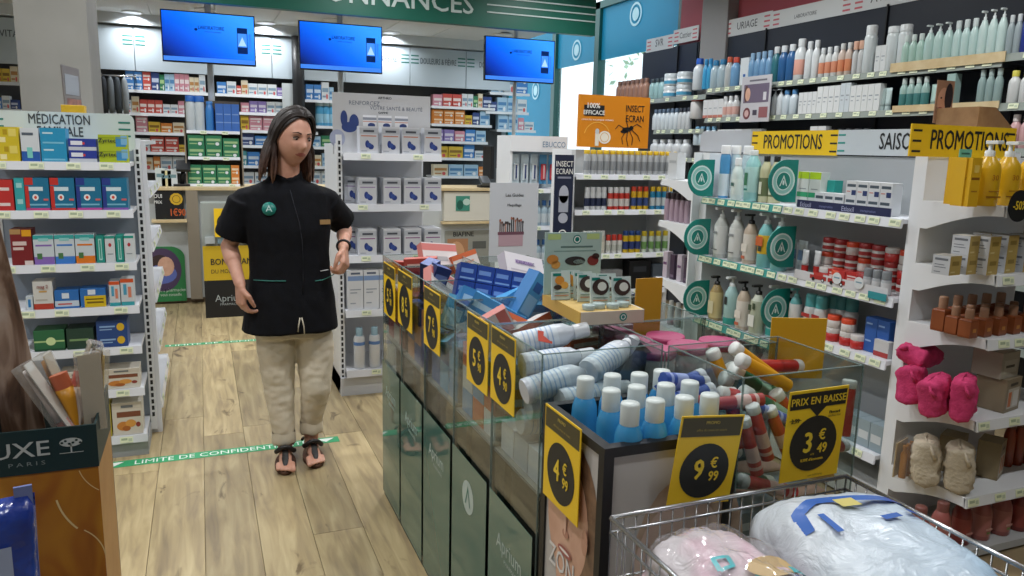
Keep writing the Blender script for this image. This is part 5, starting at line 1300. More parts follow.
# ---- oral care unit behind the poster
OCW = xat(566, 5.3, 1.3) - xat(512, 5.3, 1.3)
oc = thing('oral_care_unit', 'white shelf unit of hanging packs behind the poster', 'shelf unit', (xat(512, 5.3, 1.3), 5.55, 0))
part('back_panel', MB().box(0, OCW, 0, 0.02, 0, 1.5, C('#b9c6cc', 0.5)), oc)
part('side_panel', MB().box(-0.02, 0, -0.25, 0.02, 0, 1.475, M_WHITE), oc)
part('hood', MB().box(-0.02, OCW, -0.26, 0.02, 1.475, 1.59, M_WHITE), oc)
t = MB().text('EBUCCO', 0.33, 1.51, 0.06, -0.2615, C('#5f86a8'), 0.8); part('lettering', t, oc)
for z in (1.2, 0.92, 0.62): shelf(oc, OCW, 0.25, z, 0, 0.03, 3)
for k in range(6):
    x = xat(512, 5.3, 1.3) + 0.05 + 0.075 * k; z = 1.1
    red = k > 2
    q = thing('toothbrush_pack', ('red and blue' if red else 'clear and white') + ' hanging toothbrush pack under the hood', 'pack', (x, 5.36, 1.235), 0, 'hanging toothbrush packs' + (' red' if red else ' clear'))
    part('card', MB().box(-0.03, 0.03, 0, 0.003, 0, 0.22, C('#4f93c0' if red else '#c3d3da')), q)
    part('blister', MB().bbox(-0.02, 0.02, -0.018, 0.0, 0.03, 0.15, C('#c0434a' if red else '#d8dfe2', 0.25), 0.006), q)
    part('brush', MB().box(-0.005, 0.005, -0.024, -0.018, 0.04, 0.14, C('#2b3a6a' if not red else '#d8b0b0')), q)
WBB = vial('mouthwash_bottle', 0.03, 0.19, '#9fb4c0', '#3a6fb0', '#c3ccd0', 0.2, 0.55, 0.5, lod=True)
for z, zz in ((0.92, 'second'), (0.62, 'third')):
    rowY(WBB, 520, 560, 6, 5.35, z, 'mouthwash bottle with blue cap on the ' + zz + ' oral care shelf', 'bottle')

# ---- right wall products
Xw = 4.045
def wall_row(px0, px1, n, z, h, body, cap, desc, row, r=None, kind='bottle', label=None, caph=0.18, capr=0.6, neck=0.5, clear=False, pump=False, band=None, prints=()):
    lab = desc + ' on the ' + row + ' of the dark wall'
    a, c = yat(px0, Xw, z), yat(px1, Xw, z)
    w = abs(a - c) / n
    if kind == 'box':
        pr = carton(w * 0.94, 0.05, h, body, prints or ((0.2, 0.55, 0.8, 0.6, '#9aa4aa'), (0.2, 0.4, 0.6, 0.44, '#9aa4aa')), name='cosmetic_box')
        rowX(pr, px0, px1, n, Xw, z, lab, 'box', None, d=0.05)
    elif kind == 'tube':
        pr = squeeze_tube('cream_tube', min(w, 0.06), h, body, cap, band, 0.2, True)
        rowX(pr, px0, px1, n, Xw + 0.03, z, lab, 'tube')
    else:
        r = r or w * 0.46
        pr = vial('skincare_bottle', r, h, body, cap, band, caph, capr, neck, lod=True, pump=pump, lab=(0.15, 0.6))
        rowX(pr, px0, px1, n, Xw + r, z, lab, 'bottle')
T, M_, L_ = 'top shelf', 'middle shelf', 'lower shelf'
T2, M2 = 'far top shelf', 'far middle shelf'
wall_row(617, 648, 7, 1.99, 0.21, '#a8806e', '#8a6a5c', 'rosy brown bottle', T2)
wall_row(650, 664, 3, 1.99, 0.19, '#9ac0c4', '#3a4a52', 'pale aqua bottle', T2)
JW = jar('balm_jar', 0.07, 0.11, '#d3dadd', '#c9d3d8', True, '#4f9fc4')
for l in range(2): rowX(JW, 664, 690, 2, Xw + 0.07, 1.99, 'large white balm jar with blue band on the far top shelf', 'jar', None, 0, 1) if l == 0 else [put(JW, (Xw + 0.073, yat(q, Xw + 0.07, 1.99), 2.102), 0, 'large white balm jar with blue band on the far top shelf', 'jar', 'large white balm jar with blue band on the far top shelf') for q in (670.5, 683.5)]
wall_row(653, 678, 6, 1.70, 0.19, '#cdd8df', '#5a6f86', 'white bottle with slate cap', M2)
wall_row(678, 690, 3, 1.70, 0.19, '#c9cfd3', '#39404c', 'white bottle with black cap', M2)
wall_row(652, 690, 5, 1.45, 0.16, '#cfd4d8', '#cfd4d8', 'plain white bottle', 'far lower shelf')
z = 2.035
wall_row(694, 702, 1, z, 0.27, '#d3dce2', '#1f5fc8', 'tall white bottle with blue cap', T)
wall_row(702.5, 711, 2, z, 0.25, '#3f9fd0', '#2f8fc8', 'bright blue bottle', T)
wall_row(711, 725, 2, z, 0.23, '#a9bfca', '#2f7fb0', 'clear square bottle with blue cap', T, clear=True)
wall_row(725, 731, 1, z, 0.24, '#b9bfbf', '#c9603f', 'clear bottle with orange cap', T)
wall_row(731, 738, 1, z, 0.23, '#6f9fc8', '#c9503f', 'blue bottle with red cap', T)
wall_row(738.5, 747, 1, z, 0.21, '#d0d8dc', '', 'white box with blue dot', T, kind='box', prints=((0.4, 0.3, 0.7, 0.4, '#2f5fa0'),))
wall_row(748, 771, 4, z, 0.24, '#6f9abf', '#86aac8', 'clear blue bottle', T)
wall_row(771, 778, 1, z, 0.26, '#2f6f7a', '#d0d6d8', 'dark green bottle with white cap', T)
wall_row(778, 794, 2, z, 0.26, '#2b5f94', '#d3dade', 'navy blue bottle with white cap', T)
wall_row(794, 804, 1, z, 0.29, '#d6dcde', '#d6dcde', 'tall white spray bottle with pink panel', T, band='#d8a090')
wall_row(804, 818, 2, z, 0.26, '#d6dcde', '#d6dcde', 'tall plain white spray bottle', T)
wall_row(818, 837, 3, z, 0.20, '#cfd3d2', '#d6dcde', 'white bottle behind an orange strip', T, band='#cf8a6a')
wall_row(837, 851, 2, z, 0.21, '#c9b8ac', '#c9cccb', 'clear bottle with peach label', T, band='#d0845c')
wall_row(851, 862, 2, z, 0.21, '#c3c6c6', '#d3a890', 'clear bottle with peach cap', T, caph=0.25, capr=0.9)
wall_row(862, 873, 1, z, 0.30, '#cfd8d9', '#d9dfe0', 'tall white aerosol', T, caph=0.2, capr=0.85, neck=0)
wall_row(873, 884, 2, z, 0.16, '#d3d8d8', '', 'white carton', T, kind='box')
wall_row(884, 908, 2, z, 0.27, '#cfd8d9', '#d9dfe0', 'large white aerosol', T, caph=0.15, capr=0.9, neck=0)
wall_row(900, 922, 3, z, 0.20, '#a9c8bc', '#cfdcd8', 'pale green toner bottle', T)
wall_row(922, 950, 3, z + 0.0, 0.24, '#b3cfc9', '#cfdad9', 'clear green pump bottle', T, pump=True, capr=0.6)
wall_row(950, 975, 3, z, 0.24, '#bcd6d2', '#cfdad9', 'pale mint bottle', T)
wall_row(975, 1003, 3, z, 0.27, '#c3dad6', '#d9e2e1', 'tall pale mint pump bottle', T, pump=True, capr=0.6)
wall_row(1004, 1019, 2, 2.06, 0.20, '#9aa8ac', '#c9d0d2', 'clear grey bottle', 'near top shelf')
wall_row(1019, 1045, 2, 2.06, 0.23, '#27388c', '#27388c', 'deep blue bottle', 'near top shelf')
z = 1.79
wall_row(692, 701, 1, z, 0.19, '#d3d3d2', '#c2553f', 'white canister with red cap', M_, neck=0, caph=0.2, capr=0.95)
wall_row(702, 722, 4, z, 0.15, '#d3d5d6', '', 'white carton with red foot', M_, kind='box', prints=((0, 0, 1, 0.15, '#c07a6a'), (0.2, 0.5, 0.8, 0.55, '#9aa4aa')))
wall_row(722, 738, 3, z, 0.17, '#d3d5d6', '#cfd2d4', 'white bottle with red line', M_, band='#d0a69c')
wall_row(771, 782, 2, z, 0.19, '#d3dade', '#d3dade', 'white pump bottle', M_, pump=True)
wall_row(782, 797, 2, z, 0.18, '#c9d6de', '#4f86b8', 'white bottle with blue mark', M_)
wall_row(797, 815, 4, z, 0.15, '#d6dadb', '', 'small white carton with pale stripe', M_, kind='box')
wall_row(815, 838, 4, z, 0.18, '#d9dddd', '', 'tall plain white carton', M_, kind='box')
wall_row(838, 848, 2, z, 0.19, '#c9d3d8', '', 'bluish white carton', M_, kind='box')
wall_row(848, 878, 5, z, 0.17, '#d9dddc', '', 'square white carton', M_, kind='box')
wall_row(878, 890, 2, z, 0.14, '#bcd0cf', '#bcd0cf', 'pale mint tube', M_, kind='tube')
wall_row(898, 927, 4, z, 0.19, '#9fbdb6', '#c9d6d2', 'mint bottle with teal label', M_, band='#3f7a78')
wall_row(927, 940, 1, z, 0.14, '#a9c6be', '#a9c6be', 'wide mint tube', M_, kind='tube')
wall_row(943, 952, 1, z, 0.19, '#9fbcb6', '', 'tall mint box', M_, kind='box')
wall_row(975, 1000, 3, z, 0.20, '#8fa6a4', '#aebfbd', 'greyish mint bottle', M_)
wall_row(1006, 1030, 2, 1.80, 0.17, '#d0d3d2', '#d8cf5a', 'white bottle with yellow top', 'near middle shelf')
for zz_, rowname in ((2.06, 'near top shelf'), (1.80, 'near middle shelf'), (1.56, 'near lower shelf'), (1.2, 'waist-high shelf')):
    for q_, (nm_, c1, c2) in enumerate((('rose', '#c9a0a0', '#d8d0cc'), ('white', '#d3d6d6', '#9aa4a8'), ('lilac', '#a9a0c0', '#d0ccd8'))):
        pr = vial('skincare_bottle', 0.03, 0.18, c1, c2, None, 0.2, 0.6, 0.5, lod=True)
        for k_ in range(4): put(pr, (Xw + 0.04, (2.72 if zz_ > 1.7 else 2.9) - 0.24 * q_ - 0.06 * k_, zz_ + 0.0015), R_(-90), nm_ + ' bottle on the ' + rowname + ' of the dark wall', 'bottle', nm_ + ' bottles on the ' + rowname)
z = 1.56
wall_row(796, 808, 2, z, 0.11, '#d3d6d6', '', 'low white carton', L_, kind='box')
wall_row(808, 824, 2, z, 0.14, '#d3d6d6', '', 'mid-height white carton', L_, kind='box')
wall_row(826, 870, 5, z, 0.12, '#a9adb0', '#33363a', 'grey bottle with black cap', L_)
wall_row(694, 716, 4, z, 0.16, '#bfd0da', '#6fa0c0', 'bluish bottle', L_)
wall_row(716, 760, 5, z, 0.13, '#cfd4d6', '', 'wide white carton', L_, kind='box')
# portrait card on the middle wall shelf
yy = yat(753, 3.97, 1.85)
t = thing('portrait_card', 'framed advert card with a portrait on the wall shelf edge', 'sign', (3.985, yy, 1.742), R_(-90))
o = part('card', MB().box(-0.17, 0.17, 0, 0.006, 0, 0.345, C('#bdbcc0', 0.4)), t)
g = MB()
g.rect(-0.14, 0.15, 0.145, 0.285, -0.001, C('#6a5f72')); g.disc(-0.09, 0.21, 0.03, 0.05, -0.0016, SKP, 18); g.disc(-0.11, 0.215, 0.022, 0.065, -0.0014, C('#5a3a2c'), 16)
g.disc(-0.09, 0.065, 0.042, 0.045, -0.001, C('#6a3438'), 18); g.disc(-0.09, 0.065, 0.025, 0.027, -0.0014, C('#c9a8a4'), 16)
g.rect(-0.02, 0.03, 0.05, 0.09, -0.001, C('#4a4450')); g.rect(0.05, 0.15, 0.03, 0.11, -0.001, C('#8f5a5c')); g.rect(0.09, 0.125, 0.16, 0.22, -0.0016, C('#d0d0d4')); g.rect(-0.08, 0.12, 0.305, 0.318, -0.001, C('#6a6a72'))
part('printed_picture', g, t)
# ------------------------------------------------------------------ rear shelves
PAL = {'white': '#cfd6da', 'red': '#c05048', 'pink': '#c98a9a', 'blue': '#3f7fc4', 'pale blue': '#9fc0d8', 'orange': '#d08038', 'yellow': '#d0b23f', 'green': '#2f7a56', 'purple': '#8a7ab8', 'navy': '#33487f', 'teal': '#4f9aa4', 'cream': '#d3cbb4'}
ACC = {'white': '#7f9ab0', 'red': '#e0d3d0', 'pink': '#e0d8da', 'blue': '#c9d8e8', 'pale blue': '#4a7fb0', 'orange': '#e6d0b0', 'yellow': '#8a6a2a', 'green': '#9fc08a', 'purple': '#d3cfe0', 'navy': '#b9c3d8', 'teal': '#cfe0e2', 'cream': '#b0804a'}
SHADE = {}
def back_row(px0, px1, py, items, where, mk=True, Y=9.21, unit=None):
    """items: (colour, count, height px, levels) laid left to right between two image columns"""
    z = AY((px0 + px1) / 2, py, Y).z
    xa, xb = xat(px0, Y, z), xat(px1, Y, z)
    if unit: shelf(unit, xb - xa, 0.155, z, xa - unit.location.x, 0.025, 2, yb=-0.005)
    elif mk: bshelf(xa - 0.02, xb + 0.02, z)
    tot = sum(i[1] * (i[4] if len(i) > 4 else 1.0) for i in items); w = (xb - xa) / tot; x = xa
    for it in items:
        col, n, hp, lev = it[:4]; ww = w * (it[4] if len(it) > 4 else 1.0)
        h = (AY((px0 + px1) / 2, py - hp, Y).z - z) * 0.94 / lev
        key = (col, round(ww, 3), round(h, 3))
        if key not in SHADE:
            SHADE[key] = carton(ww * 0.94, 0.10, h, PAL[col], ((0.08, 0.45, 0.92, 0.68, ACC[col]), (0.1, 0.15, 0.55, 0.25, ACC[col]), (0.72, 0.2, 0.12, 0.16, '#c9585a' if col in ('white', 'cream', 'yellow') else '#dfe3e6', 'o')))
        lab = col + ' medicine carton on ' + where
        for k in range(n):
            for l in range(lev):
                put(SHADE[key], (x + ww * (k + 0.5), Y + 0.055, z + 0.0015 + l * h), 0, lab, 'box', lab)
        x += ww * n
back_row(-6, 19, 82, (('yellow', 2, 14, 1), ('cream', 1, 17, 1)), 'the upper rear shelf left of the grey column')
back_row(-6, 19, 109, (('blue', 1, 12, 1), ('white', 1, 14, 1), ('navy', 1, 10, 1)), 'the middle rear shelf left of the grey column')
back_row(-6, 19, 126, (('green', 2, 10, 1), ('teal', 1, 12, 1)), 'the lower rear shelf left of the grey column')
back_row(126, 206, 91, (('blue', 2, 19, 2), ('red', 1, 19, 2), ('navy', 1, 19, 1), ('green', 1, 17, 1, 0.6), ('pale blue', 2, 18, 1, 0.6), ('pink', 3, 19, 1, 0.6), ('cream', 2, 16, 1, 0.6), ('white', 1, 19, 1, 0.8)), 'the top rear shelf left of the first pole')
back_row(108, 186, 113, (('white', 3, 13, 2), ('cream', 1, 17, 1), ('red', 3, 14, 1), ('white', 2, 10, 1), ('pink', 1, 14, 1)), 'the second rear shelf left of the blue bottles')
back_row(136, 185, 132.5, (('pink', 1, 18, 2), ('yellow', 1, 11, 1), ('orange', 1, 10, 1), ('cream', 1, 11, 1)), 'the third rear shelf left of the blue cartons')
back_row(136, 185, 152, (('white', 1, 14, 1), ('red', 2, 16, 2), ('yellow', 1, 8, 1, 0.4)), 'the fourth rear shelf above the counter terminal')
back_row(136, 185, 170, (('cream', 1, 13, 1), ('orange', 1, 14, 1, 0.4), ('white', 2, 14, 1, 0.7)), 'the fifth rear shelf above the counter terminal')
YC = 7.69
cx0_, cx1_ = xat(188, YC, 1.3), xat(241, YC, 1.3)
cs = thing('counter_shelf_unit', 'small shelf unit of blue and green cartons standing on the counter', 'shelf unit', (cx0_ - 0.01, 7.845, 1.0805))
cs.location.z = 0
part('back_panel', MB().box(0, cx1_ - cx0_ + 0.02, -0.005, 0.005, 1.0815, AY(214, 100, YC).z, C('#5d554b', 0.7)), cs)
for xx_ in (-0.012, cx1_ - cx0_ + 0.02): part('side_panel', MB().box(xx_, xx_ + 0.012, -0.16, 0.005, 1.0815, AY(214, 128, YC).z, C('#8a8070', 0.6)), cs)
back_row(188, 240, 157, (('green', 2, 23, 2), ('green', 1, 20, 2)), 'the middle shelf of the counter unit', True, YC, cs)
back_row(188, 240, 184, (('green', 3, 20, 2), ('orange', 1, 20, 2, 0.6)), 'the lowest shelf of the counter unit', True, YC, cs)
z = AY(214, 131, YC).z
shelf(cs, cx1_ - cx0_, 0.155, z, 0.01, 0.025, 2, yb=-0.005)
WBL = vial('syrup_bottle', 0.042, 0.31, '#ccd6dc', '#2f6fc8', None, 0.17, 1.0, 0, lod=True)
rowY(WBL, 187, 205, 2, YC + 0.06, z, 'tall white bottle with blue cap on the counter unit', 'bottle')
rowY(vial('syrup_bottle', 0.038, 0.265, '#3f86cf', '#3f86cf', None, 0.1, 0.7, 0.6, lod=True), 206, 215, 1, YC + 0.06, z, 'single blue bottle beside the tall white bottles', 'bottle')
BR('Y', YC, 216, 240, 3, z, 0.245, 0.10, '#3f6fc0', ((0, 0.3, 1, 0.34, '#7fa0d8'), (0.1, 0.6, 0.9, 0.64, '#7fa0d8')), 'tall blue carton on the counter unit beside the white bottles')
back_row(217, 292, 95, (('blue', 1, 12, 1), ('white', 1, 13, 1), ('red', 1, 9, 1, 0.5), ('cream', 1, 15, 1, 0.7), ('white', 3, 12, 1), ('purple', 1, 9, 1), ('blue', 1, 11, 1, 0.6)), 'the top rear shelf right of the first pole')
back_row(241, 292, 113, (('pink', 1, 10, 1), ('purple', 2, 12, 1), ('white', 2, 12, 1), ('pale blue', 1, 14, 1)), 'the second rear shelf above the woman')
back_row(241, 316, 131, (('yellow', 1, 15, 1, 0.6), ('pink', 2, 15, 2), ('white', 2, 12, 1), ('cream', 1, 12, 1)), 'the third rear shelf behind the head')
back_row(241, 334, 146, (('navy', 1, 12, 1), ('blue', 1, 10, 1), ('white', 3, 12, 1), ('pale blue', 1, 11, 1), ('green', 1, 12, 1)), 'the fourth rear shelf behind the head')
back_row(241, 334, 166, (('teal', 1, 15, 1, 0.5), ('blue', 1, 14, 1), ('white', 3, 12, 1), ('cream', 2, 12, 1), ('pale blue', 1, 14, 1)), 'the fifth rear shelf behind the hair')
back_row(306, 334, 100, (('blue', 2, 16, 1), ('white', 1, 19, 1), ('pale blue', 1, 14, 1, 0.6)), 'the rear shelf under the middle television')
z = AY(326, 126, 9.21).z; bshelf(xat(314, 9.21, z), xat(336, 9.21, z), z)
rowY(vial('syrup_bottle', 0.05, 0.30, '#4fa0cc', '#b9d3e0', '#8fc0d8', 0.25, 0.95, 0, lod=True), 317, 335, 3, 9.28, z, 'pale blue bottle on the rear shelf beside the white header', 'bottle')
back_row(241, 334, 184, (('white', 2, 12, 1), ('cream', 2, 12, 1), ('white', 3, 14, 1)), 'the sixth rear shelf behind the woman')
back_row(433, 492, 107, (('pink', 1, 12, 1), ('red', 2, 13, 1), ('white', 2, 14, 1, 0.6), ('green', 1, 12, 1, 0.5), ('cream', 1, 15, 1, 0.5), ('navy', 1, 12, 1)), 'the top rear shelf right of the white stand')
back_row(433, 490, 124.5, (('orange', 3, 15, 2), ('yellow', 1, 10, 1, 0.7), ('navy', 1, 13, 1, 0.7), ('pale blue', 1, 15, 1)), 'the second rear shelf right of the white stand')
back_row(433, 486, 141.5, (('purple', 2, 12, 1), ('pink', 1, 11, 1), ('blue', 1, 13, 1), ('pale blue', 1, 12, 1)), 'the third rear shelf right of the white stand')
back_row(433, 486, 158, (('yellow', 2, 12, 1, 1.3), ('blue', 1, 14, 1), ('white', 1, 8, 1)), 'the fourth rear shelf right of the white stand')
back_row(433, 486, 176, (('cream', 1, 12, 1), ('pale blue', 2, 12, 1), ('orange', 1, 10, 1, 0.5)), 'the fifth rear shelf right of the white stand')
back_row(491, 528, 93, (('pale blue', 1, 24, 2), ('white', 1, 20, 1), ('blue', 1, 20, 2)), 'the top rear shelf beside the teal film')
back_row(487, 527, 112, (('navy', 1, 10, 1), ('pale blue', 2, 15, 1), ('white', 1, 14, 1)), 'the second rear shelf beside the teal film')
back_row(498, 534, 130, (('pale blue', 2, 16, 1), ('pink', 1, 13, 1, 0.6), ('white', 1, 9, 1)), 'the third rear shelf beside the teal film')
# hanging grey supports behind the column
z = AY(115, 75, 9.0).z
hk = thing('hanging_rail', 'metal rail of hanging supports at the rear left', 'rail', (0, 9.1, 0))
x0_, x1_ = xat(100, 9.1, 2.1), xat(136, 9.1, 2.1)
part('bar', MB().tube([(x0_, 0, z), (x1_, 0, z)], 0.008, M_STEEL), hk)
part('bracket', MB().box(x0_, x0_ + 0.02, 0, 0.35, z - 0.02, z + 0.02, M_STEEL), hk); part('bracket', MB().box(x1_ - 0.02, x1_, 0, 0.35, z - 0.02, z + 0.02, M_STEEL), hk)
for k, px in enumerate((103, 110, 117, 124)):
    c_ = ('#2b3036', '#6a7278', '#3f474e', '#8a9298')[k]
    pts = [(-0.05, -0.36 - 0.03 * k % 2), (0.05, -0.35), (0.06, -0.1), (0.03, -0.01), (-0.03, -0.01), (-0.06, -0.12)]
    b = MB(); rings = []
    for (zz, r1, r2) in ((-0.38, 0.028, 0.02), (-0.3, 0.034, 0.028), (-0.15, 0.036, 0.03), (-0.05, 0.026, 0.02), (-0.009, 0.01, 0.008)):
        rings.append([(r1 * math.cos(a * math.pi / 6), r2 * math.sin(a * math.pi / 6), zz) for a in range(12)])
    b.loft(rings, noisy('knit_support%d' % k, c_, c_, 30, 0.9, 0.3, 200))
    solo('hanging_support', b, ('black', 'mid grey', 'charcoal', 'light grey')[k] + ' fabric support hanging beside the grey column', 'support', (xat(px, 9.1, z), 9.1, z))
# dark curtain and panel behind the middle television
t = MB(); rings = []
for zz in (2.66, 2.2, 1.9, 1.78):
    rings.append([(0.065 * math.cos(a) * (1 + 0.1 * math.sin(3 * a)), 0.05 * math.sin(a), zz) for a in [q * math.pi / 8 for q in range(16)]])
t.loft(rings, M_BLACK)
solo('dark_drape', t, 'dark fabric hanging below the middle television', 'drape', (xat(299, 9.13, 2.0), 9.13, 0))
part('tall_panel', MB().box(xat(283, 9.1, 2.0) - XL, xat(296, 9.1, 2.0) - XL, -0.31, -0.295, 1.75, 2.15, C('#c3ccd0')), bs)

# ------------------------------------------------------------------ counter pieces
def flat_on_counter(px0, px1, py0, py1, Y=7.585):
    a, c = AY(px0, py1, Y), AY(px1, py0, Y); return a.x, c.x, a.z, c.z
x0, x1, z0, z1 = flat_on_counter(156, 184, 246, 302, 7.612)
t = thing('counter_poster', 'green poster with a round portrait on the counter front', 'poster', ((x0 + x1) / 2, 7.612, z0)); w = (x1 - x0) / 2; h = z1 - z0
pts = [(-w, 0), (w, 0), (w, h * 0.8)] + [(w * math.cos(R_(10 * k)), h * 0.8 + h * 0.2 * math.sin(R_(10 * k))) for k in range(1, 9)] + [(-w, h)]
part('sheet', MB().prism(pts, -0.004, 0.004, C('#2c7a45', 0.5)), t)
g = MB(); g.disc(-0.06, h * 0.58, 0.16, 0.2, -0.005, C('#4a3a5a'), 24); g.disc(-0.03, h * 0.64, 0.07, 0.09, -0.0056, SKP, 16); g.disc(-0.07, h * 0.50, 0.13, 0.09, -0.0054, C('#5a6ab0'), 16); g.disc(-0.08, h * 0.66, 0.09, 0.10, -0.0053, C('#3a2a2c'), 16)
part('printed_picture', g, t)
part('lettering', MB().text('votre pharmacien', 0, h * 0.18, 0.045, -0.005, C('#c9d8c8'), 0.8).text('vous conseille', 0, h * 0.10, 0.04, -0.005, C('#c9d8c8'), 0.8), t)
x0, x1, z0, z1 = flat_on_counter(156, 183, 196, 221, 7.56)
t = thing('counter_sign', 'small black sign with yellow rosette on the counter ledge', 'sign', ((x0 + x1) / 2, 7.555, 0.792)); w = (x1 - x0) / 2
part('board', MB().box(-w, w, -0.004, 0.004, 0, 0.27, M_BLACK), t)
g = MB(); g.disc(0.06, 0.18, 0.055, 0.055, -0.005, C('#d0a82a'), 10); g.ring(0.06, 0.18, 0.03, 0.034, -0.0055, M_BLACK); part('rosette', g, t)
part('lettering', MB().text('OUI', -0.09, 0.19, 0.05, -0.005, WT, 0.8).text('PRIX', -0.09, 0.14, 0.04, -0.005, WT, 0.8).text('1€90', 0.07, 0.03, 0.09, -0.005, C('#c8602f'), 0.7, bold=0.02), t)
# floor banner
p0 = AZ(206, 318, 0)
t = thing('floor_banner', 'yellow and black floor banner standing before the counter', 'banner', (p0.x, 6.915, 0))
part('lower_board', MB().box(0, 0.52, -0.006, 0.006, 0.0, 0.325, M_BLACK), t); part('upper_board', MB().box(0, 0.52, -0.006, 0.006, 0.325, 0.62, C('#c2a21c', 0.5)), t)
part('lettering', MB().text('BONS PLANS', 0.06, 0.46, 0.075, -0.008, M_DARK, 0.85, 'L', bold=0.015).text('DU MOIS', 0.06, 0.385, 0.05, -0.008, M_DARK, 0.85, 'L').text('Aprium', 0.08, 0.14, 0.085, -0.008, C('#9aa3a6'), 0.95, 'L').text('PHARMACIE', 0.12, 0.105, 0.028, -0.008, C('#9aa3a6'), 1.0, 'L'), t)
q = part('display_case', MB().box(0.0, 0.52, 0.02, 0.25, 0.0, 0.98, C('#9aa09c', 0.4)), t)
g = MB(); 
for k in range(5): g.bbox(0.02 + 0.1 * k, 0.10 + 0.1 * k, -0.02, 0.02, 0.64, 0.70 + 0.03 * (k % 3), C(('#a9b0b2', '#7f9aa8', '#c9b8a0', '#8a9a6a', '#b9bfc2')[k]), 0.004)
part('case_goods', g, t)
t2 = thing('round_price_sign', 'yellow card with black circle above the floor banner', 'price tag', (p0.x + 0.20, 6.88, 0.70)); part('card', MB().box(-0.10, 0.10, -0.003, 0.003, 0, 0.24, M_YELLOW), t2); part('black_print', MB().disc(0, 0.12, 0.08, 0.08, -0.004, BK, 24), t2)
back = 0
# counter top articles
zc = 1.0815
def ctop(px, Y=7.7): return (xat(px, Y, zc), Y, zc)
t = thing('card_terminal', 'black payment terminal on its stand on the counter', 'terminal', ctop(182))
part('foot', MB().bbox(-0.07, 0.07, -0.06, 0.06, 0, 0.02, M_BLACK, 0.005), t); part('arm', MB().tube([(0, 0, 0.02), (0.02, -0.01, 0.16)], 0.02, M_BLACK, 8), t); part('keypad', MB().bbox(-0.06, 0.06, -0.09, 0.06, 0.0, 0.03, M_DARK, 0.008, Matrix.Translation((0.02, 0, 0.18)) @ Matrix.Rotation(R_(35), 4, 'X')), t)
t = thing('counter_monitor', 'thin black computer monitor seen edge-on on the counter', 'monitor', ctop(488, 7.85), R_(80))
part('foot', MB().lathe([(0.11, 0), (0.11, 0.012), (0.02, 0.02), (0.02, 0.1)], M_BLACK, 16), t); part('screen', MB().bbox(-0.24, 0.24, -0.02, 0.02, 0.09, 0.43, M_BLACK, 0.006), t)
t = thing('card_terminal', 'dark payment terminal beside the monitor', 'terminal', ctop(484, 7.66)); part('foot', MB().bbox(-0.06, 0.06, -0.06, 0.06, 0, 0.03, M_DARK, 0.006), t); part('keypad', MB().bbox(-0.05, 0.05, -0.08, 0.06, 0, 0.04, C('#5a5f63'), 0.01, Matrix.Translation((0, 0, 0.06)) @ Matrix.Rotation(R_(30), 4, 'X')), t)
for k, (px, c_, h) in enumerate(((161, '#c9d3d0', 0.16), (167, '#d8cfa0', 0.14), (173, '#cfd6d9', 0.15), (500, '#a9b8c0', 0.2), (508, '#c9d0d4', 0.24))):
    put(carton(0.08, 0.06, h, c_, ((0.1, 0.5, 0.9, 0.7, '#6f8f96'),)), ctop(px, 7.68), 0, ('pale mint', 'pale yellow', 'bluish white', 'grey blue', 'light grey')[k] + ' carton standing on the counter top', 'box')
# drawer front article and poster
x0, x1, z0, z1 = flat_on_counter(456, 470, 196, 211, 7.55)
t = thing('green_leaflet', 'small teal leaflet on the pale drawer front', 'leaflet', ((x0 + x1) / 2, 7.556, z0)); w = (x1 - x0) / 2; h = z1 - z0
part('sheet', MB().box(-w, w, -0.002, 0.002, 0, h, C('#3f8a78')), t); part('printed_picture', MB().disc(-0.03, h * 0.4, 0.035, 0.05, -0.003, C('#1f5a4c'), 12).disc(0.04, h * 0.6, 0.04, 0.035, -0.003, C('#b9d3c8'), 12), t)
x0, x1, z0, z1 = flat_on_counter(445, 491, 230, 268, 7.6)
t = thing('counter_poster', 'grey poster with orange foot picture under the drawer front', 'poster', ((x0 + x1) / 2, 7.612, z0)); w = (x1 - x0) / 2; h = z1 - z0
part('sheet', MB().box(-w, w, -0.004, 0.004, 0, h, C('#8f9088')), t)
part('printed_picture', MB().rect(-w * 0.9, w * 0.0, 0.02, h * 0.78, -0.005, C('#a87a58')).disc(-w * 0.5, h * 0.35, 0.09, 0.14, -0.0056, C('#c99a74'), 16).rect(w * 0.2, w * 0.8, h * 0.5, h * 0.7, -0.005, C('#5a5c58')), t)
part('lettering', MB().text('BIAFINE', -w * 0.2, h * 0.84, 0.07, -0.005, M_DARK, 0.95, bold=0.02), t)

# ------------------------------------------------------------------ bin contents
def tumble(pr, px, py, Y, rot, label, cat, group=None, up=0.0):
    p = AY(px, py, Y)
    if Y > 1.49: p.x = max(p.x, 0.765)
    return put(pr, (p.x, p.y, p.z + up), 0, label, cat, group, (R_(rot[0]), R_(rot[1]), R_(rot[2])))
def cbox(w, d, h, base, prints, texts=(), name='carton', **k):
    pr = carton(w, d, h, base, prints, texts, name=name, **k)
    for n, me in pr.parts:                      # origin at the centre
        for v in me.vertices: v.co.z -= h / 2
    return pr
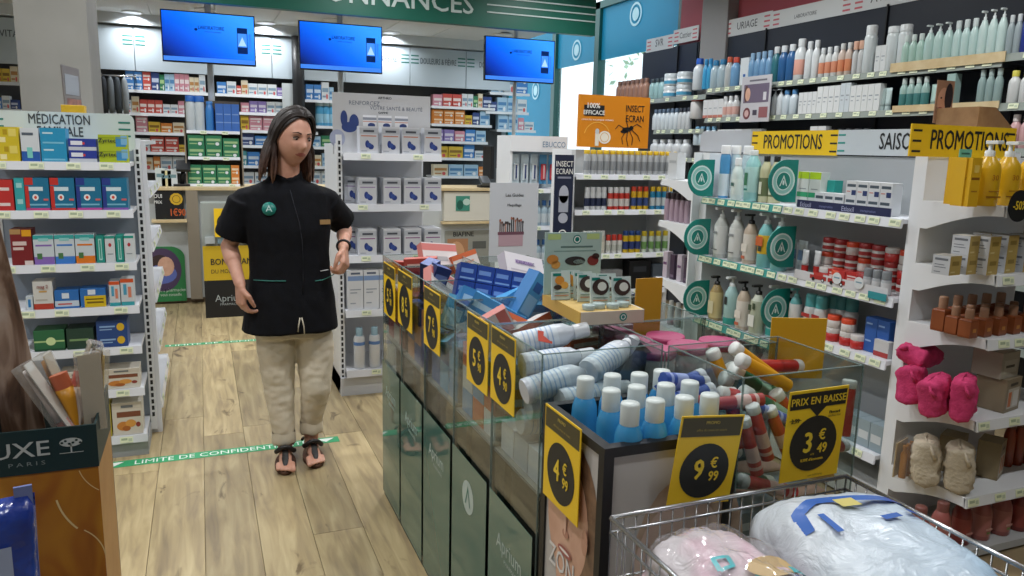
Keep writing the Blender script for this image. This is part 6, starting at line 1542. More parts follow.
# under-layers so that nothing hovers: each bin holds stacked cartons up to the visible pile
UL = {}
def underlayer(x0, x1, y0, y1, z0, z1, cols, desc):
    rnd = random.Random(int(y0 * 100 + x0 * 1000))
    lv = max(1, int(round((z1 - z0) / 0.075))); hh = (z1 - z0) / lv
    for l in range(lv):
        for ix in range(2):
            for iy in range(3):
                col = cols[(ix + iy + l) % len(cols)]
                w = (x1 - x0 - 0.04) / 2; d = (y1 - y0 - 0.04) / 3
                key = (col, round(w, 3), round(d, 3), round(hh, 3))
                if key not in UL:
                    UL[key] = carton(w * 0.96, d * 0.94, hh * 0.985, col, ((0.1, 0.3, 0.9, 0.6, '#cfd6da'),), side=None, name='carton')
                lab = desc
                put(UL[key], (x0 + 0.02 + w * (ix + 0.5), y0 + 0.02 + d * (iy + 0.5), z0 + 0.001 + hh * l), 0, lab, 'box', lab)
binY = [(BY[k + 1], BY[k]) for k in range(5)]
underlayer(BX0, BX1, *binY[0], 0.72, 0.93, ('#b0524a', '#cfc9c4', '#a85a6a'), 'red or pale carton packed low in the farthest left bin')
underlayer(BX0, BX1, *binY[1], 0.72, 0.93, ('#2b4488', '#33559c', '#c98a6a'), 'carton packed low in the second farthest left bin')
underlayer(BX0, BX1, *binY[2], 0.72, 0.90, ('#3f86b8', '#6fa6c8', '#2f5fa0'), 'blue carton packed low in the middle left bin')
underlayer(BX0, BX1, *binY[3], 0.72, 0.93, ('#c9cdd0', '#c8643a', '#4f8fc0'), 'carton packed low in the second nearest left bin')
underlayer(BX1, BX2, *binY[0], 0.72, 0.92, ('#c9b8b0', '#b06a5a'), 'pale carton packed low in the farthest right bin')
underlayer(BX1, BX2, *binY[1], 0.72, 0.95, ('#2b4a9c', '#cfd3d6'), 'carton packed low in the second farthest right bin')
underlayer(BX1, BX2, *binY[2], 0.72, 0.93, ('#c9cdd3', '#b9a0a8'), 'pale carton packed low in the middle right bin')
underlayer(BX1, BX2, *binY[3], 0.72, 0.88, ('#b95a2c', '#c9a08a'), 'orange carton packed low in the second nearest right bin')
NB = cbox(0.14, 0.05, 0.05, '#24479a', ((0.05, 0.1, 0.95, 0.2, '#8fb0e0'), (0.1, 0.45, 0.7, 0.7, '#7f9fd8')), side='#1f3c86', top='#2c52aa', name='blue_carton')
LBx = cbox(0.17, 0.055, 0.06, '#3f8cc8', ((0.05, 0.3, 0.6, 0.6, '#a9d0ea'), (0.65, 0.1, 0.95, 0.9, '#2f6fb0')), side='#2f78b4', top='#56a2d8', name='blue_carton')
SBx = cbox(0.055, 0.05, 0.15, '#4a9ad0', ((0.1, 0.1, 0.9, 0.5, '#8fc4e6'), (0.2, 0.6, 0.8, 0.8, '#2a5fa0')), side='#2f78b8', top='#6fb4e0', name='blue_carton')
OR = cbox(0.15, 0.05, 0.07, '#d2ccc8', ((0, 0.7, 1, 1, '#c8643a'), (0.1, 0.3, 0.8, 0.45, '#c98a74')), side='#c8643a', top='#cfc9c6', name='orange_carton')
PKx = cbox(0.16, 0.04, 0.10, '#d6cccb', ((0, 0.65, 1, 0.95, '#c8706a'), (0.08, 0.2, 0.7, 0.4, '#a8a4a6')), side='#c8807a', top='#d0bdb8', name='pink_carton')
LIx = cbox(0.19, 0.045, 0.11, '#cfcbd0', ((0.25, 0.60, 0.7, 0.75, '#a890b8'), (0.1, 0.3, 0.8, 0.36, '#b0aab4'), (0.1, 0.2, 0.6, 0.25, '#b0aab4')), (('CAUDALIE', 0.5, 0.60, 0.18, '#6a5a8a', 1.0),), side='#bdb8c2', top='#c9c5cc', name='white_carton')
RDx = cbox(0.13, 0.05, 0.05, '#b0483f', ((0.1, 0.3, 0.9, 0.6, '#d8b8b0'),), side='#a03c34', top='#b85a50', name='red_carton')
NVx = cbox(0.06, 0.05, 0.14, '#26386e', ((0.1, 0.5, 0.9, 0.8, '#6f86c0'),), side='#1f2f60', top='#3a4f8e', name='navy_carton')
AQx = cbox(0.13, 0.06, 0.11, '#4f9cc4', ((0.1, 0.1, 0.5, 0.6, '#b9dcea'), (0.55, 0.5, 0.95, 0.9, '#d0e4ee')), side='#3f86b0', top='#6fb4d6', name='blue_carton')
TE = tumble
TE(RDx, 402, 268, 2.98, (0, 5, 12), 'red carton lying flat on the farthest left bin', 'box')
TE(RDx, 421, 264, 2.93, (0, -4, -20), 'red carton lying across the far corner of the left bins', 'box')
TE(PKx, 438, 256, 3.0, (-30, 6, 12), 'white carton with pink band leaning at the back of the bins', 'box')
TE(OR, 462, 262, 3.02, (-20, -8, 30), 'orange and white carton at the back of the right row', 'box')
TE(NVx, 418, 285, 2.62, (8, 20, 10), 'upright navy carton tilted in the second farthest left bin', 'box')
TE(NVx, 429, 279, 2.68, (10, -15, 40), 'navy carton leaning towards the red cartons', 'box')
TE(PKx, 443, 287, 2.62, (-35, 30, 20), 'pink and white carton wedged beside the navy cartons', 'box')
NB2 = cbox(0.056, 0.12, 0.056, '#24479a', ((0.08, 0.1, 0.92, 0.2, '#8fb0e0'), (0.1, 0.45, 0.8, 0.7, '#7f9fd8')), side='#1f3c86', top='#2c52aa', name='blue_carton')
NBM = Matrix.Translation(AY(463, 290, 2.36)) @ Matrix.Rotation(R_(-14), 4, 'Z') @ Matrix.Rotation(R_(10), 4, 'Y') @ Matrix.Rotation(R_(-12), 4, 'X')
for k in range(4):
    for l in range(2):
        q_ = NBM @ Vector((0.058 * k, 0, 0.058 * l))
        put(NB2, q_, 0, 'dark blue carton in the neat stack at the middle of the bins', 'box', 'neat stack of dark blue cartons', NBM.to_euler())
TE(AQx, 446, 318, 2.28, (-25, 12, -40), 'aqua carton leaning against the clear side of the middle bin', 'box')
TE(AQx, 452, 344, 2.26, (-15, -30, 20), 'aqua carton low behind the clear side of the middle bin', 'box')
TE(LBx, 484, 305, 2.2, (-20, 22, -12), 'long light blue carton on top of the middle bin', 'box')
TE(LBx, 497, 313, 2.12, (-10, 26, -30), 'long light blue carton sloping down to the right', 'box')
TE(LBx, 506, 304, 2.25, (-12, -18, 25), 'light blue carton half buried behind the others', 'box')
TE(SBx, 528, 295, 2.12, (5, 33, 20), 'bright blue carton standing tilted near the tray display', 'box')
TE(LBx, 535, 312, 2.2, (0, 5, -15), 'light blue carton lying beside the tray display', 'box')
TE(LIx, 522, 270, 2.72, (-35, 14, 14), 'white carton with lilac lettering lying on the right row', 'box')
TE(OR, 514, 330, 1.98, (-30, 25, -15), 'orange striped carton wedged beside the blue cartons', 'box')
TE(OR, 532, 333, 1.94, (-20, -10, 30), 'orange and white carton in the second nearest left bin', 'box')
TE(PKx, 500, 338, 1.95, (10, 60, 0), 'pale carton standing behind the two yellow tags', 'box')
TE(OR, 470, 345, 1.97, (10, -60, 20), 'orange carton showing between the yellow tags', 'box')
# big white bottles lying in the nearest left bin
def lay(pr, a, b_, Y0, Y1, label, cat, group=None):
    p, q = AY(a[0], a[1], Y0), AY(b_[0], b_[1], Y1)
    d = (q - p).normalized()
    if getattr(pr, 'L', 0): p = q - d * pr.L
    o = put(pr, p, 0, label, cat, group, d.to_track_quat('Z', 'Y').to_euler())
    return o
WBG = vial('cleansing_bottle', 0.0315, 0.195, '#c3cad3', '#cfd3d8', '#cdd6de', 0.2, 0.62, 0.5, lab=(0.06, 0.7))
t = MB()
for k in range(7): t.lathe([(0.0322, 0.02 + 0.012 * k), (0.0322, 0.0235 + 0.012 * k)], C('#9db3d0'), 12)
WBG.parts.append(('printed_lines', t.mesh('printed_lines')))
lay(WBG, (522, 366), (596, 354), 1.66, 1.66, 'white cleansing bottle lying at the back of the nearest left bin', 'bottle')
lay(WBG, (524, 392), (604, 366), 1.57, 1.57, 'white cleansing bottle lying at the front of the nearest left bin', 'bottle')
lay(WBG, (515, 345), (560, 335), 1.74, 1.72, 'white cleansing bottle with red spot lying under the tray', 'bottle')
lay(WBG, (528, 408), (590, 396), 1.60, 1.60, 'white cleansing bottle deep in the nearest left bin', 'bottle')
lay(WBG, (520, 422), (585, 418), 1.63, 1.63, 'white cleansing bottle at the bottom of the nearest left bin', 'bottle')
lay(WBG, (560, 402), (624, 388), 1.53, 1.55, 'white cleansing bottle half hidden behind the blue bottles', 'bottle')
lay(WBG, (540, 380), (608, 377), 1.70, 1.70, 'white cleansing bottle between the two upper bottles', 'bottle')
lay(WBG, (588, 372), (618, 352), 1.55, 1.60, 'white cleansing bottle pointing at the pink lidded jars', 'bottle')
t = MB().box(-0.02, 0.02, -0.0005, 0.0005, -0.015, 0.015, C('#c8452f')); p = AY(545, 337, 1.70); solo('red_sticker', t, 'small red sticker on the white bottle under the tray', 'sticker', (p.x, p.y, p.z), 0, None, (R_(-40), R_(15), 0))
underlayer(BX0, BX1, 1.49, 1.80, 0.72, 0.80, ('#c3cad0', '#b0b8c0'), 'pale carton under the lying white bottles')
GRC = cbox(0.12, 0.05, 0.10, '#5a6068', ((0.1, 0.5, 0.9, 0.7, '#3a4048'),), name='grey_carton')
TE(GRC, 634, 365, 1.62, (10, 35, 20), 'grey carton standing behind the blue bottles', 'box')
# pink lidded pots
PJ = Proto('pink_lid_pot', [('body', MB().lathe([(0.047, 0), (0.050, 0.004), (0.051, 0.135), (0.049, 0.140)], C('#cfc6c9', 0.4), 20)), ('lid', MB().lathe([(0.0515, 0.138), (0.0515, 0.150), (0.045, 0.152), (0, 0.152)], C('#e87ba6', 0.35), 20))])
rg = MB().lathe([(0.0525, 0.14), (0.054, 0.15), (0.0525, 0.158), (0.046, 0.156)], C('#a83a68', 0.4), 20); PJ.parts.append(('rim', rg.mesh('rim')))
pk = []
for k, (px, py) in enumerate(((641, 336), (655, 347), (690, 346), (722, 345), (676, 336))):
    p = AZ(px, py, 1.0); p.x, p.y = ((1.062, 1.735), (1.062, 1.625), (1.170, 1.640), (1.277, 1.650), (1.168, 1.742))[k]
    put(PJ, (p.x, p.y, 1.0 - 0.155), 0, ('farthest left', 'nearest left', 'middle', 'rightmost', 'rear')[k] + ' pale pot with bright pink lid in the right row', 'jar')
underlayer(BX1, BX2, 1.49, 1.80, 0.72, 0.83, ('#9a8f94', '#86a0ac'), 'carton under the pink lidded pots')
PKC = cbox(0.10, 0.08, 0.10, '#b0587a', ((0.1, 0.2, 0.9, 0.5, '#d8a0b4'),), side='#9a4868', top='#c06a8c', name='pink_carton')
TE(PKC, 612, 345, 1.92, (0, 8, 25), 'rose carton seen below the tray display', 'box')
ORC = cbox(0.13, 0.08, 0.06, '#b85a26', ((0.1, 0.6, 0.9, 0.8, '#c9b8a8'),), side='#a04c20', top='#c9b0a0', name='orange_carton')
TE(ORC, 578, 345, 1.93, (0, 0, 15), 'orange carton seen below the tray display', 'box')
# eye patch tray display
ang = 0.0
o0 = AZ(572, 324, 1.06)
td = thing('tray_display', 'yellow and white card tray display with mint back card on the bins', 'display', (0.890, 1.715, 1.0545), R_(-3))
tw, tdp = 0.18, 0.265
b = MB(); CARDW = C('#b9c6c4', 0.5); CARDY = C('#c9a24e', 0.6)
part('tray_base', MB().box(0, tw, 0, tdp, 0, 0.004, CARDW), td)
part('tray_front', MB().box(0, tw, -0.003, 0.0, 0, 0.034, C('#c6b8a8', 0.5)), td)
part('tray_side', MB().box(-0.003, 0.0, 0, tdp, 0, 0.034, CARDY), td); part('tray_side', MB().box(tw, tw + 0.003, 0, tdp, 0, 0.034, CARDW), td)
part('tray_top', MB().box(0, tw, 0.0, tdp, 0.030, 0.034, C('#c9ab68', 0.6)), td)
bc = part('back_card', MB().box(-0.008, tw - 0.012, tdp - 0.02, tdp - 0.016, 0.034, 0.212, C('#a9c2be', 0.5)), td)
g = MB(); yb2 = tdp - 0.0206; dzc = -0.018
g.disc(0.09, 0.192, 0.013, 0.013, yb2, M_TEAL, 18); g.ring(0.09, 0.192, 0.007, 0.010, yb2 - 0.0005, WT, 16); g.rect(0.04, 0.14, 0.168, 0.173, yb2, C('#5f7a78')); g.rect(0.02, 0.15, 0.157, 0.160, yb2, C('#7f9a96'))
for (cx, cz, rx, rz, c_) in ((0.016, 0.135, 0.018, 0.014, '#d0883a'), (0.026, 0.12, 0.014, 0.012, '#d89a4a'), (0.086, 0.13, 0.032, 0.013, '#2f2a2c'), (0.098, 0.127, 0.018, 0.007, '#a9c2be'), (0.142, 0.13, 0.018, 0.015, '#7a2f2c'), (0.150, 0.142, 0.012, 0.009, '#3a2a2a')):
    g.disc(cx, cz, rx, rz, yb2 - 0.0008, C(c_), 16)
g.rect(0.0, 0.04, 0.192, 0.208, yb2, C('#b9d08a')); g.rect(0.12, 0.16, 0.192, 0.208, yb2, C('#b9d08a'))
part('printed_picture', g, bc)
g = MB(); g.disc(0.12, 0.017, 0.011, 0.011, -0.0036, M_TEAL, 16); g.ring(0.12, 0.017, 0.005, 0.007, -0.004, WT, 12); part('emblem', g, td)
def sachet(kind):
    b = MB(); w, h = 0.055, 0.077
    b.add([(-w / 2, -0.004, 0), (w / 2, -0.004, 0), (w / 2, 0.004, 0), (-w / 2, 0.004, 0), (-w / 2, -0.002, h), (w / 2, -0.002, h), (w / 2, 0.002, h), (-w / 2, 0.002, h), (0, -0.007, h * 0.45)],
          [(0, 1, 8), (1, 5, 8), (5, 4, 8), (4, 0, 8), (1, 2, 6, 5), (2, 3, 7, 6), (3, 0, 4, 7), (4, 5, 6, 7), (0, 3, 2, 1)], C('#c6d6d4', 0.4))
    g = MB()
    if kind == 'coco':
        g.disc(0, h * 0.62, 0.024, 0.022, -0.0078, C('#3a2a28'), 16); g.disc(0.004, h * 0.64, 0.013, 0.012, -0.0082, C('#d3d6d0'), 14)
    else:
        g.disc(-0.006, h * 0.7, 0.014, 0.012, -0.0078, C('#d08a34'), 14); g.disc(0.008, h * 0.52, 0.012, 0.010, -0.0078, C('#dba24a'), 14); g.disc(-0.012, h * 0.45, 0.012, 0.007, -0.0079, C('#3a2f2a'), 12)
    g.rect(-0.024, 0.0, h * 0.85, h * 0.95, -0.0045, M_TEAL); g.rect(-0.022, 0.02, h * 0.14, h * 0.17, -0.0075, C('#c07a4a')); g.rect(-0.022, 0.02, h * 0.24, h * 0.27, -0.0078, C('#6f8a86'))
    return Proto('eye_patch_sachet', [('pouch', b), ('printed_front', g)])
sc_, so_ = sachet('coco'), sachet('fruit')
base = td.location
for (ux, uy, pr, lab) in ((0.160, 0.055, sc_, 'right front'), (0.105, 0.075, sc_, 'left front'), (0.145, 0.11, sc_, 'right middle'), (0.092, 0.125, sc_, 'left middle')):
    put(pr, (base.x + ux - 0.01, base.y + uy, base.z + 0.0345), R_(-4), lab + ' mint sachet with coconut picture on the tray', 'sachet', None, (R_(-8), 0, R_(-6)))
for (ux, uy, lab) in ((0.022, 0.165, 'left rear'), (0.062, 0.185, 'middle rear'), (0.085, 0.155, 'right rear')):
    put(so_, (base.x + ux, base.y + uy, base.z + 0.0345), 0, lab + ' mint sachet with orange fruit on the tray', 'sachet', None, (R_(-8), 0, R_(-4)))
CLP = MB().lathe([(0.016, 0), (0.018, 0.012), (0.015, 0.014), (0, 0.015)], C('#aebfbe', 0.15), 14)
for q in range(4): put(Proto('clear_tin', [('clear_tin', CLP)]), (base.x + 0.035 + 0.036 * q, base.y + 0.025 + 0.012 * (q % 2), base.z + 0.0345), 0, 'small clear tin at the front of the tray', 'tin', 'small clear tins on the tray')
# yellow acrylic divider behind the tray
t = MB().box(-0.045, 0.045, -0.002, 0.002, 0, 0.20, C('#c9952a', 0.35)); yk = yat(648, 1.22, 1.05); solo('yellow_card', t, 'blank yellow card standing behind the tray display', 'card', (1.22, yk, 0.93), 0)
t = MB().bbox(-0.072, 0.072, -0.002, 0.002, 0, 0.16, C('#d9a51c', 0.35), 0.0008); p = AY(796, 384, 1.55); solo('yellow_card', t, 'blank yellow card behind the tubes near the gondola', 'card', (AY(793, 380, 1.50).x, 1.497, 0.93), R_(-20))

# blue bottles in the black bin
BB = vial('blue_spray_bottle', 0.027, 0.232, '#3f93c4', '#cfd6d6', None, 0.20, 0.70, 0, caph=None) if False else None
def blue_bottle():
    r, h = 0.0285, 0.23
    B = MB().lathe([(r * 0.93, 0), (r, 0.005), (r, 0.145), (r * 0.95, 0.165), (r * 0.78, 0.18), (r * 0.66, 0.186)], C('#3c8fc2', 0.25), 20)
    K = MB().lathe([(r * 0.66, 0.186), (r * 0.68, 0.188), (r * 0.68, 0.226), (r * 0.62, 0.23), (0, 0.23)], C('#cfd8d6', 0.35), 18)
    for k in range(18):
        a = 2 * math.pi * k / 18
    L = MB().lathe([(r * 1.004, 0.03), (r * 1.01, 0.031), (r * 1.01, 0.10), (r * 1.004, 0.101)], C('#2f7fb4', 0.3), 20)
    return Proto('blue_spray_bottle', [('body', B), ('cap', K), ('label', L)])
BB = blue_bottle()
names = ('front left', 'front second', 'front third', 'front right', 'middle left', 'middle second', 'middle third', 'middle right', 'back left', 'back second', 'back third', 'back right')
i = 0
for iy, yy in enumerate((1.235, 1.325, 1.41)):
    for ix in range(4):
        xx = 0.755 + 0.063 * ix + (0.010 if iy % 2 else 0.0)
        put(BB, (xx + random.uniform(-0.004, 0.004), yy + random.uniform(-0.006, 0.006), 0.7865), 0, names[i] + ' sky blue spray bottle in the black bin', 'bottle'); i += 1

# tubes in the clear tube bin
def stick_tube(body, cap, L=0.14, r=0.0145, stripe=None):
    B = MB().lathe([(r, 0), (r, L * 0.86)], C(body, 0.4), 14)
    if stripe:
        B.lathe([(r * 1.01, L * 0.1), (r * 1.01, L * 0.16)], C(stripe), 14); B.lathe([(r * 1.01, L * 0.24), (r * 1.01, L * 0.5)], C(stripe), 14)
    K = MB().lathe([(r * 1.02, L * 0.86), (r * 1.08, L * 0.87), (r * 1.08, L * 0.985), (r, L), (0, L)], C(cap, 0.4), 14)
    pr = Proto('effervescent_tube', [('body', B), ('cap', K)]); pr.L = L; return pr
RED = stick_tube('#b23a3a', '#cfd3d3', 0.135, 0.0145, '#d8b8b4'); YEL = stick_tube('#d89a1c', '#d8dad6', 0.16, 0.016); GRN = stick_tube('#2a6a4a', '#cfd6d3', 0.17, 0.018, '#8fb8a0'); BLU = stick_tube('#2f4fa0', '#cdd3d8', 0.13, 0.016, '#8fa0d0'); CRI = stick_tube('#b8302c', '#d3d3d0', 0.14, 0.016)
tubes = [
 (BLU, (676, 380), (706, 382), 1.39, 'blue tube with white cap beside the blue bottles'), (GRN, (745, 385), (722, 378), 1.43, 'green tube with white cap facing left'), (RED, (735, 402), (706, 405), 1.30, 'red tube with white cap facing left'), (CRI, (745, 398), (719, 393), 1.35, 'crimson tube with white cap facing left'), (YEL, (752, 395), (729, 366), 1.46, 'yellow tube with white cap in the middle of the pile'), (BLU, (760, 410), (737, 400), 1.31, 'blue tube under the green tubes'),
 (YEL, (757, 365), (733, 347), 1.44, 'yellow tube with white cap pointing up left'), (YEL, (722, 375), (712, 350), 1.47, 'short looking yellow tube with white cap at the back'),
 (YEL, (803, 394), (739, 359), 1.36, 'long yellow tube lying across the tube pile'), (CRI, (757, 366), (800, 366), 1.46, 'crimson tube lying level with white cap at right'),
 (GRN, (775, 402), (733, 368), 1.40, 'green tube with white cap in the tube pile'), (GRN, (785, 415), (742, 392), 1.33, 'second green tube lower in the tube pile'),
 (BLU, (668, 388), (703, 375), 1.40, 'blue tube with white cap at the left of the pile'), (BLU, (672, 400), (712, 389), 1.37, 'blue tube under the first blue tube'),
 (RED, (676, 407), (716, 398), 1.34, 'pinkish tube with white cap low at the left'), (RED, (758, 477), (743, 418), 1.25, 'red striped tube upright at the left of the group'),
 (RED, (772, 472), (752, 405), 1.262, 'red striped tube upright in the middle of the group'), (RED, (790, 458), (769, 408), 1.29, 'red striped tube upright at the right of the group'),
 (CRI, (735, 424), (729, 389), 1.36, 'crimson tube standing behind the nine euro tag'), (CRI, (790, 415), (775, 392), 1.33, 'crimson tube behind the price drop tag'),
 (CRI, (843, 440), (850, 380), 1.37, 'crimson tube upright at the right side of the bin'), (RED, (757, 484), (739, 480), 1.235, 'red tube at the bottom left of the bin'),
 (GRN, (735, 480), (770, 484), 1.27, 'green tube at the bottom of the bin'), (YEL, (790, 470), (835, 474), 1.33, 'yellow tube low behind the price drop tag'), (RED, (800, 455), (846, 445), 1.38, 'red tube with white cap at the right of the bin'),
 (CRI, (790, 430), (840, 425), 1.42, 'crimson tube behind the price drop tag lower row'), (BLU, (800, 410), (842, 415), 1.43, 'blue tube behind the price drop tag'), (YEL, (700, 430), (735, 425), 1.43, 'yellow tube behind the nine euro tag'), (RED, (700, 445), (738, 452), 1.4, 'red tube low behind the nine euro tag'),
]
for pr, a, c_, Yt, lab in tubes: lay(pr, a, c_, Yt, Yt + 0.01, lab, 'tube')
underlayer(BX1, BX2 - 0.01, 1.205, 1.485, 0.62, 0.74, ('#8a6a5a', '#7a8a94'), 'carton at the bottom of the tube bin')

# ------------------------------------------------------------------ diaper packs in the wire basket
def pack(name, sx, sy, sz, mat_fn, seed, pw=4.2, lump=0.012):
    bm = bmesh.new(); bmesh.ops.create_cube(bm, size=2); bmesh.ops.subdivide_edges(bm, edges=list(bm.edges), cuts=22, use_grid_fill=True)
    for v in bm.verts:
        p = v.co; k = (abs(p.x) ** pw + abs(p.y) ** pw + abs(p.z) ** pw) ** (1 / pw)
        q = p / k
        n = mnoise.noise(Vector((q.x * 2.2 + seed, q.y * 2.2, q.z * 2.2))) * lump + mnoise.noise(Vector((q.x * 7 + seed, q.y * 7, q.z * 7))) * lump * 0.35
        n += abs(mnoise.noise(Vector((q.x * 9 + seed, q.y * 3, q.z * 4)))) * lump * 0.5
        v.co = Vector((q.x * sx / 2, q.y * sy / 2, q.z * sz / 2)) + q.normalized() * n
    me = bpy.data.meshes.new(name); bm.to_mesh(me); bm.free()
    me.materials.append(mat_fn)
    for f in me.polygons: f.use_smooth = True
    return me
def pack_mat(kind):
    m, nt, bs_, o = node_mat('printed_' + kind)
    tc = nt.nodes.new('ShaderNodeTexCoord'); sp = nt.nodes.new('ShaderNodeSeparateXYZ'); nt.links.new(tc.outputs['Object'], sp.inputs[0])
    if kind == 'blue_pack':
        n = nt.nodes.new('ShaderNodeTexNoise'); n.inputs['Scale'].default_value = 3; nt.links.new(tc.outputs['Object'], n.inputs['Vector'])
        a = nt.nodes.new('ShaderNodeMath'); a.operation = 'MULTIPLY_ADD'; a.inputs[1].default_value = 1.6; a.inputs[2].default_value = 0.35; nt.links.new(sp.outputs['X'], a.inputs[0])
        c = nt.nodes.new('ShaderNodeMath'); c.operation = 'MULTIPLY_ADD'; c.inputs[1].default_value = -1.0; nt.links.new(sp.outputs['Y'], c.inputs[0]); nt.links.new(a.outputs[0], c.inputs[2])
        r = ramp(nt, [(0.1, '#c9d0d6'), (0.55, '#c3d6e6'), (0.8, '#8fbfe4')]); nt.links.new(c.outputs[0], r.inputs[0]); nt.links.new(r.outputs[0], bs_.inputs['Base Color'])
    else:
        n = nt.nodes.new('ShaderNodeTexNoise'); n.inputs['Scale'].default_value = 7; n.inputs['Detail'].default_value = 1; nt.links.new(tc.outputs['Object'], n.inputs['Vector'])
        r = ramp(nt, [(0.42, '#cfc8cc'), (0.55, '#d8b9c6'), (0.68, '#d3ced2')]); nt.links.new(n.outputs['Fac'], r.inputs[0]); nt.links.new(r.outputs[0], bs_.inputs['Base Color'])
    bs_.inputs['Roughness'].default_value = 0.22
    n2 = nt.nodes.new('ShaderNodeTexNoise'); n2.inputs['Scale'].default_value = 14; n2.inputs['Detail'].default_value = 6; n2.inputs['Distortion'].default_value = 1.5; nt.links.new(tc.outputs['Object'], n2.inputs['Vector'])
    bp = nt.nodes.new('ShaderNodeBump'); bp.inputs['Strength'].default_value = 0.5; bp.inputs['Distance'].default_value = 0.02; nt.links.new(n2.outputs['Fac'], bp.inputs['Height']); nt.links.new(bp.outputs[0], bs_.inputs['Normal'])
    return m
def drape(me_obj_pts, width, m, lift, surf):        # printed strip following the pack's top
    pass
def top_of(sx, sy, sz, x, y, pw=4.2):
    e = 1 - (abs(2 * x / sx)) ** pw - (abs(2 * y / sy)) ** pw
    return (max(e, 0.0) ** (1 / pw)) * sz / 2
def strip_on(mb, sx, sy, sz, path, w, m, lift=0.009, n=24):
    pts = []
    for i in range(len(path) - 1):
        for k in range(n // (len(path) - 1)):
            q = k / (n // (len(path) - 1)); pts.append((path[i][0] * (1 - q) + path[i + 1][0] * q, path[i][1] * (1 - q) + path[i + 1][1] * q))
    pts.append(path[-1]); v = []; f = []
    for i, (x, y) in enumerate(pts):
        a = pts[max(i - 1, 0)]; c = pts[min(i + 1, len(pts) - 1)]; dx, dy = c[0] - a[0], c[1] - a[1]; L = math.hypot(dx, dy) or 1
        nx, ny = -dy / L * w / 2, dx / L * w / 2
        for s in (-1, 1): v.append((x + s * nx, y + s * ny, top_of(sx, sy, sz, x + s * nx, y + s * ny) + lift))
    for i in range(len(pts) - 1): f.append((2 * i, 2 * i + 2, 2 * i + 3, 2 * i + 1))
    mb.add(v, f, m, True)
sx, sy, sz = 0.30, 0.40, 0.325
t = thing('diaper_pack', 'large white and blue plastic diaper pack in the basket', 'diaper pack', (1.035, 0.88, 0.56 + sz / 2), R_(-6))
link('bag', pack('bag', sx, sy, sz, pack_mat('blue_pack'), 3, lump=0.010), t)
g = MB(); BL = C('#3a66b4', 0.25)
strip_on(g, sx, sy, sz, [(-0.12, 0.02), (-0.105, 0.07), (-0.06, 0.095), (0.02, 0.09), (0.13, 0.07)], 0.022, BL)
part('printed_band', g, t)
g = MB(); strip_on(g, sx, sy, sz, [(-0.08, -0.01), (-0.075, 0.05)], 0.012, BL); strip_on(g, sx, sy, sz, [(0.02, 0.01), (0.06, 0.015)], 0.014, BL); strip_on(g, sx, sy, sz, [(0.09, 0.03), (0.125, 0.03)], 0.014, BL); part('printed_mark', g, t)
g = MB(); strip_on(g, sx, sy, sz, [(-0.02, 0.075), (0.02, 0.075)], 0.03, C('#c9bd6a'), 0.0095); part('printed_badge', g, t)
sx, sy, sz = 0.19, 0.34, 0.30
t = thing('diaper_pack', 'pink and white diaper pack in clear film in the basket', 'diaper pack', (0.768, 0.89, 0.56 + sz / 2), R_(3))
link('bag', pack('bag', sx, sy, sz, pack_mat('pink_pack'), 9, lump=0.012), t)
g = MB(); TQ = C('#3fa8b0', 0.3)
strip_on(g, sx, sy, sz, [(-0.055, -0.01), (-0.045, 0.02), (-0.02, 0.015), (-0.03, -0.01), (-0.055, -0.01)], 0.008, TQ, 0.012); strip_on(g, sx, sy, sz, [(0.05, -0.05), (0.09, -0.06)], 0.02, TQ, 0.012); strip_on(g, sx, sy, sz, [(-0.02, -0.05), (0.0, -0.06)], 0.02, TQ, 0.012)
part('printed_mark', g, t)
g = MB(); v = []; 
for k in range(20): a = 2 * math.pi * k / 20; xx, yy = 0.03 + 0.05 * math.cos(a), -0.035 + 0.028 * math.sin(a); v.append((xx, yy, top_of(sx, sy, sz, xx, yy) + 0.013))
g.add(v, [tuple(range(20))], C('#c9ac7a')); lb = part('label', g, t)
part('film', pack('film', sx * 1.05, sy * 1.04, sz * 1.10, clear_mat('crinkled_film', '#fbfbfb', 1.4, 0.05, 0.05), 14, 3.6, 0.016), t)

# ------------------------------------------------------------------ left foreground display
DG = C('#0d2b2c', 0.45)
nx = thing('cosmetics_floor_display', 'dark green and amber cardboard cosmetics display in the left foreground', 'display', (-0.24, 1.825, 0))
AMBM = noisy('amber_print', '#8a5410', '#b87418', 5, 0.3)
def amber():
    m, nt, bs_, o = node_mat('amber_oil_print')
    tc = nt.nodes.new('ShaderNodeTexCoord'); mp = nt.nodes.new('ShaderNodeMapping'); mp.inputs['Scale'].default_value = (3.2, 1, 1.2); mp.inputs['Rotation'].default_value = (0, R_(25), 0); nt.links.new(tc.outputs['Object'], mp.inputs[0])
    n = nt.nodes.new('ShaderNodeTexNoise'); n.inputs['Scale'].default_value = 2.6; n.inputs['Detail'].default_value = 2; n.inputs['Distortion'].default_value = 1.6; nt.links.new(mp.outputs[0], n.inputs['Vector'])
    r = ramp(nt, [(0.2, '#6a3308'), (0.42, '#9a5c12'), (0.62, '#b27a1c'), (0.8, '#c99a3c')]); nt.links.new(n.outputs['Fac'], r.inputs[0]); nt.links.new(r.outputs[0], bs_.inputs['Base Color']); bs_.inputs['Roughness'].default_value = 0.35
    return m
ND = 0.25
part('front_panel', MB().box(-0.62, 0, 0, 0.006, 0.0, 0.782, amber()), nx)
part('side_panel', MB().box(-0.006, 0, 0.006, ND, 0.0, 0.782, noisy('pale_wood_print', '#b5834a', '#c4945a', 6, 0.5)), nx)
part('back_panel', MB().box(-0.62, 0, ND, ND + 0.006, 0, 0.88, DG), nx)
bd = MB().box(-0.62, 0.002, -0.002, 0.004, 0.782, 0.88, DG); bo = part('band', bd, nx)
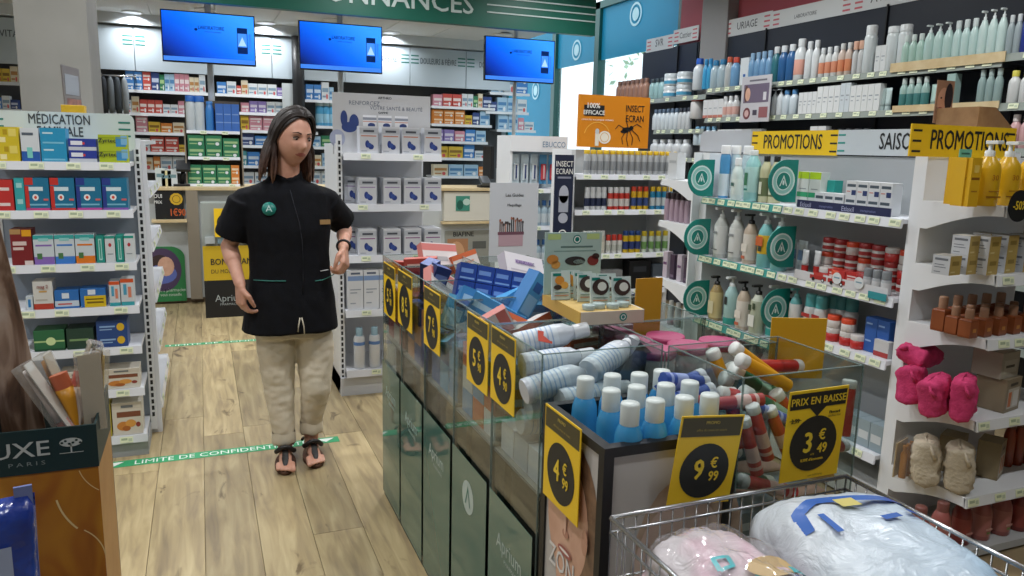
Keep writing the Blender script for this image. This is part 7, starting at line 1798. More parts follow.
pts = [(0, 0.782), (0, 0.88)] + [(ND * q / 6, 0.88 + 0.015 * math.sin(q / 6 * math.pi / 2)) for q in range(1, 7)] + [(ND, 0.782)]
sb = MB(); v = [(0.0015, p, q) for p, q in pts] + [(-0.003, p, q) for p, q in pts]; n_ = len(pts)
sb.add(v, [tuple(reversed(range(n_))), tuple(range(n_, 2 * n_))] + [(k, (k + 1) % n_, n_ + (k + 1) % n_, n_ + k) for k in range(n_)], DG); part('side_band', sb, nx)
t = MB(); LW = C('#b9bfbd'); t.text('NUXE', -0.090, 0.822, 0.048, -0.003, LW, 1.22, 'R', bold=0.008); t.text('P A R I S', -0.100, 0.801, 0.013, -0.003, C('#7f8a88'), 1.5, 'R')
part('lettering', t, bo)
t = MB(); t.disc(-0.049, 0.845, 0.022, 0.010, -0.003, LW, 16); t.rect(-0.0505, -0.0475, 0.822, 0.84, -0.003, LW); t.rect(-0.072, -0.026, 0.8205, 0.822, -0.003, LW)
for k in range(6): t.disc(-0.066 + 0.007 * k, 0.845 + 0.004 * math.sin(k * 2), 0.003, 0.0025, -0.0036, DG, 8)
part('printed_tree', t, bo)
part('inner_tray', MB().box(-0.62, -0.006, 0.006, ND, 0.70, 0.706, DG), nx)
t = MB(); hl = C('#d8c08a', 0.3)
for pts in ([(-0.085, 0.70), (-0.07, 0.66), (-0.05, 0.625)], [(-0.03, 0.76), (-0.05, 0.72), (-0.02, 0.69)], [(-0.03, 0.65), (-0.012, 0.60), (-0.005, 0.54)]):
    pass
t.ring(0.06, 0.74, 0.146, 0.150, -0.0008, hl, 10, None, R_(190), R_(222)); t.ring(-0.09, 0.56, 0.09, 0.0925, -0.0008, hl, 10, None, R_(5), R_(55)); t.ring(0.05, 0.80, 0.09, 0.092, -0.0008, hl, 10, None, R_(195), R_(235))
part('printed_highlight', t, nx)
# curved standee card with flowing hair print
def hairprint():
    m, nt, bs_, o = node_mat('hair_print')
    tc = nt.nodes.new('ShaderNodeTexCoord'); mp = nt.nodes.new('ShaderNodeMapping'); mp.inputs['Scale'].default_value = (8, 8, 2.0); nt.links.new(tc.outputs['Object'], mp.inputs[0])
    n = nt.nodes.new('ShaderNodeTexNoise'); n.inputs['Scale'].default_value = 2.2; n.inputs['Detail'].default_value = 6; n.inputs['Distortion'].default_value = 1.0; nt.links.new(mp.outputs[0], n.inputs['Vector'])
    r = ramp(nt, [(0.28, '#2f221c'), (0.42, '#6f5544'), (0.56, '#a48d7c'), (0.75, '#b9ada4')]); nt.links.new(n.outputs['Fac'], r.inputs[0]); nt.links.new(r.outputs[0], bs_.inputs['Base Color']); bs_.inputs['Roughness'].default_value = 0.4
    return m
st2 = thing('curved_standee', 'curved card standee printed with flowing brown hair at the left edge', 'standee', (-0.380, 1.93, 0.706))
rings = MB(); v = []; f = []
for k in range(13):
    q = k / 12; z = q * 0.655
    xr_ = 0.035 - 0.045 * q - 0.03 * q * q
    for (xx, yy) in ((xr_, 0.0), (xr_ - 0.05, -0.02), (xr_ - 0.30, -0.05), (xr_ - 0.30, -0.044), (xr_ - 0.05, -0.014), (xr_, 0.006)):
        v.append((xx, yy + 0.03 * q, z))
for k in range(12):
    for j in range(6): f.append((k * 6 + j, k * 6 + (j + 1) % 6, k * 6 + 6 + (j + 1) % 6, k * 6 + 6 + j))
f.append((5, 4, 3, 2, 1, 0)); f.append(tuple(72 + j for j in range(6)))
part('card', MB().add(v, f, hairprint()), st2)
part('edge_strip', MB().tube([(-0.055, -0.03, 0.0), (-0.06, -0.028, 0.25)], 0.006, M_BLACK, 6), st2)
# wrapped tubes and boxes sticking out of the display
WRAP = clear_mat('clear_wrapper', '#f6f6f4', 1.4, 0.06, 0.16, '#e6e3de')
def blister(w, d, h, base, prints, cap=None):
    b = MB().bbox(-w / 2, w / 2, -d / 2, d / 2, 0, h, WRAP, 0.003)
    cd_ = MB().box(-w * 0.46, w * 0.46, d * 0.36, d * 0.42, 0.002, h * 0.98, C(base, 0.5))
    rings = []
    for q in range(6):
        f = q / 5; rings.append([(w * 0.36 * math.cos(2 * math.pi * i / 12), (d * 0.36 * (1 - f) + 0.002) * math.sin(2 * math.pi * i / 12), h * (0.18 + 0.74 * f)) for i in range(12)])
    tb_ = MB().loft(rings, C(prints[0][4], 0.35)).lathe([(w * 0.3, h * 0.03), (w * 0.3, h * 0.18)], C(prints[1][4] if len(prints) > 1 else base, 0.4), 12)
    g = MB()
    pr = [('wrapper', b), ('back_card', cd_), ('tube', tb_)]
    if cap: pr.append(('tube_end', MB().lathe([(w * 0.3, h), (w * 0.3, h + 0.03)], C(cap), 12)))
    return Proto('wrapped_tube', pr)
BA = blister(0.046, 0.03, 0.18, '#b5afa8', ((0.2, 0.6, 0.8, 0.9, '#b9aaa4'), (0.1, 0.0, 0.9, 0.28, '#c0685c'), (0.3, 0.35, 0.7, 0.5, '#9aa0a4')))
BB_ = blister(0.05, 0.028, 0.18, '#a89c84', ((0.1, 0.0, 0.9, 0.55, '#b07a2a'), (0.2, 0.62, 0.85, 0.68, '#5a5248'), (0.2, 0.75, 0.7, 0.8, '#5a5248')))
BCc = blister(0.048, 0.03, 0.17, '#a89c86', ((0.3, 0.45, 0.9, 0.52, '#4a443c'), (0.3, 0.65, 0.8, 0.7, '#5a5248'), (0.0, 0.9, 1.0, 1.0, '#a87a4a')))
BD = squeeze_tube('hand_cream_tube', 0.05, 0.17, '#c88a20', '#b9603f', None, 0.2)
BE = squeeze_tube('hand_cream_tube', 0.055, 0.16, '#bdb0a4', '#b4665a', None, 0.22)
BF = blister(0.045, 0.02, 0.19, '#a88a2a', ((0.1, 0.1, 0.9, 0.9, '#c0a44a'),))
def lay2(pr, a, c_, Y0, Y1, label, cat): return lay(pr, a, c_, Y0, Y1, label, cat)
lay2(BA, (70, 432), (22, 366), 1.865, 1.88, 'wrapped pale box with rose end leaning left in the green display', 'box')
lay2(BB_, (75, 425), (40, 352), 1.93, 1.94, 'cream and amber wrapped box behind the pale box', 'box')
lay2(BD, (58, 374), (80, 425), 1.90, 1.89, 'amber hand cream tube lying upside down in the display', 'tube')
lay2(BCc, (72, 410), (93, 352), 1.99, 2.0, 'cream wrapped box leaning right in the display', 'box')
lay2(BE, (84, 372), (74, 412), 1.93, 1.90, 'pale hand cream tube with rose cap in the display', 'tube')
lay2(BF, (98, 425), (101, 362), 2.02, 2.03, 'golden wrapped box at the right corner of the display', 'box')
lay2(BA, (30, 440), (10, 378), 1.98, 2.0, 'wrapped pale box at the far left of the display', 'box')
lay2(BB_, (95, 430), (90, 385), 1.89, 1.90, 'cream wrapped box at the front right of the display', 'box')
for k in range(5): put(carton(0.11, 0.2, 0.06, '#8f8478', ((0.1, 0.3, 0.9, 0.6, '#b9ac98'),), name='carton'), (-0.31 - 0.115 * k, 1.95, 0.708), 0, 'carton at the bottom of the green display', 'box', 'cartons under the wrapped tubes')
# blue packet on a low plinth at the lower left corner
pl = solo('low_plinth', MB().bbox(-0.28, 0.28, -0.2, 0.2, 0, 0.46, C('#9a9c9c', 0.6), 0.01), 'low grey plinth at the lower left corner', 'plinth', (-0.60, 1.34, 0))
t = thing('blue_refill_packet', 'glossy dark blue plastic packet at the lower left corner', 'packet', (AY(2, 530, 1.42).x - 0.04, 1.42, 0.46), R_(12))
BLM = noisy('blue_foil', '#1d2f7a', '#2c48a0', 9, 0.22, 0.4, 40)
link('bag', pouch(0.17, 0.07, 0.44, BLM, 'bag', 0.4, 33), t)
part('seal', MB().box(0.06, 0.087, -0.003, 0.003, 0.0, 0.455, C('#6a78ac', 0.3)), t)
part('printed_band', MB().rect(-0.06, 0.06, 0.24, 0.26, -0.042, C('#3a8a8a')).rect(-0.05, 0.05, 0.31, 0.37, -0.042, C('#9aa8c8')), t)
# easel card and yellow box on top of the left run
p = AY(70, 100, 4.6)
t = thing('advert_card', 'tilted advert card standing on top of the left shelf run', 'sign', (AY(73, 92, 4.6).x, 4.62, 1.4915), 0, None, (0, 0, R_(79)))
o = part('card', MB().add([(-0.12, 0, 0.0), (0.12, 0, 0.0), (0.10, 0, 0.36), (-0.14, 0, 0.36), (-0.12, 0.006, 0), (0.12, 0.006, 0), (0.10, 0.006, 0.36), (-0.14, 0.006, 0.36)], [(0, 1, 2, 3), (7, 6, 5, 4), (0, 4, 5, 1), (1, 5, 6, 2), (2, 6, 7, 3), (3, 7, 4, 0)], C('#6f6a66')), t)
g = MB().rect(-0.10, 0.10, 0.02, 0.20, -0.001, noisy('advert_print', '#4a342c', '#9a6a5a', 12, 0.4)).rect(-0.11, 0.08, 0.22, 0.32, -0.001, C('#8a8f94')); part('printed_picture', g, o)
solo('yellow_box', MB().bbox(-0.05, 0.05, -0.04, 0.04, 0, 0.16, C('#c9a21c'), 0.003), 'plain yellow box on top of the left shelf run', 'box', (-0.56, 4.36, 1.4915))
part('top_panel', MB().box(0, 1.0, -0.14, 0.42, 1.47, 1.49, M_SHELF), run)
# ------------------------------------------------------------------ the person
from mathutils.bvhtree import BVHTree
PE = thing('person', 'woman in black tunic and cream trousers walking in sandals', 'person', (0.37, 3.6, 0))
PO = Vector((0.37, 3.6, 0))
def J(px, py, Y): return AY(px, py, Y)
def capsule(mb, p0, r0, p1, r1, m, n=16, flat=None):
    p0, p1 = Vector(p0), Vector(p1); d = p1 - p0; L = d.length
    t = d.normalized() if L > 1e-6 else Vector((0, 0, 1))
    a = t.cross(Vector((0, 1, 0.01))).normalized(); b_ = t.cross(a)
    rings = []
    for k in range(5):
        an = -math.pi / 2 + k / 4 * math.pi / 2 * 0.98 + 0.02; rings.append((p0 + t * r0 * math.sin(an), max(r0 * math.cos(an), 1e-4)))
    for k in range(1, 5):
        q = k / 5; rings.append((p0.lerp(p1, q), r0 + (r1 - r0) * q))
    for k in range(5):
        an = k / 4 * math.pi / 2 * 0.98; rings.append((p1 + t * r1 * math.sin(an), max(r1 * math.cos(an), 1e-4)))
    R2 = []
    for c_, r in rings: R2.append([c_ + a * r * math.cos(2 * math.pi * i / n) + b_ * r * math.sin(2 * math.pi * i / n) for i in range(n)])
    mb.loft(R2, m)
def chain(mb, pts, m, n=16):
    for (p, r), (q, s) in zip(pts, pts[1:]): capsule(mb, p, r, q, s, m, n)
def ellip(mb, c_, rx, ry, rz, m, xf=None, n=20, k=14):
    rings = []
    for i in range(k + 1):
        a = -math.pi / 2 + math.pi * i / k; a = max(min(a, 1.5607), -1.5607)
        rings.append([(c_[0] + rx * math.cos(a) * math.cos(2 * math.pi * j / n), c_[1] + ry * math.cos(a) * math.sin(2 * math.pi * j / n), c_[2] + rz * math.sin(a)) for j in range(n)])
    mb.loft(rings, m, True, xf)
def fuse(mb, name, voxel, smooth=4, disp=None):
    me = mb.mesh(name)
    bm = bmesh.new(); bm.from_mesh(me); bmesh.ops.recalc_face_normals(bm, faces=bm.faces); bm.to_mesh(me); bm.free()
    o = link(name, me)
    md = o.modifiers.new('fuse', 'REMESH'); md.mode = 'VOXEL'; md.voxel_size = voxel; md.use_smooth_shade = True
    if smooth:
        sm = o.modifiers.new('soften', 'SMOOTH'); sm.factor = 0.5; sm.iterations = smooth
    dg = bpy.context.evaluated_depsgraph_get(); dg.update()
    out = bpy.data.meshes.new_from_object(o.evaluated_get(dg))
    bpy.data.objects.remove(o)
    if disp:
        nv = [v.normal.copy() for v in out.vertices]
        for v, nn in zip(out.vertices, nv): v.co += nn * disp(v.co)
    out.name = name
    for p in out.polygons: p.use_smooth = True
    return out
SKIN = noisy('skin', '#c08d77', '#cb9a84', 25, 0.5)
SKIN.node_tree.nodes['Principled BSDF'].inputs['Subsurface Weight'].default_value = 0.12
SKIN.node_tree.nodes['Principled BSDF'].inputs['Subsurface Radius'].default_value = (0.012, 0.005, 0.003)
LIP = C('#a85e56', 0.4)
HC = J(293, 138.5, 3.58)
HX = Matrix.Translation(HC) @ Matrix.Rotation(R_(23), 4, 'Z') @ Matrix.Rotation(R_(9), 4, 'X') @ Matrix.Rotation(R_(4), 4, 'Y')
bd = MB()
# head: a shaped sphere
n_, k_ = 56, 44; rings = []
G = lambda x, s: math.exp(-(x / s) ** 2)
for i in range(k_ + 1):
    a = max(min(-math.pi / 2 + math.pi * i / k_, 1.565), -1.565); ring = []
    for j in range(n_):
        th = 2 * math.pi * j / n_
        ux, uy, uz = math.cos(a) * math.cos(th), math.cos(a) * math.sin(th), math.sin(a)
        x, y, z = ux * 0.074, uy * 0.094, uz * 0.120
        low = max(0.0, -uz)
        x *= 1 - 0.27 * low ** 1.8
        y *= 1 - (0.12 if uy < 0 else 0.38) * low ** 1.3
        if uy < 0: y -= 0.010 * low
        if uy < 0:
            f = -uy
            fx = x
            y += 0.006 * G(x, 0.06) * f if False else 0
            y -= 0.024 * G(x, 0.011) * G(z + 0.022, 0.017) + 0.009 * G(x, 0.009) * G(z + 0.002, 0.020)      # nose
            y += 0.011 * (G(x - 0.031, 0.016) + G(x + 0.031, 0.016)) * G(z - 0.012, 0.012)                    # sockets
            y -= 0.005 * (G(x - 0.030, 0.022) + G(x + 0.030, 0.022)) * G(z - 0.034, 0.010)                    # brow
            y -= 0.006 * G(x, 0.020) * G(z + 0.058, 0.009)                                                    # lips
            y += 0.003 * G(x, 0.02) * G(z + 0.077, 0.008)
            y -= 0.008 * G(x, 0.020) * G(z + 0.100, 0.013)                                                    # chin
            y -= 0.004 * (G(x - 0.045, 0.02) + G(x + 0.045, 0.02)) * G(z + 0.025, 0.02)                       # cheeks
        ring.append((x, y, z))
    rings.append(ring)
bd.loft(rings, SKIN, True, HX)
for s in (-1, 1): ellip(bd, (s * 0.074, 0.012, -0.004), 0.010, 0.020, 0.031, SKIN, HX)
NB_ = J(287, 184, 3.62)
capsule(bd, HX @ Vector((0, 0.028, -0.06)), 0.050, NB_, 0.055, SKIN)
capsule(bd, NB_, 0.056, NB_ + Vector((0, 0.0, -0.06)), 0.075, SKIN)
# trunk and limbs under the clothes
chest, pelv = J(286, 225, 3.62), J(291, 308, 3.64)
capsule(bd, chest, 0.105, pelv, 0.105, SKIN)
shR, elR, wrR = J(243, 199, 3.62), J(229, 246, 3.68), J(240, 284, 3.54)
shL, elL, wrL = J(328, 198, 3.62), J(344.5, 230, 3.76), J(343.5, 247, 3.53)
chain(bd, [(chest + Vector((0, 0, 0.03)), 0.07), (shR + Vector((0.03, 0, -0.03)), 0.035), (elR, 0.036), (wrR, 0.0245)], SKIN)
capsule(bd, elR, 0.037, elR.lerp(wrR, 0.35), 0.038, SKIN)
chain(bd, [(chest + Vector((0, 0, 0.03)), 0.07), (shL + Vector((-0.03, 0, -0.03)), 0.035), (elL, 0.036), (wrL, 0.0245)], SKIN)
capsule(bd, elL, 0.037, elL.lerp(wrL, 0.35), 0.037, SKIN)
hipR, knR, anR = J(277, 322, 3.64), J(280, 388, 3.62), J(283, 446, 3.70)
hipL, knL, anL = J(312, 322, 3.64), J(316, 386, 3.60), J(309, 430, 3.78)
anR.z = 0.085; anL.z = 0.085
chain(bd, [(pelv, 0.10), (hipR, 0.075), (knR, 0.050), (anR, 0.034)], SKIN)
chain(bd, [(pelv, 0.10), (hipL, 0.075), (knL, 0.050), (anL, 0.034)], SKIN)
# feet
def foot(an, toe, side):
    toe = Vector(toe); d = (toe - Vector((an.x, an.y, toe.z))).normalized(); w = Vector((-d.y, d.x, 0))
    heel = Vector((an.x, an.y, 0)) - d * 0.045; heel.z = 0.048
    ball = Vector((toe.x, toe.y, 0.036)) - d * 0.055
    capsule(bd, heel, 0.030, ball, 0.022, SKIN); capsule(bd, an, 0.034, Vector((an.x, an.y, 0.06)) + d * 0.02, 0.034, SKIN)
    for s in (-1, 1): capsule(bd, heel + d * 0.06 + w * s * 0.006, 0.024, ball + w * s * 0.013, 0.016, SKIN)
    capsule(bd, Vector((an.x, an.y, 0.075)) + d * 0.02, 0.030, ball - d * 0.02, 0.020, SKIN)
    for k in range(5):
        q = (k - 2) * 0.0155; L = (0.058, 0.052, 0.046, 0.04, 0.034)[k if side > 0 else 4 - k]
        capsule(bd, ball + w * q * 1.05, 0.0115, ball + w * q * 1.1 + d * L - Vector((0, 0, 0.008)), 0.0088 if L < 0.057 else 0.0125, SKIN, 10)
    return heel, ball, d, w
toeR = AZ(285.5, 470, 0.03); toeL = AZ(317, 463, 0.03)
anR.x, anR.y = AZ(286, 446, 0.085).x, toeR.y + 0.19
anL.x, anL.y = AZ(309, 432, 0.085).x, toeL.y + 0.19
# anatomical right foot (left in the picture): big toe towards the other foot
FR = foot(anR, toeR, -1); FL = foot(anL, toeL, 1)
chain(bd, [(knR, 0.050), (anR, 0.034)], SKIN); chain(bd, [(knL, 0.050), (anL, 0.034)], SKIN)
# hands
def hand(w0, fwd, palm_n, thumb_dir, curl, spread=0.019, scale=1.0):
    """w0 wrist, fwd towards the knuckles, palm_n out of the palm, thumb_dir across"""
    fwd, palm_n = fwd.normalized(), palm_n.normalized(); th = thumb_dir.normalized()
    kn = w0 + fwd * 0.085 * scale
    for k in range(4):
        o = (1.5 - k) * spread
        capsule(bd, w0 + fwd * 0.012 + th * o * 0.55, 0.0165, kn + th * o, 0.0125, SKIN, 12)
    L = (0.040, 0.045, 0.042, 0.033)
    for k in range(4):
        p = kn + th * (1.5 - k) * spread; c1, c2, c3 = curl
        d1 = (fwd * math.cos(c1) + palm_n * math.sin(c1)); d2 = (fwd * math.cos(c1 + c2) + palm_n * math.sin(c1 + c2)); d3 = (fwd * math.cos(c1 + c2 + c3) + palm_n * math.sin(c1 + c2 + c3))
        a = p + d1 * L[k]; b_ = a + d2 * L[k] * 0.62; e = b_ + d3 * L[k] * 0.5
        chain(bd, [(p, 0.0100), (a, 0.0092), (b_, 0.0086), (e, 0.0074)], SKIN, 10)
    b0 = w0 + fwd * 0.028 + th * 0.022; b1 = b0 + (th * 0.75 + fwd * 0.65 + palm_n * 0.35).normalized() * 0.042; b2 = b1 + (fwd * 0.9 + palm_n * 0.45 - th * 0.1).normalized() * 0.032; b3 = b2 + (fwd * 0.8 + palm_n * 0.55 - th * 0.35).normalized() * 0.024
    chain(bd, [(b0, 0.0155), (b1, 0.0120), (b2, 0.0105), (b3, 0.0082)], SKIN, 10)
# right hand (picture left): hanging, palm towards the thigh and back, thumb to the front
hand(wrR, Vector((0.02, -0.05, -1)), Vector((0.85, 0.25, 0.0)), Vector((0.35, -0.9, 0.05)), (0.55, 0.75, 0.5))
# left hand: forearm comes forward, loose fist
hand(wrL, Vector((-0.02, -0.45, -0.75)), Vector((-0.75, 0.35, -0.35)), Vector((-0.45, -0.8, 0.4)), (0.8, 1.2, 0.7))
body = fuse(bd, 'body', 0.0042, 5)
body.materials.clear(); body.materials.append(SKIN); body.materials.append(LIP)
HI = HX.inverted()
for p in body.polygons:
    q = HI @ p.center
    if abs(q.x) < 0.024 and abs(q.z + 0.058) < 0.0085 * (1 - (q.x / 0.026) ** 2) + 0.001 and q.y < -0.06: p.material_index = 1
for v in body.vertices: v.co -= PO
bo_ = link('body', body, PE)
# eyes and brows
for s in (-1, 1):
    e = MB(); c_ = Vector((s * 0.031, -0.0745, 0.010))
    ellip(e, c_, 0.0130, 0.0095, 0.0055, C('#b3a59d', 0.3), Matrix.Translation(-PO) @ HX, 14, 10)
    eo = part('eye', e, bo_)
    i_ = MB(); ellip(i_, c_ + Vector((0.002, -0.0065, -0.0015)), 0.0058, 0.004, 0.0050, C('#2a1c16', 0.25), Matrix.Translation(-PO) @ HX, 12, 8); part('iris', i_, eo) if False else link('iris', i_.mesh('iris'), bo_)
    l_ = MB(); l_.tube([(s * 0.016, -0.0835, 0.016), (s * 0.031, -0.0865, 0.0195), (s * 0.046, -0.077, 0.014)], [0.0015, 0.0024, 0.0015], C('#241813', 0.7), 6, Matrix.Translation(-PO) @ HX); link('eyelid', l_.mesh('eyelid'), bo_)
    b_ = MB(); b_.tube([(s * 0.013, -0.0915, 0.033), (s * 0.030, -0.0915, 0.0385), (s * 0.050, -0.0780, 0.033)], [0.0024, 0.0030, 0.0014], C('#3a251b', 0.8), 6, Matrix.Translation(-PO) @ HX); link('eyebrow', b_.mesh('eyebrow'), bo_)
# hair
def hair_mat():
    m, nt, bs_, o = node_mat('brown_hair')
    tc = nt.nodes.new('ShaderNodeTexCoord'); sp = nt.nodes.new('ShaderNodeSeparateXYZ'); nt.links.new(tc.outputs['Object'], sp.inputs[0])
    mr = nt.nodes.new('ShaderNodeMapRange'); mr.inputs['From Min'].default_value = 1.29; mr.inputs['From Max'].default_value = 1.50; nt.links.new(sp.outputs['Z'], mr.inputs['Value'])
    n = nt.nodes.new('ShaderNodeTexNoise'); n.inputs['Scale'].default_value = 40; nt.links.new(tc.outputs['Object'], n.inputs['Vector'])
    ad = nt.nodes.new('ShaderNodeMath'); ad.operation = 'MULTIPLY_ADD'; ad.inputs[1].default_value = 0.5; ad.inputs[2].default_value = -0.25; nt.links.new(n.outputs['Fac'], ad.inputs[0])
    a2 = nt.nodes.new('ShaderNodeMath'); a2.operation = 'ADD'; nt.links.new(mr.outputs[0], a2.inputs[0]); nt.links.new(ad.outputs[0], a2.inputs[1])
    r = ramp(nt, [(0.0, '#8a664c'), (0.4, '#4a3126'), (1.0, '#1c1310')]); nt.links.new(a2.outputs[0], r.inputs[0]); nt.links.new(r.outputs[0], bs_.inputs['Base Color'])
    bs_.inputs['Roughness'].default_value = 0.5
    return m
HM = hair_mat(); hb_ = MB(); rnd = random.Random(5)
HXo = Matrix.Translation(-PO) @ HX
rings = []
A_, B_, C_ = 0.083, 0.106, 0.131
for i in range(19):                         # scalp cap, open at the face
    a = math.pi / 2 - i / 18 * math.pi * 0.72; ring = []
    for j in range(40):
        th = 2 * math.pi * j / 40
        front = max(0.0, -math.sin(th))
        aa = max(a, R_(50) * front ** 0.55 - R_(38) * (1 - front ** 0.55)) if front > 0 else a
        ring.append((A_ * math.cos(aa) * math.cos(th), B_ * math.cos(aa) * math.sin(th) + 0.006, C_ * math.sin(aa)))
    rings.append(ring)
hb_.loft(rings, HM, True, HXo, False)
def strand(pts, r): hb_.tube(pts, r, HM, 6, HXo)
for k in range(190):                        # curtains on both sides of the parting
    s = -1 if k % 2 else 1; u = rnd.uniform(-0.078, 0.10); lift = rnd.uniform(0.0, 0.010)
    L = rnd.uniform(0.145, 0.190) - (0.02 if u < -0.04 else 0); pts = []; rr = []
    part0 = 0.012
    for q in range(9):
        f = q / 8; ph = f * R_(98)
        yy = u * (1 - 0.25 * f) + (0.052 * f if u < 0 else 0.02 * f)
        e = math.sqrt(max(0.05, 1 - (yy / (B_ + 0.014)) ** 2))
        pts.append(Vector((part0 + s * (A_ + 0.004 + lift) * math.sin(ph) * e - part0 * f, yy + 0.004, (C_ + 0.003 + lift) * math.cos(ph) * e)))
        rr.append(0.004 + 0.003 * f)
    base_ = pts[-1]
    for q in range(1, 8):
        f = q / 7; wv = 0.006 * math.sin(f * 5 + k)
        pts.append(base_ + Vector((s * (0.018 * math.sin(f * 2.2) + 0.004 + 0.012 * f * f) + wv * 0.4, 0.012 * f + wv - 0.016 * f * f, -L * f))); rr.append(0.0072 * (1 - 0.75 * f ** 3))
    strand(pts, rr)
for k in range(110):                        # back of the head
    al = rnd.uniform(-95, 95); s = 1; L = rnd.uniform(0.14, 0.185); lift = rnd.uniform(0, 0.008); pts = []; rr = []
    for q in range(8):
        f = q / 7; ph = R_(8) + f * R_(92)
        pts.append(Vector(((A_ + lift) * math.sin(ph) * math.sin(R_(al)), (B_ + lift) * math.sin(ph) * math.cos(R_(al)) + 0.006, (C_ + lift) * math.cos(ph)))); rr.append(0.005 + 0.003 * f)
    base_ = pts[-1]
    for q in range(1, 7):
        f = q / 6; pts.append(base_ + Vector((0.006 * math.sin(f * 4 + k), -0.035 * f + 0.005 * math.cos(f * 5 + k), -L * f))); rr.append(0.008 * (1 - 0.75 * f ** 3))
    strand(pts, rr)
part('hair', hb_, PE)
# tunic
TUN = noisy('black_twill', '#07080d', '#0c0e15', 30, 0.9, 0.25, 300)
TUN.node_tree.nodes['Principled BSDF'].inputs['Specular IOR Level'].default_value = 0.25
tb = MB()
def oval(c_, hw, dp, n=28, pw=2.6):
    out = []
    for i in range(n):
        a = 2 * math.pi * i / n; ca, sa = math.cos(a), math.sin(a)
        out.append(c_ + Vector((hw * math.copysign(abs(ca) ** (2 / pw), ca), dp * math.copysign(abs(sa) ** (2 / pw), sa), 0)))
    return out
sc_p = 0.00452
rr_ = []
for (cx, py, hw, dp, Y0) in ((285, 176.5, 15, 0.058, 3.635), (285, 181, 22, 0.066, 3.635), (285.5, 186, 35, 0.078, 3.635), (286, 192.5, 45, 0.090, 3.635), (286, 199, 46, 0.098, 3.635), (287, 212, 44, 0.110, 3.63), (288, 228, 41.5, 0.125, 3.63), (289.5, 250, 39.5, 0.120, 3.63), (290.5, 272, 40.5, 0.125, 3.63), (291, 295, 44, 0.140, 3.63), (290.5, 328, 48, 0.150, 3.63)):
    rr_.append(oval(J(cx, py, Y0), hw * sc_p, dp))
tb.loft(rr_, TUN)
capsule(tb, J(254, 199, 3.63), 0.062, J(238, 220, 3.66), 0.075, TUN); capsule(tb, J(262, 193, 3.63), 0.05, J(245, 201, 3.64), 0.062, TUN)
def sleeve(p0, r0, p1, r1):
    p0, p1 = Vector(p0), Vector(p1); t = (p1 - p0).normalized(); a = t.cross(Vector((0, 1, 0))).normalized(); b_ = t.cross(a); R2 = []
    for q in range(5):
        f = q / 4; c_ = p0.lerp(p1, f); r = r0 + (r1 - r0) * f
        R2.append([c_ + a * r * math.cos(2 * math.pi * i / 20) + b_ * r * math.sin(2 * math.pi * i / 20) for i in range(20)])
    tb.loft(R2, TUN)
sleeve(J(245, 200, 3.63), 0.072, J(233.5, 236, 3.67), 0.080)
capsule(tb, J(318, 199, 3.63), 0.062, J(329, 208, 3.66), 0.068, TUN); capsule(tb, J(310, 193, 3.63), 0.05, J(326, 200, 3.64), 0.06, TUN)
sleeve(J(325, 200, 3.63), 0.066, J(342, 221, 3.74), 0.068)
for s in (-1, 1):                            # stand collar
    R2 = []
    for q in range(7):
        f = q / 6; an = R_(90 - s * (20 + 150 * f))
        c_ = J(285, 177, 3.632) + Vector((0.068 * math.cos(an), 0.062 * math.sin(an), 0.012 - 0.02 * f * f))
        R2.append(c_)
    for q in range(6): capsule(tb, R2[q], 0.013, R2[q + 1] + Vector((0, 0, 0)), 0.013, TUN, 8); 
    for q in range(6): capsule(tb, R2[q] + Vector((0, 0, 0.026 * (1 - q / 7))), 0.009, R2[q + 1] + Vector((0, 0, 0.026 * (1 - (q + 1) / 7))), 0.009, TUN, 8)
def wr(p):
    q = Vector((p.x * 7, p.y * 5, p.z * 4)); n1 = mnoise.noise(q); q2 = Vector((p.x * 16 + p.z * 5, p.y * 9, p.z * 9)); return 0.006 * n1 + 0.0045 * (abs(mnoise.noise(q2)) - 0.25)
tun = fuse(tb, 'tunic', 0.006, 6, wr)
tun.materials.clear(); tun.materials.append(TUN)
bvh = BVHTree.FromPolygons([v.co.copy() for v in tun.vertices], [tuple(p.vertices) for p in tun.polygons])
def hit(px, py, up=0.0):
    d = ray(px, py).normalized(); l, nn, i, ds = bvh.ray_cast(Vector((0, 0, EYE)), d)
    if l is None: l = AY(px, py, 3.5); nn = Vector((0, -1, 0))
    return l + nn * up - PO, nn
hits = {}
pts_pocket_R = [hit(x_, y_, 0.003)[0] for x_, y_ in ((254, 280), (262, 280.5), (270, 281), (278, 281), (286, 281))]
pts_pocket_L = [hit(x_, y_, 0.003)[0] for x_, y_ in ((315, 281), (322, 280), (329, 277), (334, 274))]
plk = [hit(x_, y_, 0.0022)[0] for x_, y_ in ((290, 190), (294, 205), (299, 222), (302, 240), (303, 258), (303, 276), (303, 294))]
plk2 = [hit(x_, y_, 0.002)[0] for x_, y_ in ((303, 296), (302, 306), (301, 316), (300, 326))]
bl, bn = hit(269, 209, 0.004); nl, nn_ = hit(324, 222, 0.006); pl_, pn = hit(320, 271, 0.004)
for v in tun.vertices: v.co -= PO
to = link('tunic', tun, PE)
PIP = C('#2f7a70', 0.6)
part('pocket_piping', MB().tube(pts_pocket_R, 0.0022, PIP, 6), to); part('pocket_piping', MB().tube(pts_pocket_L, 0.0022, PIP, 6), to)
part('front_placket', MB().tube(plk, 0.0022, C('#1a1d26', 0.8), 6), to)
def facing(n): return Vector(n).to_track_quat('Z', 'Y').to_matrix().to_4x4()
xfb = Matrix.Translation(bl) @ facing(bn)
g = MB(); g.lathe([(0.030, -0.002), (0.030, 0.0008), (0.0, 0.0012)], C('#12766c', 0.4), 24, xfb)
part('chest_badge', g, to)
up_ = (facing(bn).inverted() @ Vector((0, 0, 1))).to_2d().normalized(); rt_ = Vector((up_.y, -up_.x))
g = MB(); 
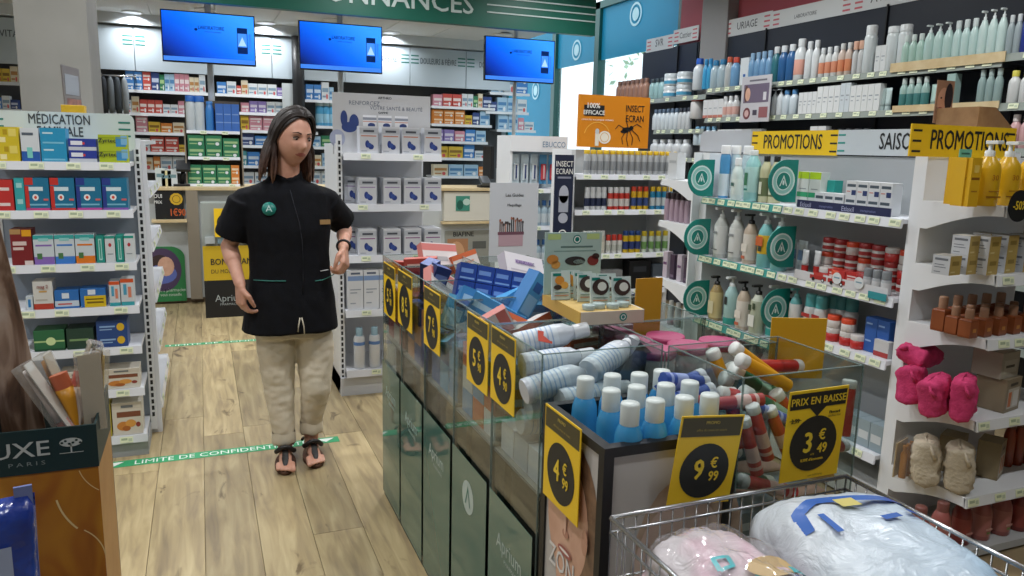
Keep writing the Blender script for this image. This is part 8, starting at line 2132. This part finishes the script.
def bp(u, v): q = rt_ * u + up_ * v; return (q.x, q.y, 0.0019)
g.add([bp(-0.014, -0.012), bp(-0.009, -0.012), bp(0, 0.009), bp(0.009, -0.012), bp(0.014, -0.012), bp(0, 0.017)], [(0, 1, 2, 5), (2, 3, 4, 5)], C('#b9d6d2'), False, xfb)
g.add([bp(-0.007, -0.006), bp(0.007, -0.006), bp(0.007, -0.003), bp(-0.007, -0.003)], [(0, 1, 2, 3)], C('#b9d6d2'), False, xfb); part('badge_letter', g, to)
xfn = Matrix.Translation(nl) @ facing(nn_ * 0.4 + Vector((0, -1, 0.05)))
un = (xfn.to_3x3().inverted() @ Vector((0, 0, 1))).to_2d().normalized(); rn = Vector((un.y, -un.x))
g = MB(); q = [rn * a + un * c_ for a, c_ in ((-0.024, -0.0105), (0.024, -0.0105), (0.024, 0.0105), (-0.024, 0.0105))]
g.add([(p.x, p.y, 0.004) for p in q] + [(p.x, p.y, -0.004) for p in q], [(0, 1, 2, 3), (7, 6, 5, 4), (0, 4, 5, 1), (1, 5, 6, 2), (2, 6, 7, 3), (3, 7, 4, 0)], C('#9a7a4e', 0.5), False, xfn); part('name_tag', g, to)
part('pen_clip', MB().tube([pl_, pl_ + Vector((0.035, -0.006, 0.006))], 0.0022, C('#c9cccf', 0.3), 6), to)
# trousers
TRO = noisy('cream_cotton', '#c9c0ab', '#d6ccb8', 12, 0.85, 0.1, 160)
qb = MB()
rr2 = [oval(J(291, 300, 3.64), 36 * sc_p, 0.115), oval(J(292, 322, 3.64), 38 * sc_p, 0.12), oval(J(293, 334, 3.64), 37.5 * sc_p, 0.115)]
qb.loft(rr2, TRO)
cfR = Vector((anR.x - 0.006, anR.y - 0.005, 0.15)); cfL = Vector((anL.x + 0.002, anL.y - 0.005, 0.175))
chain(qb, [(J(274, 326, 3.64), 0.088), (J(276, 345, 3.63), 0.088), (J(279, 388, 3.62), 0.071), (cfR, 0.052)], TRO, 20)
chain(qb, [(J(312, 326, 3.64), 0.090), (J(315, 345, 3.62), 0.089), (J(316, 388, 3.59), 0.071), (cfL, 0.052)], TRO, 20)
def wr2(p):
    q2 = Vector((p.x * 12, p.y * 8, p.z * 14)); return 0.006 * (abs(mnoise.noise(q2)) - 0.2) + 0.003 * mnoise.noise(Vector((p.x * 30, p.y * 20, p.z * 40)))
tro = fuse(qb, 'trousers', 0.006, 5, wr2)
tro.materials.clear(); tro.materials.append(TRO)
for v in tro.vertices: v.co -= PO
tr_o = link('trousers', tro, PE)
for cf in (cfR, cfL):
    R2 = []
    for (dz, r) in ((0.0, 0.054), (-0.028, 0.056), (-0.050, 0.056), (-0.058, 0.052), (-0.054, 0.046)):
        R2.append([cf - PO + Vector((r * math.cos(2 * math.pi * i / 24), r * 1.02 * math.sin(2 * math.pi * i / 24), dz + 0.004 * math.sin(i * 1.3))) for i in range(24)])
    part('cuff', MB().loft(R2, TRO, True, None, False), tr_o)
dr_ = J(301, 322, 3.48) - PO
for s in (-1, 1): part('drawstring', MB().tube([dr_ + Vector((s * 0.004, 0, 0.02)), dr_ + Vector((s * 0.012, -0.004, -0.02)), dr_ + Vector((s * 0.014, -0.002, -0.055 - 0.01 * s))], 0.003, C('#c3bba8', 0.8), 6), tr_o)
# sandals
SOL = noisy('cork_sole', '#4a3022', '#5c3d2a', 30, 0.8); STR = C('#151211', 0.45)
for (heel, ball, d, w, nm) in ((*FR, 'right'), (*FL, 'left')):
    s_ = link('sandal', None, PE); s_.empty_display_size = 0.02
    c0 = Vector((heel.x, heel.y, 0)) - d * 0.03; L = 0.264; out = []
    for k in range(28):
        a = 2 * math.pi * k / 28; t_ = (1 - math.cos(a)) / 2
        wid = 0.037 + 0.013 * math.sin(min(1, t_ * 1.15) * math.pi * 0.62)
        out.append(c0 + d * L * t_ + w * wid * math.sin(a) ** 1 * (1.0 if abs(math.sin(a)) > 0.3 else 1.0))
    def lvl(z, g=1.0):
        cc = c0 + d * L / 2; return [Vector((cc.x + (p.x - cc.x) * g, cc.y + (p.y - cc.y) * g, z)) - PO for p in out]
    part('sole', MB().loft([lvl(0.0012, 0.97), lvl(0.003, 1.0), lvl(0.016, 1.0), lvl(0.019, 0.98)], SOL), s_)
    Z = Vector((0, 0, 1)); an_ = heel + d * 0.055
    bnd = []
    for k in range(11):
        a = R_(-100 + 20 * k); bnd.append(an_ + d * (0.050 + 0.026 * math.cos(a)) + w * 0.040 * math.sin(a) + Z * (0.022 + 0.030 * math.cos(a) ** 2 * (1 if math.cos(a) > 0 else 0.1)) - PO)
    part('ankle_strap', MB().tube(bnd, 0.0115, STR, 8), s_)
    ins = [an_ + d * 0.075 + Z * 0.034, an_ + d * 0.10 + Z * 0.026, ball + Z * 0.0215 - d * 0.01, ball + d * 0.018 + Z * 0.013, ball + d * 0.032 - Z * 0.004]
    R2 = []
    for q, p in enumerate(ins):
        hw = (0.015, 0.0135, 0.0155, 0.012, 0.004)[q]
        R2.append([p - PO + w * hw * math.cos(2 * math.pi * i / 10) + Z * 0.0045 * math.sin(2 * math.pi * i / 10) for i in range(10)])
    part('toe_strap', MB().loft(R2, STR), s_)
    R2 = []
    hs = []
    for k in range(9): a = R_(100 + 20 * k); hs.append(heel + d * 0.0 + d * 0.036 * math.cos(a) + w * 0.037 * math.sin(a) + Z * 0.012 - PO)
    part('heel_strap', MB().tube(hs, 0.007, STR, 8), s_)
# wrist band
ax = (wrL - elL).normalized(); a = ax.cross(Vector((0, 0, 1))).normalized(); b_ = ax.cross(a); cc = wrL - ax * 0.012 - PO
g = MB(); ringp = [cc + a * 0.029 * math.cos(2 * math.pi * k / 20) + b_ * 0.029 * math.sin(2 * math.pi * k / 20) for k in range(21)]
g.tube(ringp, 0.006, M_BLACK, 8); part('wrist_band', g, PE)
